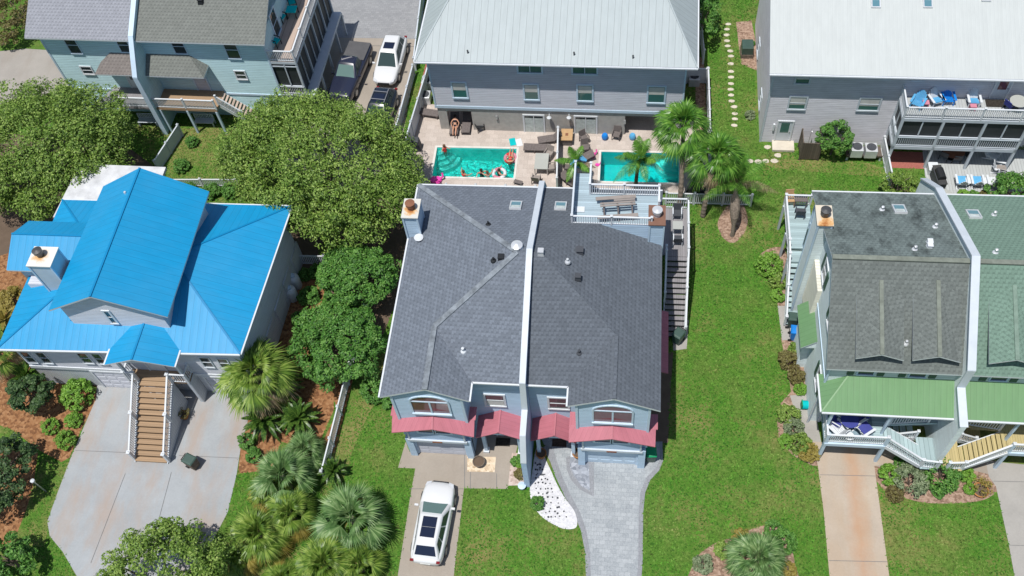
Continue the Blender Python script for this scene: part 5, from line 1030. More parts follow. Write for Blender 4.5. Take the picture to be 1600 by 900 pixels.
def tree(name, label, cat, c, rx, ry, rz, cz, leaf, n_clump=150, n_leaf=70, size=.13, seed=1, group=None, trunk_r=.22, clump=.2, limbs=7, zmin=-.35, uneven=.13, crownname='crown', shear=0):
    t = thing(name, label, cat, (c.x, c.y, 0), 0, group)
    mb = crown_mesh(rx, ry, rz, cz, n_clump, n_leaf, size, clump, seed, zmin=zmin, uneven=uneven); mb.v = [(q[0]-shear*q[1], q[1], q[2]) for q in mb.v]; mb.build(crownname, LEAF[leaf], t)
    tr = MB(); top = cz-rz*.25; tr.tube([(0,0,0),(.05,.03,top*.5),(0,.05,top)], [trunk_r, trunk_r*.8, trunk_r*.6], 8)
    for k in range(limbs):
        a = 6.28*k/limbs+random.uniform(-.3,.3); e = Vector((math.cos(a)*rx*.72, math.sin(a)*ry*.72, cz+rz*random.uniform(-.1,.35)))
        m_ = Vector((e.x*.4, e.y*.4, top+(e.z-top)*.35)); tr.tube([(0,.03,top*.75), m_, e], [trunk_r*.55, trunk_r*.32, .03], 6)
        for q in range(3):
            f = m_.lerp(e, .35+.2*q); g_ = f+Vector((random.uniform(-.25,.25)*rx, random.uniform(-.25,.25)*ry, rz*random.uniform(.1,.4))); tr.tube([f, g_], [trunk_r*.2, .02], 5)
    tr.build('trunk', M['trunk'], t); return t
def CP(px, py, z): return P(px, py, z)
tree('oak_tree', 'largest spreading oak between the blue roof and the middle duplex', 'tree', CP(503,266,4.0), 6.0, 5.5, 3.6, 3.9, 'oak', 720, 120, .085, 3, trunk_r=.32, clump=.13, zmin=-.12, shear=.30)
tree('oak_tree', 'spreading oak filling the upper left corner beside the teal house', 'tree', CP(70,242,4.0), 6.2, 4.9, 3.4, 3.6, 'oak', 620, 120, .085, 5, trunk_r=.32, clump=.13, zmin=-.12)
tree('broadleaf_tree', 'bright green tree by the white fence, upper of two between the houses', 'tree', CP(560,432,2.2), 2.2, 2.1, 1.8, 2.0, 'oak2', 230, 100, .085, 8, trunk_r=.14, clump=.2, zmin=-.15)
tree('broadleaf_tree', 'loose green tree overhanging the white fence, lower of two between the houses', 'tree', CP(528,532,1.9), 2.7, 2.3, 1.8, 1.8, 'oak2', 260, 100, .085, 9, trunk_r=.14, clump=.17, uneven=.22, zmin=-.15)
tree('oak_tree', 'oak crown at the lower edge in front of the pale driveway', 'tree', CP(252,915,2.6), 3.6, 3.3, 2.3, 2.4, 'oak', 230, 110, .08, 12, trunk_r=.22, clump=.15)
tree('broadleaf_tree', 'dark tree at the left edge below the mulch bed with three clipped shrubs', 'tree', CP(-8,738,2.2), 1.9, 2.3, 1.6, 1.9, 'dark', 90, 75, .10, 14, trunk_r=.15, clump=.2)
tree('broadleaf_tree', 'small green tree at the left edge low in the picture beside the driveway', 'tree', CP(10,872,1.5), 1.5, 1.0, 1.1, 1.3, 'oak2', 70, 70, .09, 15, trunk_r=.1, clump=.22)
tree('broadleaf_tree', 'dark leafy tree in the mulch left of the round lime shrub', 'tree', CP(48,612,1.8), 1.25, 1.1, 1.2, 1.7, 'dark', 60, 75, .10, 16, trunk_r=.1, clump=.24)
tree('broadleaf_tree', 'slim leafy tree beside the right side of the galvanised metal roof', 'tree', CP(1100,22,2.2), 1.1, 2.2, 1.9, 2.0, 'oak2', 70, 70, .09, 17, trunk_r=.1, clump=.24)
tree('broadleaf_tree', 'young rounded tree in front of the white-roofed house beside the wooden shower stall', 'tree', CP(1305,216,1.7), 1.05, 1.0, 1.5, 1.6, 'oak2', 60, 70, .075, 18, trunk_r=.07, clump=.26)
tree('bronze_shrub', 'bronze and green shrub at the top left corner above the tan pad', 'shrub', CP(28,15,1.6), 1.9, 3.0, 1.7, 1.4, 'red', 100, 70, .09, 19, trunk_r=.08, clump=.2)
tree('shrub', 'flowering shrub at the right edge beside the patio loungers', 'shrub', CP(1585,296,1.2), 1.5, 1.1, 1.2, 1.0, 'oak2', 60, 70, .08, 20, trunk_r=.06, clump=.24)
tree('shrub', 'olive green shrub behind the green roof below the brick patio', 'shrub', CP(1405,287,1.0), 1.1, .8, .9, .8, 'oak', 40, 70, .07, 21, trunk_r=.05, clump=.26)
# ------------------------------------------------ shrubs
def bush(label, px, py, r, leaf='lime', h=.8, name='shrub', group=None, size=.045, n=70, m=45, seed=None, rz=None, z=None):
    c = P(px, py, r*.5); t = thing(name, label, 'shrub', (c.x, c.y, 0), 0, group)
    mb = crown_mesh(r, r, (rz or r*h), (rz or r*h)*.75, n, m, size, .24, seed or int(px), zmin=-.6, uneven=.05); mb.build('foliage', LEAF[leaf], t)
    s = MB(); s.tube([(0,0,0),(0,0,r*.7)], [.05,.03], 6)
    for k in range(4): a = 1.57*k; s.tube([(0,0,r*.2),(math.cos(a)*r*.5,math.sin(a)*r*.5,r*.8)], [.03,.015], 5)
    s.build('stem', M['trunk'], t); return t
bs = 'clipped round shrubs in the mulch left of the driveway'
bush('small clipped ball shrub nearest the wall in the left mulch bed', 79,667,.50,'lime',.85,group=bs); bush('clipped ball shrub at upper right of the trio in the left mulch bed', 116,657,.48,'lime',.85,group=bs); bush('largest clipped ball shrub, lowest of the trio beside the driveway', 103,688,.58,'lime',.85,group=bs)
bush('broad lime green shrub by the left garage door of the blue-roofed house', 119,617,.98,'lime',.75,size=.075,n=90)
bush('small dark ball shrub at the right edge of the big driveway', 397,712,.45,'oak2',.85); bush('ball shrub beside the sago palm at the right edge of the big driveway', 385,690,.50,'oak2',.85)
for i, (px, py, r, lf, lb) in enumerate(((482,463,.65,'oak2','leafy shrub below the white propane tanks'),(476,430,.45,'oak2','small shrub just above the white propane tanks'),(497,425,.55,'oak2','shrub at the inner corner of the short picket fence'),(520,392,.8,'oak','dark shrub behind the short picket fence'),(470,500,.55,'oak2','shrub low in the strip beside the blue-roofed house wall'),
  (618,600,.5,'oak2','narrow shrub against the left wall of the middle duplex'),(610,628,.5,'oak2','low shrub at the front left corner of the middle duplex'),(585,610,.8,'oak2','green shrub on the lawn side near the left eave corner of the middle duplex'),
  (1202,415,.8,'lime','bright bushy shrub beside the outdoor stair of the green duplex'),(1218,440,.55,'oak','darker shrub below the bright one by the green duplex stair'),(1216,462,.42,'lime','little shrub at the foot of the green duplex stair'),
  (1232,562,.6,'red','bronze spiky shrub in the side bed of the green duplex'),(1246,548,.55,'oak','green shrub in the side bed near the blue bin'),(1245,590,.5,'red','bronze shrub lower in the side bed'),(1250,608,.36,'lime','small lime plant at the end of the upper side bed'),
  (1232,650,.6,'oak','mixed shrub in the lower side bed by the path'),(1240,668,.55,'grey','white flowering shrub in the lower side bed'),(1228,690,.4,'lime','small lime plant at the lawn edge of the lower side bed'),(1250,694,.6,'oak','leafy shrub in the lower side bed'),(1264,708,.55,'yel','yellow-green shrub at the end of the lower side bed'),
  (1470,742,.95,'oak2','large rounded green shrub in front of the green duplex stairs'),(1421,752,.85,'grey','wispy grey-green shrub beside the rust stained driveway'),(1398,772,.45,'red','thin brownish plant at the front of the bed'),(1388,742,.55,'lime','light green shrub at the corner of the rust stained driveway'),(1466,772,.26,'oak2','tiny plant in the mulch in front of the large rounded shrub'),(1510,742,.42,'lime','strap-leaved plant near the yellow stair'),
  (1515,764,.3,'lime','small plant beside the terracotta planter ring'),(1410,722,.4,'oak2','plant tucked below the stair railing of the green duplex'),
  (1208,828,.5,'oak2','low green shrub at the top of the bottom right bed'),(1225,846,.62,'oak2','deep green shrub at the right of the bottom right bed'),(1160,842,.5,'yel','golden low plant in the bottom right bed'),(1098,882,.5,'grey','twiggy grey shrub at the left end of the bottom right bed'),(1130,860,.45,'oak','olive plant in the bottom right bed'),(1232,890,.4,'yel','golden tuft at the right end of the bottom right bed'),
  (283,260,.55,'oak2','small shrub in the dirt yard between the fences'),(300,222,.45,'oak2','shrub in the dirt yard near the teal house'),(330,300,.6,'oak2','hedge plant along the rear of the blue roof'),(360,298,.6,'oak2','hedge plant right of centre along the rear of the blue roof'),(295,296,.5,'oak2','hedge plant at the left end behind the blue roof'),
  (1505,303,.32,'lime','potted-size plant left of the row by the patio'),(1521,304,.30,'oak2','small plant second in the row by the patio'),(1538,305,.32,'red','bronze plant third in the row by the patio'),(1562,305,.30,'red','small reddish plant nearest the right shrub by the patio'),(1597,220,.6,'grey','white flowering shrub at the right edge by the porch'),
  (1172,180,.35,'grey','wispy plant against the left wall of the white-roofed house'),(808,720,.32,'oak2','small green plant beside the party wall in the pebble bed'),(812,741,.30,'red','small bronze plant in the pebble bed'),(840,787,.38,'oak2','dark spiky plant in the white marble chips'),(812,726,.22,'lime','tiny plant in the pebble bed by the wall'),
  (20,470,.9,'yel','yellow-bronze shrub left of the blue roof'),(10,530,.9,'oak','shrub at the left edge by the blue roof'),(1175,68,.2,'oak2','small potted shrub by the side wall of the white-roofed house'),(1066,372,.35,'oak2','shrub beside the stair landing of the middle duplex'))):
    bush(lb, px, py, r, lf, n=int(40+60*r), m=36, seed=100+i, size=.05+.02*r)
# ------------------------------------------------ palms
def fan_leaf(mb, o, d, L, R_, nseg=22, droop=.35, width=2.3, up=None, m=0):
    "petiole from o along d, then a pleated fan; m material"
    d = d.normalized(); side = d.cross(Vector((0,0,1)))
    side = side.normalized() if side.length > .05 else Vector((1,0,0)); up_ = side.cross(d).normalized()
    h = o+d*L+Vector((0,0,-droop*L*.25)); mb.tube([o, o+d*L*.5+Vector((0,0,.02)), h], [.022,.018,.012], 4, m, cap=False)
    for k in range(nseg):
        a = (k/(nseg-1)-.5)*width; q = (d*math.cos(a)+side*math.sin(a)).normalized(); r = R_*(1-.16*abs(a)/width*2)*random.uniform(.88,1.06)
        tip = h+q*r+Vector((0,0,-1))*r*(droop*random.uniform(.5,1.2)+abs(a)*.10); mid = h+q*r*.55+up_*.05-Vector((0,0,.10*r*droop*3))
        wv = (d*-math.sin(a)+side*math.cos(a))*(R_*.034); n0 = len(mb.v)
        mb.v += [tuple(h-wv*.25), tuple(h+wv*.25), tuple(mid+wv+up_*.015), tuple(mid-wv-up_*.015), tuple(tip)]
        mb.f += [(n0,n0+1,n0+2,n0+3), (n0+3,n0+2,n0+4)]; mb.m += [m, m]
def feather_leaf(mb, o, d, L, droop=.6, nl=26, ll=.42, m=0, stiff=False):
    d = d.normalized(); pts = []
    for k in range(9):
        t = k/8; pts.append(o+d*L*t+Vector((0,0,-1))*L*droop*t*t*(1.0))
    mb.tube(pts, [.03*(1-.85*k/8) for k in range(9)], 4, m, cap=False)
    for k in range(nl):
        t = .10+.9*k/nl; f = t*8; i = min(7, int(f)); p = pts[i].lerp(pts[i+1], f-i); tg = (pts[i+1]-pts[i]).normalized(); s = tg.cross(Vector((0,0,1)))
        if s.length < .05: s = Vector((1,0,0))
        s.normalize(); l = ll*math.sin(math.pi*min(.97, .18+t*.80))*random.uniform(.85,1.1)
        for sg in (-1, 1):
            q = (s*sg+tg*.55+Vector((0,0,.25 if stiff else -.15+random.uniform(-.1,.15)))).normalized(); tip = p+q*l-Vector((0,0,l*(.05 if stiff else .35))); w_ = tg*.013 if not stiff else tg*.02
            n0 = len(mb.v); mid = p+q*l*.5; mb.v += [tuple(p-w_), tuple(p+w_), tuple(mid+w_*1.3), tuple(mid-w_*1.3), tuple(tip)]; mb.f += [(n0,n0+1,n0+2,n0+3),(n0+3,n0+2,n0+4)]; mb.m += [m, m]
def palm_trunk(par, h, r0, r1, mat='trunk_p', rough=True, base=(0,0), lean=(0,0)):
    t = MB(); n = max(4, int(h/.16)); pts = []; rr = []
    for k in range(n+1):
        f = k/n; pts.append((base[0]+lean[0]*f*f, base[1]+lean[1]*f*f, h*f)); rr.append((r0*(1-f)+r1*f)*(1.10 if (k % 2 and rough) else .95))
    t.tube(pts, rr, 10); return t.build('trunk', M[mat], par)
def sabal(name, label, cx, cy, z, R_, bx=None, by=None, leaf='palm', nf=30, skirt=.25, group=None, r=.16, L=None, nseg=22, seed=1, silver=False):
    "crown centre at photo point (cx,cy) at height z"
    random.seed(seed); c = P(cx, cy, z); b = P(bx, by, 0) if bx else V(c.x, c.y, 0); t = thing(name, label, 'palm tree', (b.x, b.y, 0), 0, group); lx, ly = c.x-b.x, c.y-b.y
    palm_trunk(t, z, r*1.15, r*.9, lean=(lx, ly)); mb = MB(); o = Vector((lx, ly, z)); L = L or R_*.50
    for k in range(nf):
        a = k*2.39996+random.uniform(-.2,.2); f = (k+.5)/nf; el = rad(86-122*f**.8); d = Vector((math.cos(a)*math.cos(el), math.sin(a)*math.cos(el), math.sin(el)))
        mm = 1 if (skirt and f > 1-skirt and random.random() < .6) else 0
        fan_leaf(mb, o, d, L*random.uniform(.8,1.1)*(.35+.75*min(1,f*1.6)), R_*.60*random.uniform(.85,1.1), nseg, .25+.45*f, 2.4, m=mm)
    mb.build('fronds', [LEAF[leaf], LEAF['dead' if not silver else 'yel']], t); return t
def feather_palm(name, label, cx, cy, z, R_, bx=None, by=None, leaf='queen', nf=18, r=.13, droop=.6, seed=1, shaft=False, ll=.45, group=None, bulge=False, up=78, dn=100, stiff=False, nl=44, cat='palm tree'):
    random.seed(seed); c = P(cx, cy, z); b = P(bx, by, 0) if bx else V(c.x, c.y, 0); t = thing(name, label, cat, (b.x, b.y, 0), 0, group); lx, ly = c.x-b.x, c.y-b.y
    if z > .3:
        if bulge:
            tt = MB(); tt.tube([(lx*f*f, ly*f*f, z*f) for f in (0,.1,.3,.45,.6,.75,.85,1)], [.17,.13,.13,.27,.33,.30,.14,.09], 12); tt.build('trunk', M['trunk_p'], t)
        else: palm_trunk(t, z, r*1.1, r*.85, lean=(lx, ly))
        if shaft: s = MB(); s.tube([(lx,ly,z-.02),(lx,ly,z+.7)], [r*.8,.05], 8); s.build('crownshaft', LEAF['lime'], t)
    else: palm_trunk(t, max(z, .25), r, r*.8)
    mb = MB(); o = Vector((lx, ly, z))
    for k in range(nf):
        a = k*2.39996+random.uniform(-.25,.25); f = (k+.5)/nf; el = rad(up-dn*f); d = Vector((math.cos(a)*math.cos(el), math.sin(a)*math.cos(el), math.sin(el)))
        feather_leaf(mb, o, d, R_*random.uniform(.85,1.1), droop*(.5+.6*f), nl, ll, m=1 if (f > .88 and not stiff) else 0, stiff=stiff)
    mb.build('fronds', [LEAF[leaf], LEAF['dead']], t); return t
sabal('cabbage_palm', 'cabbage palm standing before the right garage door of the blue-roofed house', 397,580,3.3,2.4,leaf='palm',nf=40,seed=2,bx=410,by=640,nseg=26)
sabal('cabbage_palm', 'tall cabbage palm leaning over the right end of the right swimming pool', 1068,192,5.6,2.15,bx=1061,by=328,leaf='queen',nf=36,seed=3,skirt=.2,r=.15)
sabal('cabbage_palm', 'cabbage palm right of the pool terrace, between the tall one and the lawn', 1120,240,4.6,2.15,bx=1098,by=338,leaf='queen',nf=34,seed=4,skirt=.25,r=.15)
sabal('cabbage_palm', 'blue-green palmetto at the fence end above the lighter clump', 440,742,2.0,2.1,leaf='silver',nf=21,seed=5,skirt=.0,r=.15)
sabal('cabbage_palm', 'largest silver palmetto at the lower end of the white fence', 548,808,2.2,2.3,leaf='silver',nf=22,seed=6,skirt=.12,r=.16,silver=True)
sabal('cabbage_palm', 'yellow-green palmetto with golden lower fronds near the driveway curve', 402,832,1.6,1.9,leaf='palm',nf=34,seed=7,skirt=.5,silver=True,r=.15)
sabal('cabbage_palm', 'green palmetto at the bottom edge below the silver ones', 505,880,1.6,1.9,leaf='palm',nf=32,seed=8,skirt=.25,silver=True,r=.15)
sabal('cabbage_palm', 'pale palmetto between the two silver ones, nearest the white fence', 474,702,1.4,1.4,leaf='silver',nf=26,seed=9,skirt=.1,r=.13)
sabal('cabbage_palm', 'small palmetto at the bottom edge left of the green one', 440,905,1.2,1.4,leaf='palm',nf=24,seed=24,skirt=.4,silver=True,r=.13)
sabal('cabbage_palm', 'dense palmetto in the bottom right mulch bed', 1184,872,1.5,1.75,leaf='silver',nf=30,seed=10,skirt=.15,silver=True,r=.15)
sabal('cabbage_palm', 'palm at the left edge beside the corner of the blue roof', -8,548,3.0,1.7,leaf='palm',nf=26,seed=11,r=.14)
feather_palm('queen_palm', 'palm with a swollen tan trunk in the oval mulch bed on the side lawn', 1150,283,3.3,2.7,1144,368,nf=15,seed=12,bulge=True,droop=.42,ll=.55,up=86,dn=80)
feather_palm('queen_palm', 'feathery palm in front of the right pool', 1000,248,4.2,1.9,993,296,nf=15,seed=13,r=.12,ll=.5,droop=.5)
feather_palm('queen_palm', 'thin young palm by the white terrace divider', 899,252,3.2,1.5,895,297,nf=9,seed=14,r=.07,ll=.4,droop=.4)
feather_palm('sago_palm', 'sago palm with a yellow-brown heart beside the big driveway', 412,655,1.0,1.45,leaf='sago',nf=44,seed=15,r=.16,droop=.35,stiff=True,ll=.22,nl=34,up=70,dn=95,cat='sago palm')
feather_palm('sago_palm', 'golden-centred sago palm near the curved grass edge', 466,652,1.0,1.35,leaf='sago',nf=40,seed=16,r=.16,droop=.35,stiff=True,ll=.22,nl=34,up=70,dn=95,cat='sago palm')
feather_palm('sago_palm', 'dark sago palm behind the cabbage palm', 440,610,1.2,1.5,leaf='sago',nf=40,seed=17,r=.16,droop=.35,stiff=True,ll=.22,nl=34,up=70,dn=95,cat='sago palm')
feather_palm('sago_palm', 'shaded sago palm left of the round lime shrub', 40,588,1.2,1.3,leaf='sago',nf=34,seed=18,r=.14,droop=.35,stiff=True,ll=.22,nl=30,up=70,dn=95,cat='sago palm')
feather_palm('cycad', 'bronze-leaved spiky plant at the left edge by the blue roof', 8,500,1.0,1.5,leaf='yel',nf=26,seed=19,r=.12,droop=.4,stiff=True,ll=.2,nl=26,cat='plant')
feather_palm('cycad', 'dark feathery plant beside the front corner of the white fence', 520,735,.8,1.1,leaf='sago',nf=24,seed=20,r=.12,droop=.4,stiff=True,ll=.2,nl=26,cat='plant')

for i, (x, y, z, r, lf, sk, lb) in enumerate(((372,868,1.1,1.25,'palm',.6,'golden-skirted palmetto at the lower end of the driveway curve'),(452,800,1.7,1.6,'palm',.3,'yellow-green palmetto between the two silvery ones'),(560,880,1.3,1.5,'palm',.3,'green palmetto at the bottom edge nearest the lawn'),(418,770,1.3,1.3,'palm',.5,'small golden palmetto just above the driveway curve'))):
    sabal('cabbage_palm', lb, x, y, z, r, leaf=lf, nf=24, seed=60+i, skirt=sk, silver=True, r=.13, group='palmetto clump by the driveway')
# ================================================================== FENCES
def fence(label, a, b, h=1.25, style='picket', mat='white', gap=.13, post=2.2, group=None):
    a, b = Vector((a.x, a.y, 0)), Vector((b.x, b.y, 0)); L = (b-a).length; t = thing('vinyl_fence', label, 'fence', a, math.atan2(b.y-a.y, b.x-a.x), group)
    mb = MB()
    if style == 'picket':
        mb.box(0, L, -.04, .04, h-.12, h-.04); mb.box(0, L, -.03, .03, .12, .2); k = int(L/gap)
        for j in range(k): x = (j+.5)*L/k; mb.box(x-.03, x+.03, -.02, .02, .2, h-.12)
        mb.build('picket_panel', M[mat], t)
    else:
        mb.box(0, L, -.05, .05, h-.10, h); mb.box(0, L, -.035, .035, .05, .15); mb.box(0, L, -.012, .012, .15, h-.10); mb.build('board_panel', M[mat], t)
    n = max(1, round(L/post))
    for j in range(n+1):
        p = MB(); x = L*j/n; p.box(x-.065, x+.065, -.065, .065, 0, h+.06); p.hexa([(x-.09,-.09,h+.06),(x+.09,-.09,h+.06),(x+.09,.09,h+.06),(x-.09,.09,h+.06)]+[(x+sx*.02,sy*.02,h+.16) for sx, sy in ((-1,-1),(1,-1),(1,1),(-1,1))]); p.build('post', M[mat], t)
    return t
fence('long white picket fence between the blue-roofed house and the middle duplex', P(578,470), P(509,748), 1.2)
fence('short white picket fence at the rear corner of the blue-roofed house', P(470,413), P(511,414), 1.1)
fence('white picket fence along the front of the left pool terrace', P(655,304), P(838,308), 1.2)
fence('white picket fence right of the roof deck along the right pool terrace', P(1040,318), P(1172,322), 1.2)
fence('tall white board fence dividing the two pool terraces', P(873,222), P(871,300), 1.55, 'board')
fence('tall pale board fence left of the grey house and its brick strip', P(678,110), P(636,250), 1.6, 'board', 'offwhite')
fence('white rail fence beside the parked cars, outer of the pair', P(664,-10), P(650,110), 1.3, 'board', 'offwhite')
fence('pale green tinted fence along the parking court by the dark car', P(648,118), P(620,222), 1.1, 'board', 'offwhite')
fence('white board fence panel closing the right side yard of the grey house', P(1072,130), P(1103,130), 1.5, 'board')
fence('white board fence along the lawn right of the grey house', P(1104,130), P(1108,262), 1.5, 'board')
fence('white gate fence at the right rear of the grey house', P(1092,40), P(1098,100), 1.4, 'picket')
fence('white board fence running from the white-roofed house to the shrub', P(1376,232), P(1388,292), 1.2, 'board')
fence('white fence running diagonally from the teal house parapet', P(286,212), P(250,268), 1.2, 'board', 'offwhite')
fence('low white fence along the rear of the dirt yard behind the blue roof', P(262,292), P(375,292), .9, 'picket')
# ================================================================== VEHICLES
def m_paint(name, c, flake=0): n = NT(name, .28, .5); n.b.inputs['Coat Weight'].default_value = .8; n.b.inputs['Coat Roughness'].default_value = .05; return n.col(c)
M['car_white'] = m_paint('pearl_white_paint', (.66,.67,.68)); M['car_navy'] = m_paint('dark_navy_paint', (.018,.022,.045)); M['car_black'] = m_paint('blue_black_paint', (.012,.018,.030))
M['car_glass'] = m_glass('car_glass', (.03,.055,.055), .04); M['car_glass_l'] = m_glass('light_car_glass', (.13,.21,.20), .06); M['roofglass'] = m_glass('dark_roof_glass', (.012,.018,.04), .08); M['tonneau'] = m_plain('soft_grey_bed_cover', (.10,.10,.105), .9, .1)
M['headlamp'] = m_glass('headlamp', (.55,.57,.6), .1); M['taillamp'] = m_glass('red_lamp', (.20,.012,.015), .15); M['plate'] = m_plain('licence_plate', (.6,.6,.58), .5, .2)
def car(name, label, front, rear, L, Wd, paint, kind='suv', glass='car_glass', roofg=None, rails=False, Hc=1.66):
    a, b = P(*rear, .6), P(*front, .6); c = (a+b)/2; ang = math.atan2(b.y-a.y, b.x-a.x)-math.pi/2; t = thing(name, label, 'car' if kind != 'truck' else 'pickup truck', (c.x, c.y, .012), ang)
    hw = Wd/2; zb, zh = .30, .98 if kind != 'truck' else 1.12
    # body: rings from tail to nose
    def ring(y, w_, z0, z1, crown): return [(-w_*.90,y,z0),(-w_,y,z0+.14),(-w_*1.0,y,(z0+z1)/2+.05),(-w_*.95,y,z1-.06),(-w_*.80,y,z1+crown*.5),(0,y,z1+crown),(w_*.80,y,z1+crown*.5),(w_*.95,y,z1-.06),(w_*1.0,y,(z0+z1)/2+.05),(w_,y,z0+.14),(w_*.90,y,z0)]
    h2 = L/2
    if kind == 'truck': st = [(-h2,.93,.5,zh-.05,0),(-h2+.12,.98,.38,zh,0),(-h2*.5,1,zb,zh,0),(.3,1,zb,zh,.02),(h2*.42,1,zb,zh+.04,.03),(h2*.62,.99,zb,zh+.02,.05),(h2-.35,.96,.34,zh-.03,.04),(h2-.08,.88,.38,zh-.12,.02),(h2,.80,.45,zh-.28,0)]
    else: st = [(-h2,.64,.48,.82,0),(-h2+.10,.84,.36,.96,.02),(-h2+.45,.96,.30,1.02,.03),(-h2*.45,1,zb,zh+.03,.0),(0,1,zb,zh,0),(h2*.36,1,zb,zh,.02),(h2*.55,.98,zb,zh-.01,.07),(h2-.45,.94,.30,zh-.10,.07),(h2-.14,.78,.34,zh-.24,.04),(h2,.46,.42,zh-.38,0)]
    mb = MB(); R_ = [ring(y, hw*w_, z0, z1, cr) for y, w_, z0, z1, cr in st]; n = 11
    for r_ in R_: mb.v += r_
    for i in range(len(R_)-1):
        for j in range(n): q = (j+1)%n; mb.f.append((i*n+j, (i+1)*n+j, (i+1)*n+q, i*n+q)); mb.m.append(0)
    mb.f.append(tuple(range(n))); mb.m.append(0); k = (len(R_)-1)*n; mb.f.append(tuple(k+j for j in range(n-1,-1,-1))); mb.m.append(0)
    bo = mb.build('body', M[paint], t, smooth=True); sb = bo.modifiers.new('sub', 'SUBSURF'); sb.levels = 1; sb.render_levels = 2
    # cabin
    if kind == 'truck': y0, y1, y2, y3 = h2*.36, h2*.08, -h2*.22, -h2*.30; zr = 1.86
    else: y0, y1, y2, y3 = h2*.44, h2*.05, -h2*.66, -h2*.92; zr = Hc
    wb, wt = hw*.90, hw*.66; zc = zh-.05
    cb = MB(); B = [(-wb,y0,zc),(wb,y0,zc),(wb*.86,y3,zc+.04),(-wb*.86,y3,zc+.04)]; T = [(-wt,y1,zr-.03),(wt,y1,zr-.03),(wt*.90,y2,zr-.05),(-wt*.90,y2,zr-.05)]
    ym = (y1+y2)/2; k0 = len(cb.v); cb.v += B+T+[(-wt*.8,y1-.1,zr+.02),(wt*.8,y1-.1,zr+.02),(wt*.78,y2+.1,zr+.0),(-wt*.78,y2+.1,zr+.0)]
    for f in ((0,1,5,4),(1,2,6,5),(2,3,7,6),(3,0,4,7),(4,5,9,8),(5,6,10,9),(6,7,11,10),(7,4,8,11),(8,9,10,11)): cb.f.append(f); cb.m.append(0)
    co_ = cb.build('cabin', M[paint], t, smooth=False); bv = co_.modifiers.new('bevel', 'BEVEL'); bv.width = .16; bv.segments = 5; co_.data.polygons.foreach_set('use_smooth', [True]*len(co_.data.polygons))
    B, T = [Vector(p) for p in B], [Vector(p) for p in T]
    def pane(p, q, r_, s_, i0, i1, j0, j1, m, nm, off=.018, th=.012):
        "bilinear patch of quad p q (bottom) r s (top, above q and p)"
        P_ = lambda u, v: (p.lerp(q, u)).lerp(s_.lerp(r_, u), v)
        nn = (q-p).cross(s_-p).normalized(); ctr = (p+q+r_+s_)/4
        if nn.dot(ctr-Vector((0,(y1+y2)/2,zc))) < 0: nn = -nn
        g_ = MB(); pts = [P_(i0,j0), P_(i1,j0), P_(i1,j1), P_(i0,j1)]; g_.extr([x+nn*off for x in pts], -nn*(off+th)); o = g_.build(nm, M[m], t); return o
    pane(B[1], B[0], T[0], T[1], .09, .91, .06, .90, glass, 'windshield'); pane(B[2], B[3], T[3], T[2], .08, .92, .25 if kind != 'truck' else .15, .90, 'roofglass' if kind != 'truck' else glass, 'rear_window')
    for sd in (0, 1):
        p, q, r_, s_ = (B[1], B[2], T[2], T[1]) if sd else (B[0], B[3], T[3], T[0])
        for i0, i1 in ((.10,.38),(.41,.68),(.71,.90)) if kind != 'truck' else ((.14,.52),(.56,.90)): pane(p, q, r_, s_, i0, i1, .14, .86, 'car_glass', 'side_window')
    if roofg:
        g_ = MB()
        for (u0, u1) in roofg: g_.box(-wt*.62, wt*.62, y1+(y2-y1)*u1, y1+(y2-y1)*u0, zr-.0, zr+.045)
        g_.build('sunroof', M['roofglass'], t)
    if rails:
        for sg in (-1, 1): g_ = MB(); g_.beam((sg*wt*.86,y1-.15,zr+.06), (sg*wt*.84,y2+.15,zr+.05), .04, .05); g_.build('roof_rail', M['steel'], t)
        for f in (.25,.7): g_ = MB(); y = y1+(y2-y1)*f; g_.box(-wt*.84, wt*.84, y-.03, y+.03, zr+.07, zr+.10); g_.build('cross_bar', M['steel'], t)
    if kind == 'truck':
        g_ = MB(); g_.box(-hw*.86, hw*.86, -h2+.10, y3-.05, zh+.00, zh+.06); g_.build('bed_cover', M['tonneau'], t, bevel=.02)
    # wheels
    for sx in (-1, 1):
        for y in (-h2*.60, h2*.60):
            r_ = .36 if kind != 'truck' else .40; x = sx*(hw-.11)
            wv = MB(); wv.tube([(x-sx*.11,y,r_-.012),(x+sx*.12,y,r_-.012)], r_, 20); wo = wv.build('wheel', M['dark'], t, smooth=False)
            rm = MB(); rm.tube([(x+sx*.115,y,r_-.012),(x+sx*.128,y,r_-.012)], r_*.62, 14); rm.build('rim', M['steel'], wo)
    for sx in (-1, 1):
        m_ = MB(); x = sx*(hw*.97); yy = y0-.30; m_.hexa([(x,yy-.07,zc+.02),(x+sx*.22,yy-.09,zc+.04),(x+sx*.22,yy+.04,zc+.04),(x,yy+.05,zc+.02),(x,yy-.07,zc+.15),(x+sx*.22,yy-.09,zc+.19),(x+sx*.22,yy+.04,zc+.19),(x,yy+.05,zc+.15)] if sx > 0 else [(x+sx*.22,yy-.09,zc+.04),(x,yy-.07,zc+.02),(x,yy+.05,zc+.02),(x+sx*.22,yy+.04,zc+.04),(x+sx*.22,yy-.09,zc+.19),(x,yy-.07,zc+.15),(x,yy+.05,zc+.15),(x+sx*.22,yy+.04,zc+.19)]); m_.build('mirror', M[paint], t, bevel=.02)
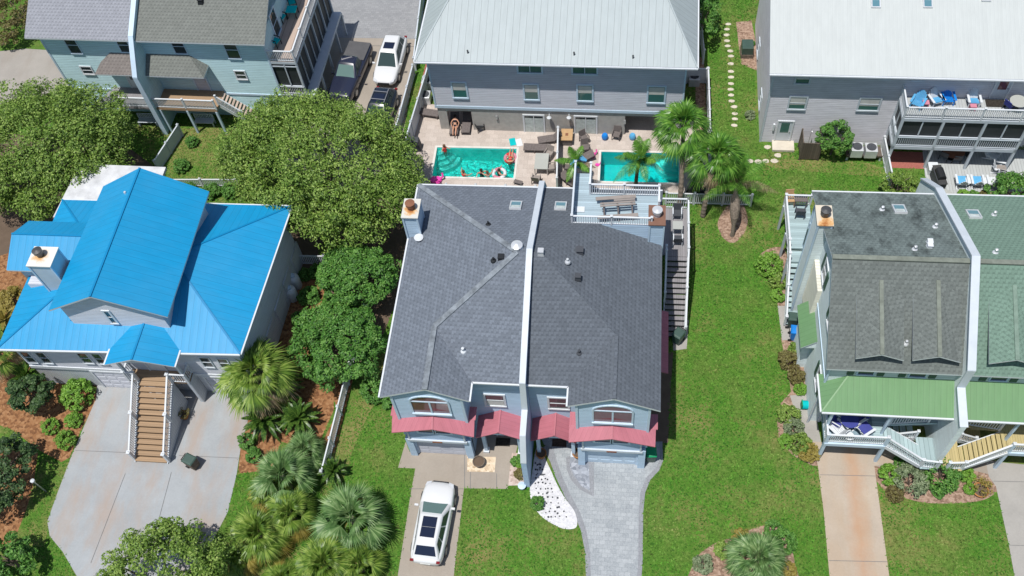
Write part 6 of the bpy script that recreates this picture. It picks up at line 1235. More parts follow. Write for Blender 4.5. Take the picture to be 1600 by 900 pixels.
        hl = MB(); hl.hexa([(sx*hw*.52,h2-.20,.62),(sx*hw*.84,h2-.36,.64),(sx*hw*.78,h2-.12,.64),(sx*hw*.52,h2-.02,.60),(sx*hw*.52,h2-.20,.79),(sx*hw*.86,h2-.42,.82),(sx*hw*.80,h2-.14,.76),(sx*hw*.52,h2-.04,.72)] if sx > 0 else [(sx*hw*.84,h2-.36,.64),(sx*hw*.52,h2-.20,.62),(sx*hw*.52,h2-.02,.60),(sx*hw*.78,h2-.12,.64),(sx*hw*.86,h2-.42,.82),(sx*hw*.52,h2-.20,.79),(sx*hw*.52,h2-.04,.72),(sx*hw*.80,h2-.14,.76)]); hl.build('headlight', M['headlamp'], t)
        tl = MB(); tl.box(sx*hw*.66, sx*hw*.86, -h2+.03, -h2+.16, .84, .95); tl.build('taillight', M['taillamp'], t)
    gr = MB(); gr.box(-hw*.46, hw*.46, h2-.06, h2+.012, .45, .66); gr.build('grille', M['dark'], t); bp = MB(); bp.box(-hw*.30, hw*.30, -h2-.012, -h2+.05, .60, .74); bp.build('number_plate', M['plate'], t)
    w_ = MB(); w_.box(-.35, .35, y0-.02+.05, y0+.0+.07, zc+.04, zc+.06); w_.build('wiper', M['dark'], t)
    return t
car('parked_car', 'white crossover with a long dark glass roof on the tan driveway of the middle duplex', (689,755), (665,880), 4.85, 1.95, 'car_white', 'suv', 'car_glass_l', roofg=((.10,.44),(.45,.78)), Hc=1.62)
car('parked_car', 'white family car with a square sunroof parked nose down beside the fence', (600,128), (620,63), 5.0, 1.98, 'car_white', 'suv', 'car_glass', roofg=((.12,.50),), rails=False, Hc=1.75)
car('pickup_truck', 'dark navy pickup truck with a soft grey bed cover beside the teal house', (529,158), (566,72), 5.9, 2.05, 'car_navy', 'truck', 'car_glass_l')
car('parked_car', 'dark blue-black car with roof rails half hidden by the largest oak', (583,205), (603,150), 4.8, 1.92, 'car_black', 'suv', 'car_glass', roofg=((.15,.6),), rails=True, Hc=1.7)
# ================================================================== FURNITURE AND SMALL THINGS
def slats(mb, x0, x1, n, y0, y1, z0, z1, gap=.25, axis='x', th=.02):
    for i in range(n):
        a = x0+(x1-x0)*(i+gap/2)/n; b = x0+(x1-x0)*(i+1-gap/2)/n
        if axis == 'x': mb.hexa([(a,y0,z0),(b,y0,z0),(b,y1,z1),(a,y1,z1),(a,y0,z0+th),(b,y0,z0+th),(b,y1,z1+th),(a,y1,z1+th)])
def mk_adirondack(name, label, loc, rz, mat, cush=None, group=None):
    t = thing(name, label, 'chair', loc, rz, group)
    s = MB(); slats(s, -.30, .30, 6, -.38, .22, .36, .22, .15); s.build('seat', M[mat], t)
    b = MB()
    for i in range(7): x0 = -.30+.6*i/7; h_ = .95-.03*(i-3)**2; b.hexa([(x0+.005,.20,.20),(x0+.08,.20,.20),(x0+.08+.02*(i-3)/3,.52,h_),(x0+.005+.02*(i-3)/3,.52,h_),(x0+.005,.24,.20),(x0+.08,.24,.20),(x0+.08+.02*(i-3)/3,.56,h_),(x0+.005+.02*(i-3)/3,.56,h_)])
    b.build('backrest', M[mat], t)
    for sx in (-1, 1):
        a = MB(); a.box(sx*.37-.07, sx*.37+.07, -.42, .38, .53, .56); a.build('armrest', M[mat], t); l = MB(); l.box(sx*.33-.03, sx*.33+.03, -.38, -.32, 0, .53); l.build('leg', M[mat], t); l = MB(); l.beam((sx*.32,-.1,.33), (sx*.32,.5,.02), .05, .10); l.build('leg', M[mat], t)
    if cush: c = MB(); c.hexa([(-.28,-.36,.39),(.28,-.36,.39),(.28,.2,.25),(-.28,.2,.25),(-.28,-.36,.46),(.28,-.36,.46),(.28,.2,.32),(-.28,.2,.32)]); c.build('cushion', M[cush], t)
    return t
def mk_lounger(name, label, loc, rz, mat, back=35, frame=None, group=None, L=1.9):
    "head end towards +y"
    t = thing(name, label, 'sun lounger', loc, rz, group); yb = .25
    s = MB(); s.box(-.32, .32, -L*.5, yb, .30, .37); s.build('bed', M[mat], t); a = rad(back); l = L*.5-yb+.05
    b = MB(); b.hexa([(-.32,yb,.30),(.32,yb,.30),(.32,yb+l*math.cos(a),.30+l*math.sin(a)),(-.32,yb+l*math.cos(a),.30+l*math.sin(a)),(-.32,yb,.37),(.32,yb,.37),(.32,yb+l*math.cos(a)-.03,.37+l*math.sin(a)),(-.32,yb+l*math.cos(a)-.03,.37+l*math.sin(a))]); b.build('backrest', M[mat], t)
    for x in (-.28, .28):
        for y in (-L*.45, .2): g_ = MB(); g_.box(x-.03, x+.03, y-.03, y+.03, 0, .30); g_.build('leg', M[frame or mat], t)
    return t
def mk_chair(name, label, loc, rz, mat, seat=None, group=None):
    t = thing(name, label, 'chair', loc, rz, group)
    s = MB(); s.box(-.27, .27, -.27, .25, .40, .46); s.build('seat', M[seat or mat], t); b = MB(); b.hexa([(-.27,.22,.42),(.27,.22,.42),(.27,.34,.95),(-.27,.34,.95),(-.27,.26,.42),(.27,.26,.42),(.27,.38,.95),(-.27,.38,.95)]); b.build('backrest', M[seat or mat], t)
    for x in (-.27, .27):
        a = MB(); a.box(x-.03, x+.03, -.25, .25, .62, .66); a.beam((x,-.24,.64), (x,-.24,.4), .04, .04); a.build('armrest', M[mat], t)
        for y in (-.24, .24): l = MB(); l.box(x-.025, x+.025, y-.025, y+.025, 0, .42); l.build('leg', M[mat], t)
    return t
def mk_table(name, label, loc, r=None, wx=.8, wy=.5, h=.72, mat='white', leg=None, group=None, rz=0):
    t = thing(name, label, 'table', loc, rz, group); s = MB()
    if r: s.lathe([(r*.97,h-.03),(r,h-.015),(r*.97,h)], (0,0,0), 24); s.build('table_top', M[mat], t); l = MB(); l.lathe([(r*.45,0),(r*.42,.03),(.05,.06),(.05,h-.03)], (0,0,0), 14); l.build('pedestal', M[leg or mat], t)
    else:
        s.box(-wx/2, wx/2, -wy/2, wy/2, h-.04, h); s.build('table_top', M[mat], t)
        for x in (-wx/2+.04, wx/2-.04):
            for y in (-wy/2+.04, wy/2-.04): l = MB(); l.box(x-.03, x+.03, y-.03, y+.03, 0, h-.04); l.build('leg', M[leg or mat], t)
    return t
def mk_bin(label, loc, rz, mat, lid=None, group=None):
    t = thing('wheeled_bin', label, 'bin', loc, rz, group); b = MB(); b.hexa([(-.24,-.28,.04),(.24,-.28,.04),(.24,.26,.04),(-.24,.26,.04),(-.30,-.36,1.0),(.30,-.36,1.0),(.30,.34,1.0),(-.30,.34,1.0)]); b.build('body', M[mat], t, bevel=.03)
    l = MB(); l.hexa([(-.33,-.40,1.0),(.33,-.40,1.0),(.33,.38,1.0),(-.33,.38,1.0),(-.26,-.30,1.08),(.26,-.30,1.08),(.26,.28,1.10),(-.26,.28,1.10)]); l.build('lid', M[lid or mat], t, bevel=.03); h = MB(); h.beam((-.22,.44,.96), (.22,.44,.96), .04, .04); h.beam((-.22,.34,.96), (-.22,.45,.96), .03, .03); h.beam((.22,.34,.96), (.22,.45,.96), .03, .03); h.build('handle', M['dark'], t)
    for x in (-.27, .27): w_ = MB(); w_.tube([(x-.03,.30,.12),(x+.03,.30,.12)], .12, 12); w_.build('wheel', M['dark'], t)
    return t
def pot(label, px, py, r, h, mat='terracotta', plant=None, z=0, name='flower_pot'):
    c = P(px, py, z); t = thing(name, label, 'flower pot', (c.x, c.y, z+.01)); b = MB(); b.lathe([(r*.68,0),(r*.8,h*.3),(r,h*.85),(r*1.08,h*.88),(r*1.08,h),(r*.92,h),(r*.9,h*.85)], (0,0,0), 18, close=False); b.face([(r*.68*math.cos(-k*.628),r*.68*math.sin(-k*.628),0) for k in range(10)]); b.build('pot', M[mat], t); s = MB(); s.lathe([(r*.9,h*.80),(.01,h*.84)], (0,0,0), 16); s.build('soil', M['soil'], t)
    if plant: m_ = crown_mesh(r*1.2, r*1.2, r, h+r*.5, 14, 26, .05, .4, int(px), zmin=-.3); m_.build('plant', LEAF[plant] if plant in LEAF else M[plant], t)
    return t
def at(px, py, z=0): p = P(px, py, z); return (p.x, p.y, z)
# --- middle duplex
pot('round terracotta pot left of the right front door, by the party wall', 846,713,.30,.5,'terracotta'); pot('round terracotta pot beside the right garage of the middle duplex', 903,713,.30,.5); pot('woven brown planter on the tan pebble bed', 749,725,.34,.42,'trunk')
b = thing('storage_box', 'blue-grey round bucket at the foot of the party wall', 'bucket', at(816,762)); m = MB(); m.lathe([(.16,0),(.22,.34),(.24,.35),(.05,.42)], (0,0,0), 14); m.build('bucket', M['trimblue'], b)
mk_bin('bright green lidded bin beside the right garage of the middle duplex', at(1016,716), .1, 'green_bin', 'green_b')
hr = thing('hose_reel', 'coiled black hose on the wall beside the bright green bin', 'hose', at(1017,705)); m = MB(); m.tube([(.28*math.cos(k*.5),.0+.05*math.sin(k*1.3),.45+.28*math.sin(k*.5)) for k in range(26)], .025, 6); m.build('hose', M['dark'], hr)
bn = mk_bin('dark green domed bin at the foot of the outside stair', at(1059,533), -.6, 'green_bin')
for px, py, mt, lb in ((786,691,'mat_d','black patterned doormat at the left front door'),(874,692,'mat_b','brown doormat at the right front door')):
    c = P(px, py, 0); m = MB(); m.box(-.42, .42, -.26, .26, 0, .02); o = m.build('doormat', M[mt]); o.location = (c.x, c.y, .03); tag(o, lb, 'doormat')
DZ = 8.65
t = thing('picnic_table', 'weathered grey picnic table with benches on the rooftop deck', 'picnic table', at(965,331,DZ), .12)
m = MB(); m.box(-1.0,1.0,-.12,.0,.70,.74); m.box(-1.0,1.0,.05,.17,.70,.74); m.box(-.2,1.0,.22,.34,.70,.74); m.build('table_top', M['sling'], t)
for y in (-.62, .72): m = MB(); m.box(-1.2,1.1,y-.12,y+.12,.40,.44); m.build('bench', M['sling'], t)
for x in (-.8, .0, .8): m = MB(); m.beam((x,-.7,.0), (x,.1,.72), .08, .08); m.beam((x,.75,.0), (x,-.1,.72), .08, .08); m.build('leg', M['rattan'], t)
LZ = 3.0
mk_table('patio_table', 'cream topped table on the side stair landing', at(1059,352,LZ+.7)[:2]+(LZ,), None, .62, .62, .72, 'glasstop', 'white')
mk_chair('patio_chair', 'white framed chair behind the cream table on the landing', at(1058,333,LZ+.4)[:2]+(LZ,), 0, 'white', 'charcoal'); mk_chair('patio_chair', 'white framed chair in front of the cream table on the landing', at(1059,374,LZ+.4)[:2]+(LZ,), math.pi, 'white', 'charcoal')
# --- left pool terrace
mk_lounger('sun_lounger', 'grey lounger under the house with a woman on it', at(711,199), .05, 'rattan', 30)
mk_lounger('sun_lounger', 'empty grey lounger under the house beside the woman', at(730,197), .0, 'rattan', 35); mk_lounger('sun_lounger', 'grey lounger turned sideways by the divider with its back raised', at(861,221), -1.35, 'rattan', 45)
mk_lounger('sun_lounger', 'flat grey lounger at the right end of the left pool', at(840,235), 1.57, 'rattan', 2)
mk_chair('patio_chair', 'taupe sling chair above the glass table on the left terrace', at(858,246), -.4, 'sling'); mk_chair('patio_chair', 'taupe chair right of the glass table on the left terrace', at(861,268), -1.4, 'sling'); mk_chair('patio_chair', 'dark taupe chair below the glass table by the picket fence', at(838,285), 3.0, 'sling')
mk_table('patio_table', 'rounded glass table with metal frame on the left terrace', at(847,262), None, .95, 1.45, .72, 'glasstop', 'steel'); mk_table('side_table', 'low dark folded seat by the picket fence of the left terrace', at(810,288), None, .6, .3, .3, 'rattan', 'steel', rz=-.3)
g_ = thing('covered_grill', 'dark covered grill against the left fence of the terrace', 'grill', at(650,232)); m = MB(); m.hexa([(-.45,-.35,0),(.45,-.35,0),(.45,.35,0),(-.45,.35,0),(-.35,-.25,1.0),(.35,-.25,1.0),(.35,.25,1.05),(-.35,.25,1.05)]); m.build('cover', M['charcoal'], g_, bevel=.08)
mk_chair('patio_chair', 'black folding chair leaning under the house near the left pool', at(750,203), .6, 'dark')
for px, py, mt, lb, rz in ((801,222,'teal_c','turquoise towel spread by the head of the left pool',.25),(811,223,'white','white towel beside the turquoise one',.3)):
    c = P(px, py, 0); m = MB(); m.box(-.22,.22,-.35,.35,0,.03); o = m.build('towel', M[mt], bevel=.01); o.location = (c.x, c.y, .012); o.rotation_euler.z = rz; tag(o, lb, 'towel')
def toy(label, px, py, mat='pink', s=1.0, seed=1, z=0.01):
    random.seed(seed); c = P(px, py, z); t = thing('pool_toy', label, 'pool toy', (c.x, c.y, z)); m = MB(); m.lathe([(.18*s,0),(.24*s,.08*s),(.18*s,.16*s)], (0,0,0), 14); m.build('ring', M[mat], t)
    m = MB(); m.tube([(.12*s,0,.1*s),(.3*s,.1*s,.25*s),(.26*s,.2*s,.38*s)], .05*s, 8); m.build('neck', M[mat], t); m = MB(); m.hexa([(-.3*s,-.1*s,.05),(-.1*s,-.25*s,.05),(.05*s,.0,.05),(-.2*s,.2*s,.05),(-.34*s,-.1*s,.16*s),(-.1*s,-.25*s,.2*s),(.05*s,0,.2*s),(-.2*s,.2*s,.16*s)]); m.build('wing', M[mat], t)
toy('deflated magenta float at the lower left of the left terrace', 683,283,'pink',1.5); toy('small magenta toy left of the right pool', 925,243,'pink',1.1,2); toy('tiny magenta toy near the corner of the right pool', 934,258,'pink',.6,3)
# --- right pool terrace
t = thing('fire_table', 'square tan topped table standing against the terrace divider', 'table', at(886,220)); m = MB(); m.box(-.42,.42,-.55,.55,.62,.68); m.build('table_top', M['wicker'], t); m = MB(); m.box(-.36,.36,-.48,.48,0,.62); m.build('base', M['rattan'], t); m = MB(); m.box(-.1,.1,-.12,.12,.68,.70); m.build('burner_lid', M['brown'], t)
for px, py, rz, lb in ((913,222,.6,'grey-brown armchair right of the tan topped table'),(914,236,.2,'grey-brown armchair in front of the first one on the right terrace'),(963,216,-.2,'rattan armchair against the wall between two blue stools'),(888,268,1.5,'grey-brown chair by the divider below the tan topped table')): mk_chair('rattan_chair', lb, at(px, py), rz, 'rattan')
mk_lounger('sun_lounger', 'dark grey lounger on the right terrace left of the magenta toy', at(908,252), -1.2, 'rattan', 20); mk_lounger('sun_lounger', 'dark grey lounger at the front of the right terrace by the picket fence', at(893,288), .9, 'rattan', 20)
for px, lb in ((945,'blue ceramic stool left of the rattan armchair'),(988,'blue ceramic stool right of the rattan armchair')):
    c = P(px, 217, 0); t = thing('garden_stool', lb, 'stool', (c.x, c.y, .01)); m = MB(); m.lathe([(.15,0),(.22,.12),(.24,.24),(.22,.38),(.16,.48)], (0,0,0), 16); m.build('stool', M['blue_pl'] if px < 960 else M['chair_b'], t)
t = thing('beach_umbrella', 'half folded blue umbrella on the right terrace', 'umbrella', at(905,276), .4); m = MB(); m.tube([(0,0,0),(.0,.1,1.9)], .02, 6); m.build('pole', M['steel'], t); m = MB()
for k in range(8): a, b_ = 6.28*k/8, 6.28*(k+1)/8; m.face([(0,.1,1.85),(.62*math.cos(a),.1+.62*math.sin(a),1.5),(.62*math.cos(b_),.1+.62*math.sin(b_),1.5)])
m.build('canopy', M['chair_b'], t)
t = thing('covered_chair', 'black cover stretched low over furniture at the right end of the terrace', 'furniture cover', at(1088,298)); m = MB(); m.hexa([(-.8,-.35,0),(.8,-.45,0),(.7,.4,0),(-.5,.4,0),(-.6,-.25,.5),(.6,-.3,.3),(.5,.3,.35),(-.4,.3,.65)]); m.build('cover', M['dark'], t)
def acunit(label, px, py, z=0, group=None):
    t = thing('air_conditioner', label, 'air conditioner', at(px, py, z), 0, group); m = MB(); m.box(-.4,.4,-.4,.4,0,.75); m.build('cabinet', M['metal_l'], t, bevel=.04); m = MB(); m.lathe([(.33,.755),(.33,.78),(.30,.775),(.08,.76)], (0,0,0), 20); m.build('fan_grille', M['charcoal'], t)
acunit('air conditioner in the narrow yard left of the grey house, nearer the roof', 669,135); acunit('air conditioner in the narrow yard left of the grey house, nearer the pool', 666,158); acunit('air conditioner behind the white fence right of the grey house', 1084,130)
t = mk_lounger('sun_lounger', 'dark lounger stowed in the yard left of the grey house', at(668,180), 1.4, 'rattan', 5)
# --- white roofed house
acunit('left air conditioner beside the rounded tree of the white-roofed house', 1336,240,.45); acunit('right air conditioner on the stand by the porch of the white-roofed house', 1358,241,.45)
t = thing('equipment_stand', 'dark timber stand carrying the two air conditioners', 'stand', at(1347,243)); m = MB(); m.box(-1.2,1.2,-.5,.5,.36,.44); m.build('platform', M['oldwood'], t)
for x in (-1.1, 1.1):
    for y in (-.42, .42): m = MB(); m.box(x-.06,x+.06,y-.06,y+.06,0,.36); m.build('leg', M['offwhite'], t)
m = MB(); m.box(-1.2,1.2,-.56,-.50,.5,.62); m.build('rail', M['oldwood'], t)
t = thing('outdoor_shower', 'dark weathered board shower stall by the side door', 'shower stall', at(1262,240), -.02); m = MB(); m.box(-.62,.62,-.62,-.56,.15,1.75); m.build('front_panel', M['oldwood'], t)
for x in (-.62, .58): m = MB(); m.box(x,x+.05,-.56,.62,.15,1.75); m.build('side_panel', M['oldwood'], t)
m = MB(); m.box(-.57,.57,-.55,.6,.05,.09); m.build('floor', M['stepst'], t); m = MB(); m.tube([(0,.6,.1),(0,.6,1.9),(0,.35,1.95)], .02, 6); m.lathe([(.09,-.02),(.02,.02)], (0,.35,1.95), 10); m.build('shower_head', M['steel'], t)
for x in (-.62, .62):
    for y in (-.6, .6): m = MB(); m.box(x-.05,x+.05,y-.05,y+.05,0,1.85); m.build('post', M['oldwood'], t)
t = thing('utility_box', 'green utility cabinet on a brown base by the side wall of the white-roofed house', 'utility box', at(1166,84)); m = MB(); m.box(-.42,.42,-.5,.5,.35,1.0); m.build('cabinet', M['green_bin'], t, bevel=.03); m = MB(); m.box(-.46,.46,-.54,.54,0,.35); m.build('base', M['trunk'], t)
BZ = 4.86
for px, py, mt, cu, rz, lb in ((1434,160,'chair_b',None,-.5,'blue adirondack chair at the left end of the balcony'),(1462,156,'white','chair_b',.35,'white adirondack chair with pale blue cushion between two blue chairs'),(1481,154,'blue_pl',None,.05,'vivid blue adirondack chair in the middle of the balcony row'),(1521,157,'white','chair_b',0,'white adirondack chair standing apart near the balcony door')):
    c = P(px, py, BZ+.3); mk_adirondack('adirondack_chair', lb, (c.x, c.y, BZ), rz, mt, cu, 'chairs on the balcony')
for px, py, lb in ((1447,160,'small pink side table between the left balcony chairs'),(1521,165,'small pink footstool in front of the lone white balcony chair')): c = P(px, py, BZ+.35); mk_table('side_table', lb, (c.x, c.y, BZ), None, .4, .38, .38, 'pinkt')
c = P(1592,158,BZ+.7); mk_table('patio_table', 'round glass table at the right end of the balcony', (c.x,c.y,BZ), .55, h=.72, mat='glasstop', leg='charcoal'); c = P(1578,164,BZ+.4); mk_chair('patio_chair', 'navy chair beside the round glass balcony table', (c.x,c.y,BZ), 2.2, 'charcoal', 'navy')
c = P(1490,235,.7); mk_table('patio_table', 'dark round table in the shade under the screened porch', (c.x,c.y,.02), .75, mat='brown', leg='dark')
for px, py, rz, lb in ((1474,248,2.6,'dark chair left of the round table under the porch'),(1492,252,3.1,'dark chair in front of the round table under the porch'),(1508,246,-2.4,'dark chair right of the round table under the porch')): mk_chair('patio_chair', lb, at(px,py), rz, 'dark', 'charcoal')
for px, py, rz, lb in ((1548,248,.9,'white adirondack chair under the porch nearest the wall'),(1560,268,1.3,'white lounge chair on the sunlit patio below the porch corner'),(1567,282,1.35,'white lounge chair on the sunlit patio nearest the flowering shrub')): mk_adirondack('adirondack_chair', lb, at(px,py), rz, 'white', 'sling' if px > 1550 else None)
for px, lb in ((1500,'white patio chair with blue cushion at the left of the row'),(1524,'white patio chair with blue cushion in the middle of the row'),(1549,'white patio chair with a plain seat at the right of the row')): mk_adirondack('adirondack_chair', lb, at(px, 288+(px-1500)*.02), math.pi, 'white', 'chair_b' if px < 1540 else None, 'row of white patio chairs')
for px, lb in ((1512,'small white table between the left and middle patio chairs'),(1537,'small white table between the middle and right patio chairs')): mk_table('side_table', lb, at(px,288), None, .5, .5, .42, 'white')
t = thing('barbecue_grill', 'large black gas barbecue on the grey patio', 'barbecue', at(1463,286), -1.45); m = MB(); m.box(-.75,.75,-.3,.3,.1,.85); m.build('cabinet', M['charcoal'], t, bevel=.02); m = MB(); m.tube([(-.42,.02,.92),(.42,.02,.92)], .28, 14); m.build('lid', M['dark'], t)
for sx in (-1,1): m = MB(); m.box(sx*.45,sx*.85,-.28,.28,.85,.89); m.build('side_shelf', M['steel_d'], t)
mk_table('patio_table', 'round glass table behind the party wall of the green roof', at(1474,308,.7)[:2]+(.02,), .72, mat='glasstop', leg='steel')
t = thing('storage_box', 'white storage box by the corner post of the patio', 'box', at(1455,268)); m = MB(); m.box(-.3,.3,-.35,.35,0,.5); m.build('box', M['white'], t, bevel=.02); m = MB(); m.box(-.32,.32,-.37,.37,.5,.56); m.build('lid', M['white'], t)
# --- teal house balcony, benches
TZ = 5.76
for px, py, rz, lb in ((424,64,1.2,'teal patio chair nearest the front rail of the teal house balcony'),(433,26,1.2,'teal patio chair in the middle of the teal house balcony'),(450,3,.4,'teal patio chair behind the turquoise table')): c = P(px, py, TZ+.4); mk_chair('patio_chair', lb, (c.x+.3, c.y, TZ), rz, 'dark', 'teal_c', 'teal chairs on the balcony')
c = P(455,14,TZ+.6); mk_table('patio_table', 'turquoise square table on the teal house balcony', (c.x, c.y, TZ), None, .75, .75, .6, 'teal_c', 'dark')
def bench(label, px, py, rz=0): 
    t = thing('slatted_bench', label, 'bench', at(px, py), rz); s = MB(); s.box(-.75,.75,-.2,.25,.42,.46); s.build('seat', M['offwhite'], t); b = MB(); b.box(-.75,.75,.22,.26,.95,1.03); b.box(-.75,.75,.22,.26,.48,.54)
    for i in range(12): x = -.72+.13*i; b.box(x,x+.07,.225,.255,.54,.95)
    b.build('backrest', M['offwhite'], t)
    for x in (-.7,.7):
        l = MB(); l.box(x-.04,x+.04,-.18,-.1,0,.42); l.build('leg', M['offwhite'], t); l = MB(); l.box(x-.04,x+.04,.2,.28,0,.95); l.build('leg', M['offwhite'], t)
bench('pale slatted bench in shade under the left deck of the teal house', 234,195); bench('pale slatted bench in shade under the right deck of the teal house', 322,196)
# --- blue roofed house
for px, py, lb in ((464,447,'white propane tank, farther of the pair by the wall'),(459,466,'white propane tank, nearer of the pair by the wall')):
    t = thing('propane_tank', lb, 'gas tank', at(px, py), 0, 'propane tanks'); m = MB(); m.lathe([(.36,0),(.38,.05),(.38,.95),(.34,1.1),(.2,1.2),(.02,1.23)], (0,0,0), 20); m.build('tank', M['white'], t, smooth=True); m = MB(); m.lathe([(.17,1.16),(.17,1.34),(.14,1.36)], (0,0,0), 14); m.build('valve_collar', M['trimblue'], t)
t = mk_bin('dark green bin with a brown body on the big driveway', at(304,728), 1.2, 'trunk', 'green_bin')
pot('pot of red flowers against the stair side of the blue-roofed house', 290,652,.28,.4,'terracotta','red')
t = thing('garden_lamp', 'slim grey post with a white cap on the dry grass by the driveway', 'garden lamp', at(72,768)); m = MB(); m.lathe([(.05,0),(.04,1.55)], (0,0,0), 10); m.build('post', M['steel'], t); m = MB(); m.lathe([(.08,1.55),(.13,1.62),(.13,1.72),(.03,1.78)], (0,0,0), 14); m.build('cap', M['white'], t)
# --- green duplex
mk_bin('dark green bin on the side path next to the blue bin', at(1237,508), 1.5, 'green_bin'); mk_bin('bright blue bin on the side path of the green duplex', at(1241,528), 1.5, 'blue_pl')
t = thing('hose_reel', 'teal hose reel on the side path of the green duplex', 'hose reel', at(1257,636)); m = MB(); m.tube([(-.18,0,.3),(.18,0,.3)], .26, 14); m.build('drum', M['teal_c'], t); m = MB(); m.box(-.24,-.19,-.2,.2,0,.6); m.box(.19,.24,-.2,.2,0,.6); m.build('stand', M['green_b'], t)
pot('wide terracotta planter ring in the front bed of the green duplex', 1530,768,.42,.25,'terracotta','yel')
c = P(1245,313,3.3); 
t = mk_table('patio_table', 'weathered wooden table on the side landing of the green duplex', at(1252,309,3.3)[:2]+(2.6,), None, .8, .6, .7, 'rattan'); mk_chair('patio_chair', 'tan chair left of the wooden table on the side landing', at(1234,311,3.0)[:2]+(2.6,), .1, 'wicker'); mk_chair('patio_chair', 'dark chair in front of the wooden table on the side landing', at(1250,333,2.9)[:2]+(2.6,), 3.1, 'charcoal')
GZ = 2.25; c = P(1322,672,GZ); m = MB(); m.box(-1.35,1.35,-.95,.7,0,.015); o = m.build('rug', M['rug']); o.location = (c.x+.1, c.y+.35, GZ+.004); tag(o, 'blue-grey patterned rug on the front porch of the green duplex', 'rug')
c = P(1327,681,GZ+.45); mk_table('side_table', 'round white side table at the porch rail', (c.x,c.y,GZ+.02), .27, h=.45, mat='white')
c = P(1328,656,GZ+.7); mk_table('patio_table', 'round table under a deep blue cloth on the shaded porch', (c.x,c.y,GZ+.02), .5, h=.7, mat='navy', leg='white')
for px, py, rz, lb in ((1308,660,1.0,'white chair with navy cushion left of the blue porch table'),(1344,655,-1.0,'white chair with navy cushion right of the blue porch table')): c = P(px,py,GZ+.4); mk_chair('patio_chair', lb, (c.x,c.y,GZ+.02), rz, 'white', 'navy')
c = P(1309,671,GZ+.3); mk_adirondack('adirondack_chair', 'white porch chair in the left corner by the rail', (c.x,c.y,GZ+.02), -2.4, 'white'); c = P(1350,671,GZ+.3); mk_adirondack('adirondack_chair', 'white porch chair with a deep blue cushion right of the side table', (c.x,c.y,GZ+.02), 2.2, 'white', 'navy')
# joints in the drives
def joint(a, b, w_=.03): 
    p, q = P(*a), P(*b); d = (q-p).normalized(); n = Vector((-d.y, d.x, 0))*w_/2; m = MB(); z = V(0,0,.0245); m.face([p-n+z, q-n+z, q+n+z, p+n+z]); return m.build('driveway_joint', M['jointm'], kind='structure')
M['jointm'] = m_plain('joint_filler', (.17,.17,.17), .95, .1)
for a, b in (((118,704),(214,708)),((280,712),(374,716)),((196,740),(142,880)),((268,738),(230,880)),((640,764),(724,764)),((726,706),(726,762)),((1281,742),(1368,744)),((1295,876),(1386,878)),((1552,752),(1640,754)),((1577,852),(1640,854)),((735,764),(735,738)),((553,71),(655,73)),((776,740),(776,763))): joint(a, b)
# ================================================================== PEOPLE
def person(label, loc, rz, joints, swim='swim', hair='hair', long_hair=False, name='person'):
    "joints: dict of points; one continuous skinned body"
    t = thing(name, label, 'person', loc, rz); J = joints
    chain = [('pelvis','waist'),('waist','chest'),('chest','neck'),('neck','head'),('head','crown')]
    for s in 'lr': chain += [('chest','sh'+s),('sh'+s,'el'+s),('el'+s,'wr'+s),('wr'+s,'ha'+s),('pelvis','hip'+s),('hip'+s,'kn'+s),('kn'+s,'an'+s),('an'+s,'to'+s)]
    rad_ = dict(pelvis=.13,waist=.11,chest=.13,neck=.05,head=.095,crown=.075,shl=.06,shr=.06,ell=.042,elr=.042,wrl=.03,wrr=.03,hal=.035,har=.035,hipl=.095,hipr=.095,knl=.058,knr=.058,anl=.038,anr=.038,tol=.032,tor=.032)
    for s in 'lr':
        if 'ha'+s not in J: J['ha'+s] = tuple(Vector(J['wr'+s])*1.0+(Vector(J['wr'+s])-Vector(J['el'+s])).normalized()*.14)
    names = list(rad_); vs = [J[k] for k in names]; es = [(names.index(a), names.index(b)) for a, b in chain]
    me = bpy.data.meshes.new('body'); me.from_pydata(vs, es, []); me.materials.append(M['skin']); o = bpy.data.objects.new('body', me); C.objects.link(o); o.parent = t; sk = o.modifiers.new('skin', 'SKIN'); sk.use_smooth_shade = True
    for i, k in enumerate(names): me.skin_vertices[0].data[i].radius = (rad_[k]*(1.15 if k in ('chest','pelvis') else 1), rad_[k]*.8 if k in ('chest','pelvis','waist') else rad_[k])
    me.skin_vertices[0].data[0].use_root = True; o.modifiers.new('sub', 'SUBSURF').render_levels = 2
    h, cr = Vector(J['head']), Vector(J['crown']); up = (cr-h).normalized(); m = MB(); m.tube([h+up*.0, h+up*.06, h+up*.13, h+up*.165], [.10,.112,.09,.03], 12)
    if long_hair: ch = Vector(J['chest']); m.tube([h+up*.05+(h-ch).cross(Vector((1,0,0))).normalized()*-.05, h.lerp(ch,.7)+Vector((0,.09,.02))], [.09,.05], 8)
    m.build('hair', M[hair], t, smooth=True)
    a, b = Vector(J['pelvis']), Vector(J['waist']); m = MB(); m.tube([a-(b-a)*.5, a, a.lerp(b,.6)], [.13,.165,.13], 12); m.build('swim_bottoms', M[swim], t, smooth=True)
    if swim != 'navy': c = Vector(J['chest']); m = MB(); m.tube([b.lerp(c,.5), c, c+(c-b)*.15], [.135,.165,.14], 12); m.build('swim_top', M[swim], t, smooth=True)
    return t
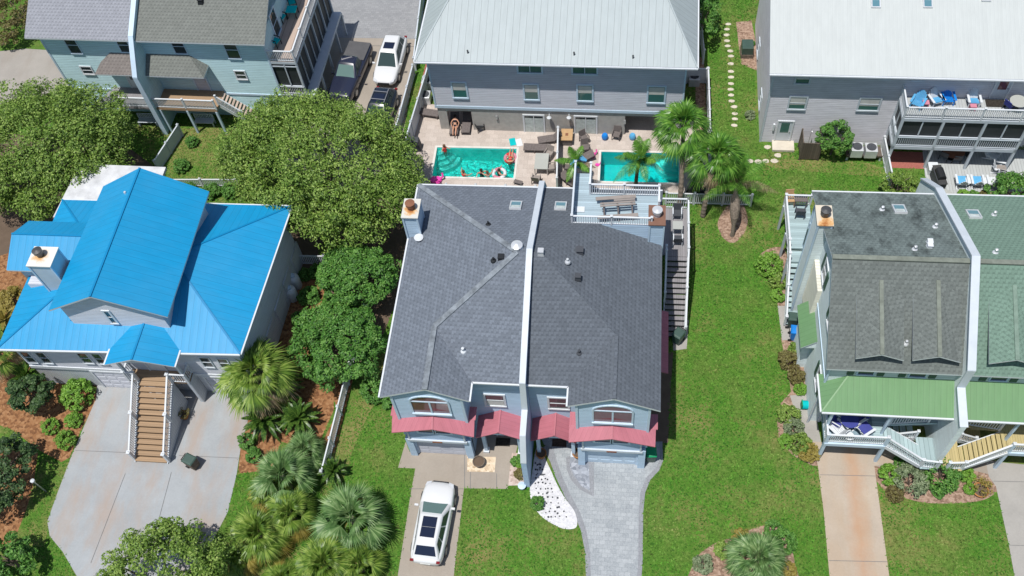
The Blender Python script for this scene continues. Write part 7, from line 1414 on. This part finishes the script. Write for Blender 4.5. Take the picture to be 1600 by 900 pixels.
def standing(dx=0, arm=.3, depth=0): 
    return dict(pelvis=(0,0,.92),waist=(0,0,1.08),chest=(0,.01,1.32),neck=(0,0,1.47),head=(0,-.01,1.58),crown=(0,0,1.68),shl=(.17,0,1.38),shr=(-.17,0,1.38),ell=(.32,-.1,1.18+arm*.3),elr=(-.32,-.1,1.18+arm*.3),wrl=(.42,-.28,1.22+arm*.3),wrr=(-.40,-.28,1.2+arm*.3),hipl=(.09,0,.86),hipr=(-.09,0,.86),knl=(.10,-.03,.47),knr=(-.10,-.03,.47),anl=(.10,.02,.08),anr=(-.10,.02,.08),tol=(.11,-.14,.04),tor=(-.11,-.14,.04))
def reclined(back=.5): 
    c, s = math.cos(back), math.sin(back)
    B = lambda l: (0, .05+l*c, .10+l*s)
    return dict(pelvis=(0,.05,.10),waist=B(.17),chest=B(.40),neck=B(.56),head=B(.68),crown=B(.78),shl=(.17,B(.44)[1],B(.44)[2]),shr=(-.17,B(.44)[1],B(.44)[2]),ell=(.30,B(.2)[1],B(.2)[2]+.02),elr=(-.30,B(.2)[1],B(.2)[2]+.02),wrl=(.22,-.02,.18),wrr=(-.22,-.02,.18),hipl=(.09,-.02,.10),hipr=(-.09,-.02,.10),knl=(.10,-.44,.14),knr=(-.11,-.42,.22),anl=(.09,-.84,.06),anr=(-.10,-.80,.06),tol=(.10,-.90,.16),tor=(-.11,-.86,.16))
c = P(711,197,.5); person('dark haired woman in a black swimsuit lying on the lounger under the house', (c.x, c.y-.02, .37), .05, reclined(.7), 'swim', 'hair', True)
wz = -.10
c = P(724,274,0); person('swimmer near the front edge of the left pool, left of the pair', (c.x, PL[2]+.35, wz-1.30), 2.6, standing(), 'swim_r', 'hair_b')
c = P(752,271,0); person('dark haired bather of the pair at the front edge of the left pool', (c.x, PL[2]+.45, wz-1.22), .4, standing(arm=1), 'swim', 'hair', True)
c = P(759,275,0); person('bather with olive swimsuit leaning on the front edge beside the dark haired one', (c.x+.12, PL[2]+.28, wz-1.25), 3.4, standing(arm=.8), 'sling', 'hair_b')
def ring(label, px, py, mat, mat2, R_=.42):
    c = P(px, py, 0); t = thing('swim_ring', label, 'swim ring', (c.x, c.y, wz+.03)); m = MB(); n, k = 20, 8
    for i in range(n):
        for j in range(k): a, b_ = 6.283*i/n, 6.283*j/k; m.v.append(((R_+.13*math.cos(b_))*math.cos(a), (R_+.13*math.cos(b_))*math.sin(a), .13*math.sin(b_)))
    for i in range(n):
        for j in range(k): m.f.append((i*k+j, ((i+1)%n)*k+j, ((i+1)%n)*k+(j+1)%k, i*k+(j+1)%k)); m.m.append(0 if (i//4)%2 else 1)
    m.build('ring', [M[mat], M[mat2]], t, smooth=True); return c
c = ring('pink and white swim ring with a swimmer in the left pool', 780,270,'pinkt','white'); person('swimmer inside the pink and white ring', (c.x, c.y, wz-1.2), 2.0, standing(arm=.6), 'swim', 'hair')
c = ring('red swim ring under the floating sunbather at the head of the left pool', 798,246,'swim_r','pinkt', .40); person('sunbather afloat in a red ring with legs stretched to the pool edge', (c.x, c.y-.05, wz+.02), math.pi, reclined(.35), 'swim_r', 'hair_b')
c = P(694,235,0); J = standing(arm=.2); J = {k: (v[0]*.65, v[1]*.65, v[2]*.65) for k, v in J.items()}; person('small child in red on the curved steps of the left pool', (c.x+.1, c.y-.15, -.40), .5, J, 'swim_r', 'hair_b')

# ================================================================== GRASS TUFTS: short blades over the lawn, none on drives, beds or under houses
import numpy as np
def poly_mask(pts, X, Y):
    m = np.zeros(X.shape, bool); n = len(pts)
    for i in range(n):
        x0, y0 = pts[i]; x1, y1 = pts[(i+1) % n]
        if y0 == y1: continue
        c = ((y0 > Y) != (y1 > Y)) & (X < (x1-x0)*(Y-y0)/(y1-y0)+x0); m ^= c
    return m
def tufts(count, seed=5):
    rg = np.random.default_rng(seed); X = rg.uniform(-38, 27, count); Y = rg.uniform(13, 64, count); ok = np.ones(count, bool)
    jx = X+rg.normal(0, .05, count); jy = Y+rg.normal(0, .05, count)
    for o in bpy.data.objects:
        if o.type == 'MESH' and o.get('kind') == 'structure' and o.name.split('.')[0] not in ('lawn', 'dirt_yard', 'driveway_joint'):
            for p in o.data.polygons:
                ok &= ~poly_mask([tuple(o.data.vertices[i].co[:2]) for i in p.vertices], jx, jy)
    for x0, x1, y0, y1 in ((-12.1,1.9,22,36.5),(-36.5,-21,24.9,36),(11.1,28,23.2,37),(-13.8,4,47.8,60),(9.4,36,47.2,60),(-42.2,-25,49.2,60),(-15.7,5.8,42.5,50.6)): ok &= ~((X > x0) & (X < x1) & (Y > y0) & (Y < y1))
    # keep what the camera can see
    v = np.stack([X, Y, np.zeros(count)-H], 1); k = v @ np.array(CF); px = 800+F*(v @ np.array(CR))/k; py = 450-F*(v @ np.array(CU))/k; ok &= (px > -60) & (px < 1660) & (py > -60) & (py < 960)
    X, Y = X[ok], Y[ok]; n = len(X); V_ = np.zeros((n, 3, 3)); F_ = np.arange(n*3).reshape(n, 3)
    a = rg.uniform(0, 6.283, n); s = rg.uniform(.03, .075, n); h = rg.uniform(.02, .07, n); t = rg.uniform(-.06, .06, (n, 2))
    dx, dy = np.cos(a)*s, np.sin(a)*s
    V_[:, 0] = np.stack([X-dx, Y-dy, np.full(n, .001)], 1); V_[:, 1] = np.stack([X+dx, Y+dy, np.full(n, .001)], 1); V_[:, 2] = np.stack([X+t[:, 0]-dy*1.2, Y+t[:, 1]+dx*1.2, h], 1)
    me = bpy.data.meshes.new('grass'); me.vertices.add(n*3); me.vertices.foreach_set('co', V_.ravel()); me.loops.add(n*3); me.loops.foreach_set('vertex_index', F_.ravel()); me.polygons.add(n); me.polygons.foreach_set('loop_start', np.arange(0, n*3, 3)); me.update(calc_edges=True)
    me.materials.append(M['tuft']); o = bpy.data.objects.new('grass', me); C.objects.link(o); o['kind'] = 'stuff'; o['label'] = 'short mown grass blades all over the lawns'; o['category'] = 'grass'; return n
def m_tuft():
    n = NT('grass_blades', .8, .2); k = n.coord('W'); g = n.n('ShaderNodeNewGeometry'); r = g.outputs['Random Per Island']; a = n.noise(k, .30, 6, .65); b = n.noise(k, 1.6, 5, .7)
    f = n.math('ADD', n.math('MULTIPLY', r, .45), n.math('MULTIPLY', b, .45)); g1 = n.ramp(f, [(.2, (.020,.075,.008)), (.5, (.062,.195,.016)), (.85, (.14,.32,.040))]); g2 = n.ramp(f, [(.2, (.08,.09,.02)), (.5, (.22,.22,.07)), (.85, (.34,.33,.14))])
    return n.col(n.mix(n.ramp(a, [(.48, (0,0,0)), (.68, (.75,.75,.75))]), g1, g2))
M['tuft'] = m_tuft(); tufts(420000)
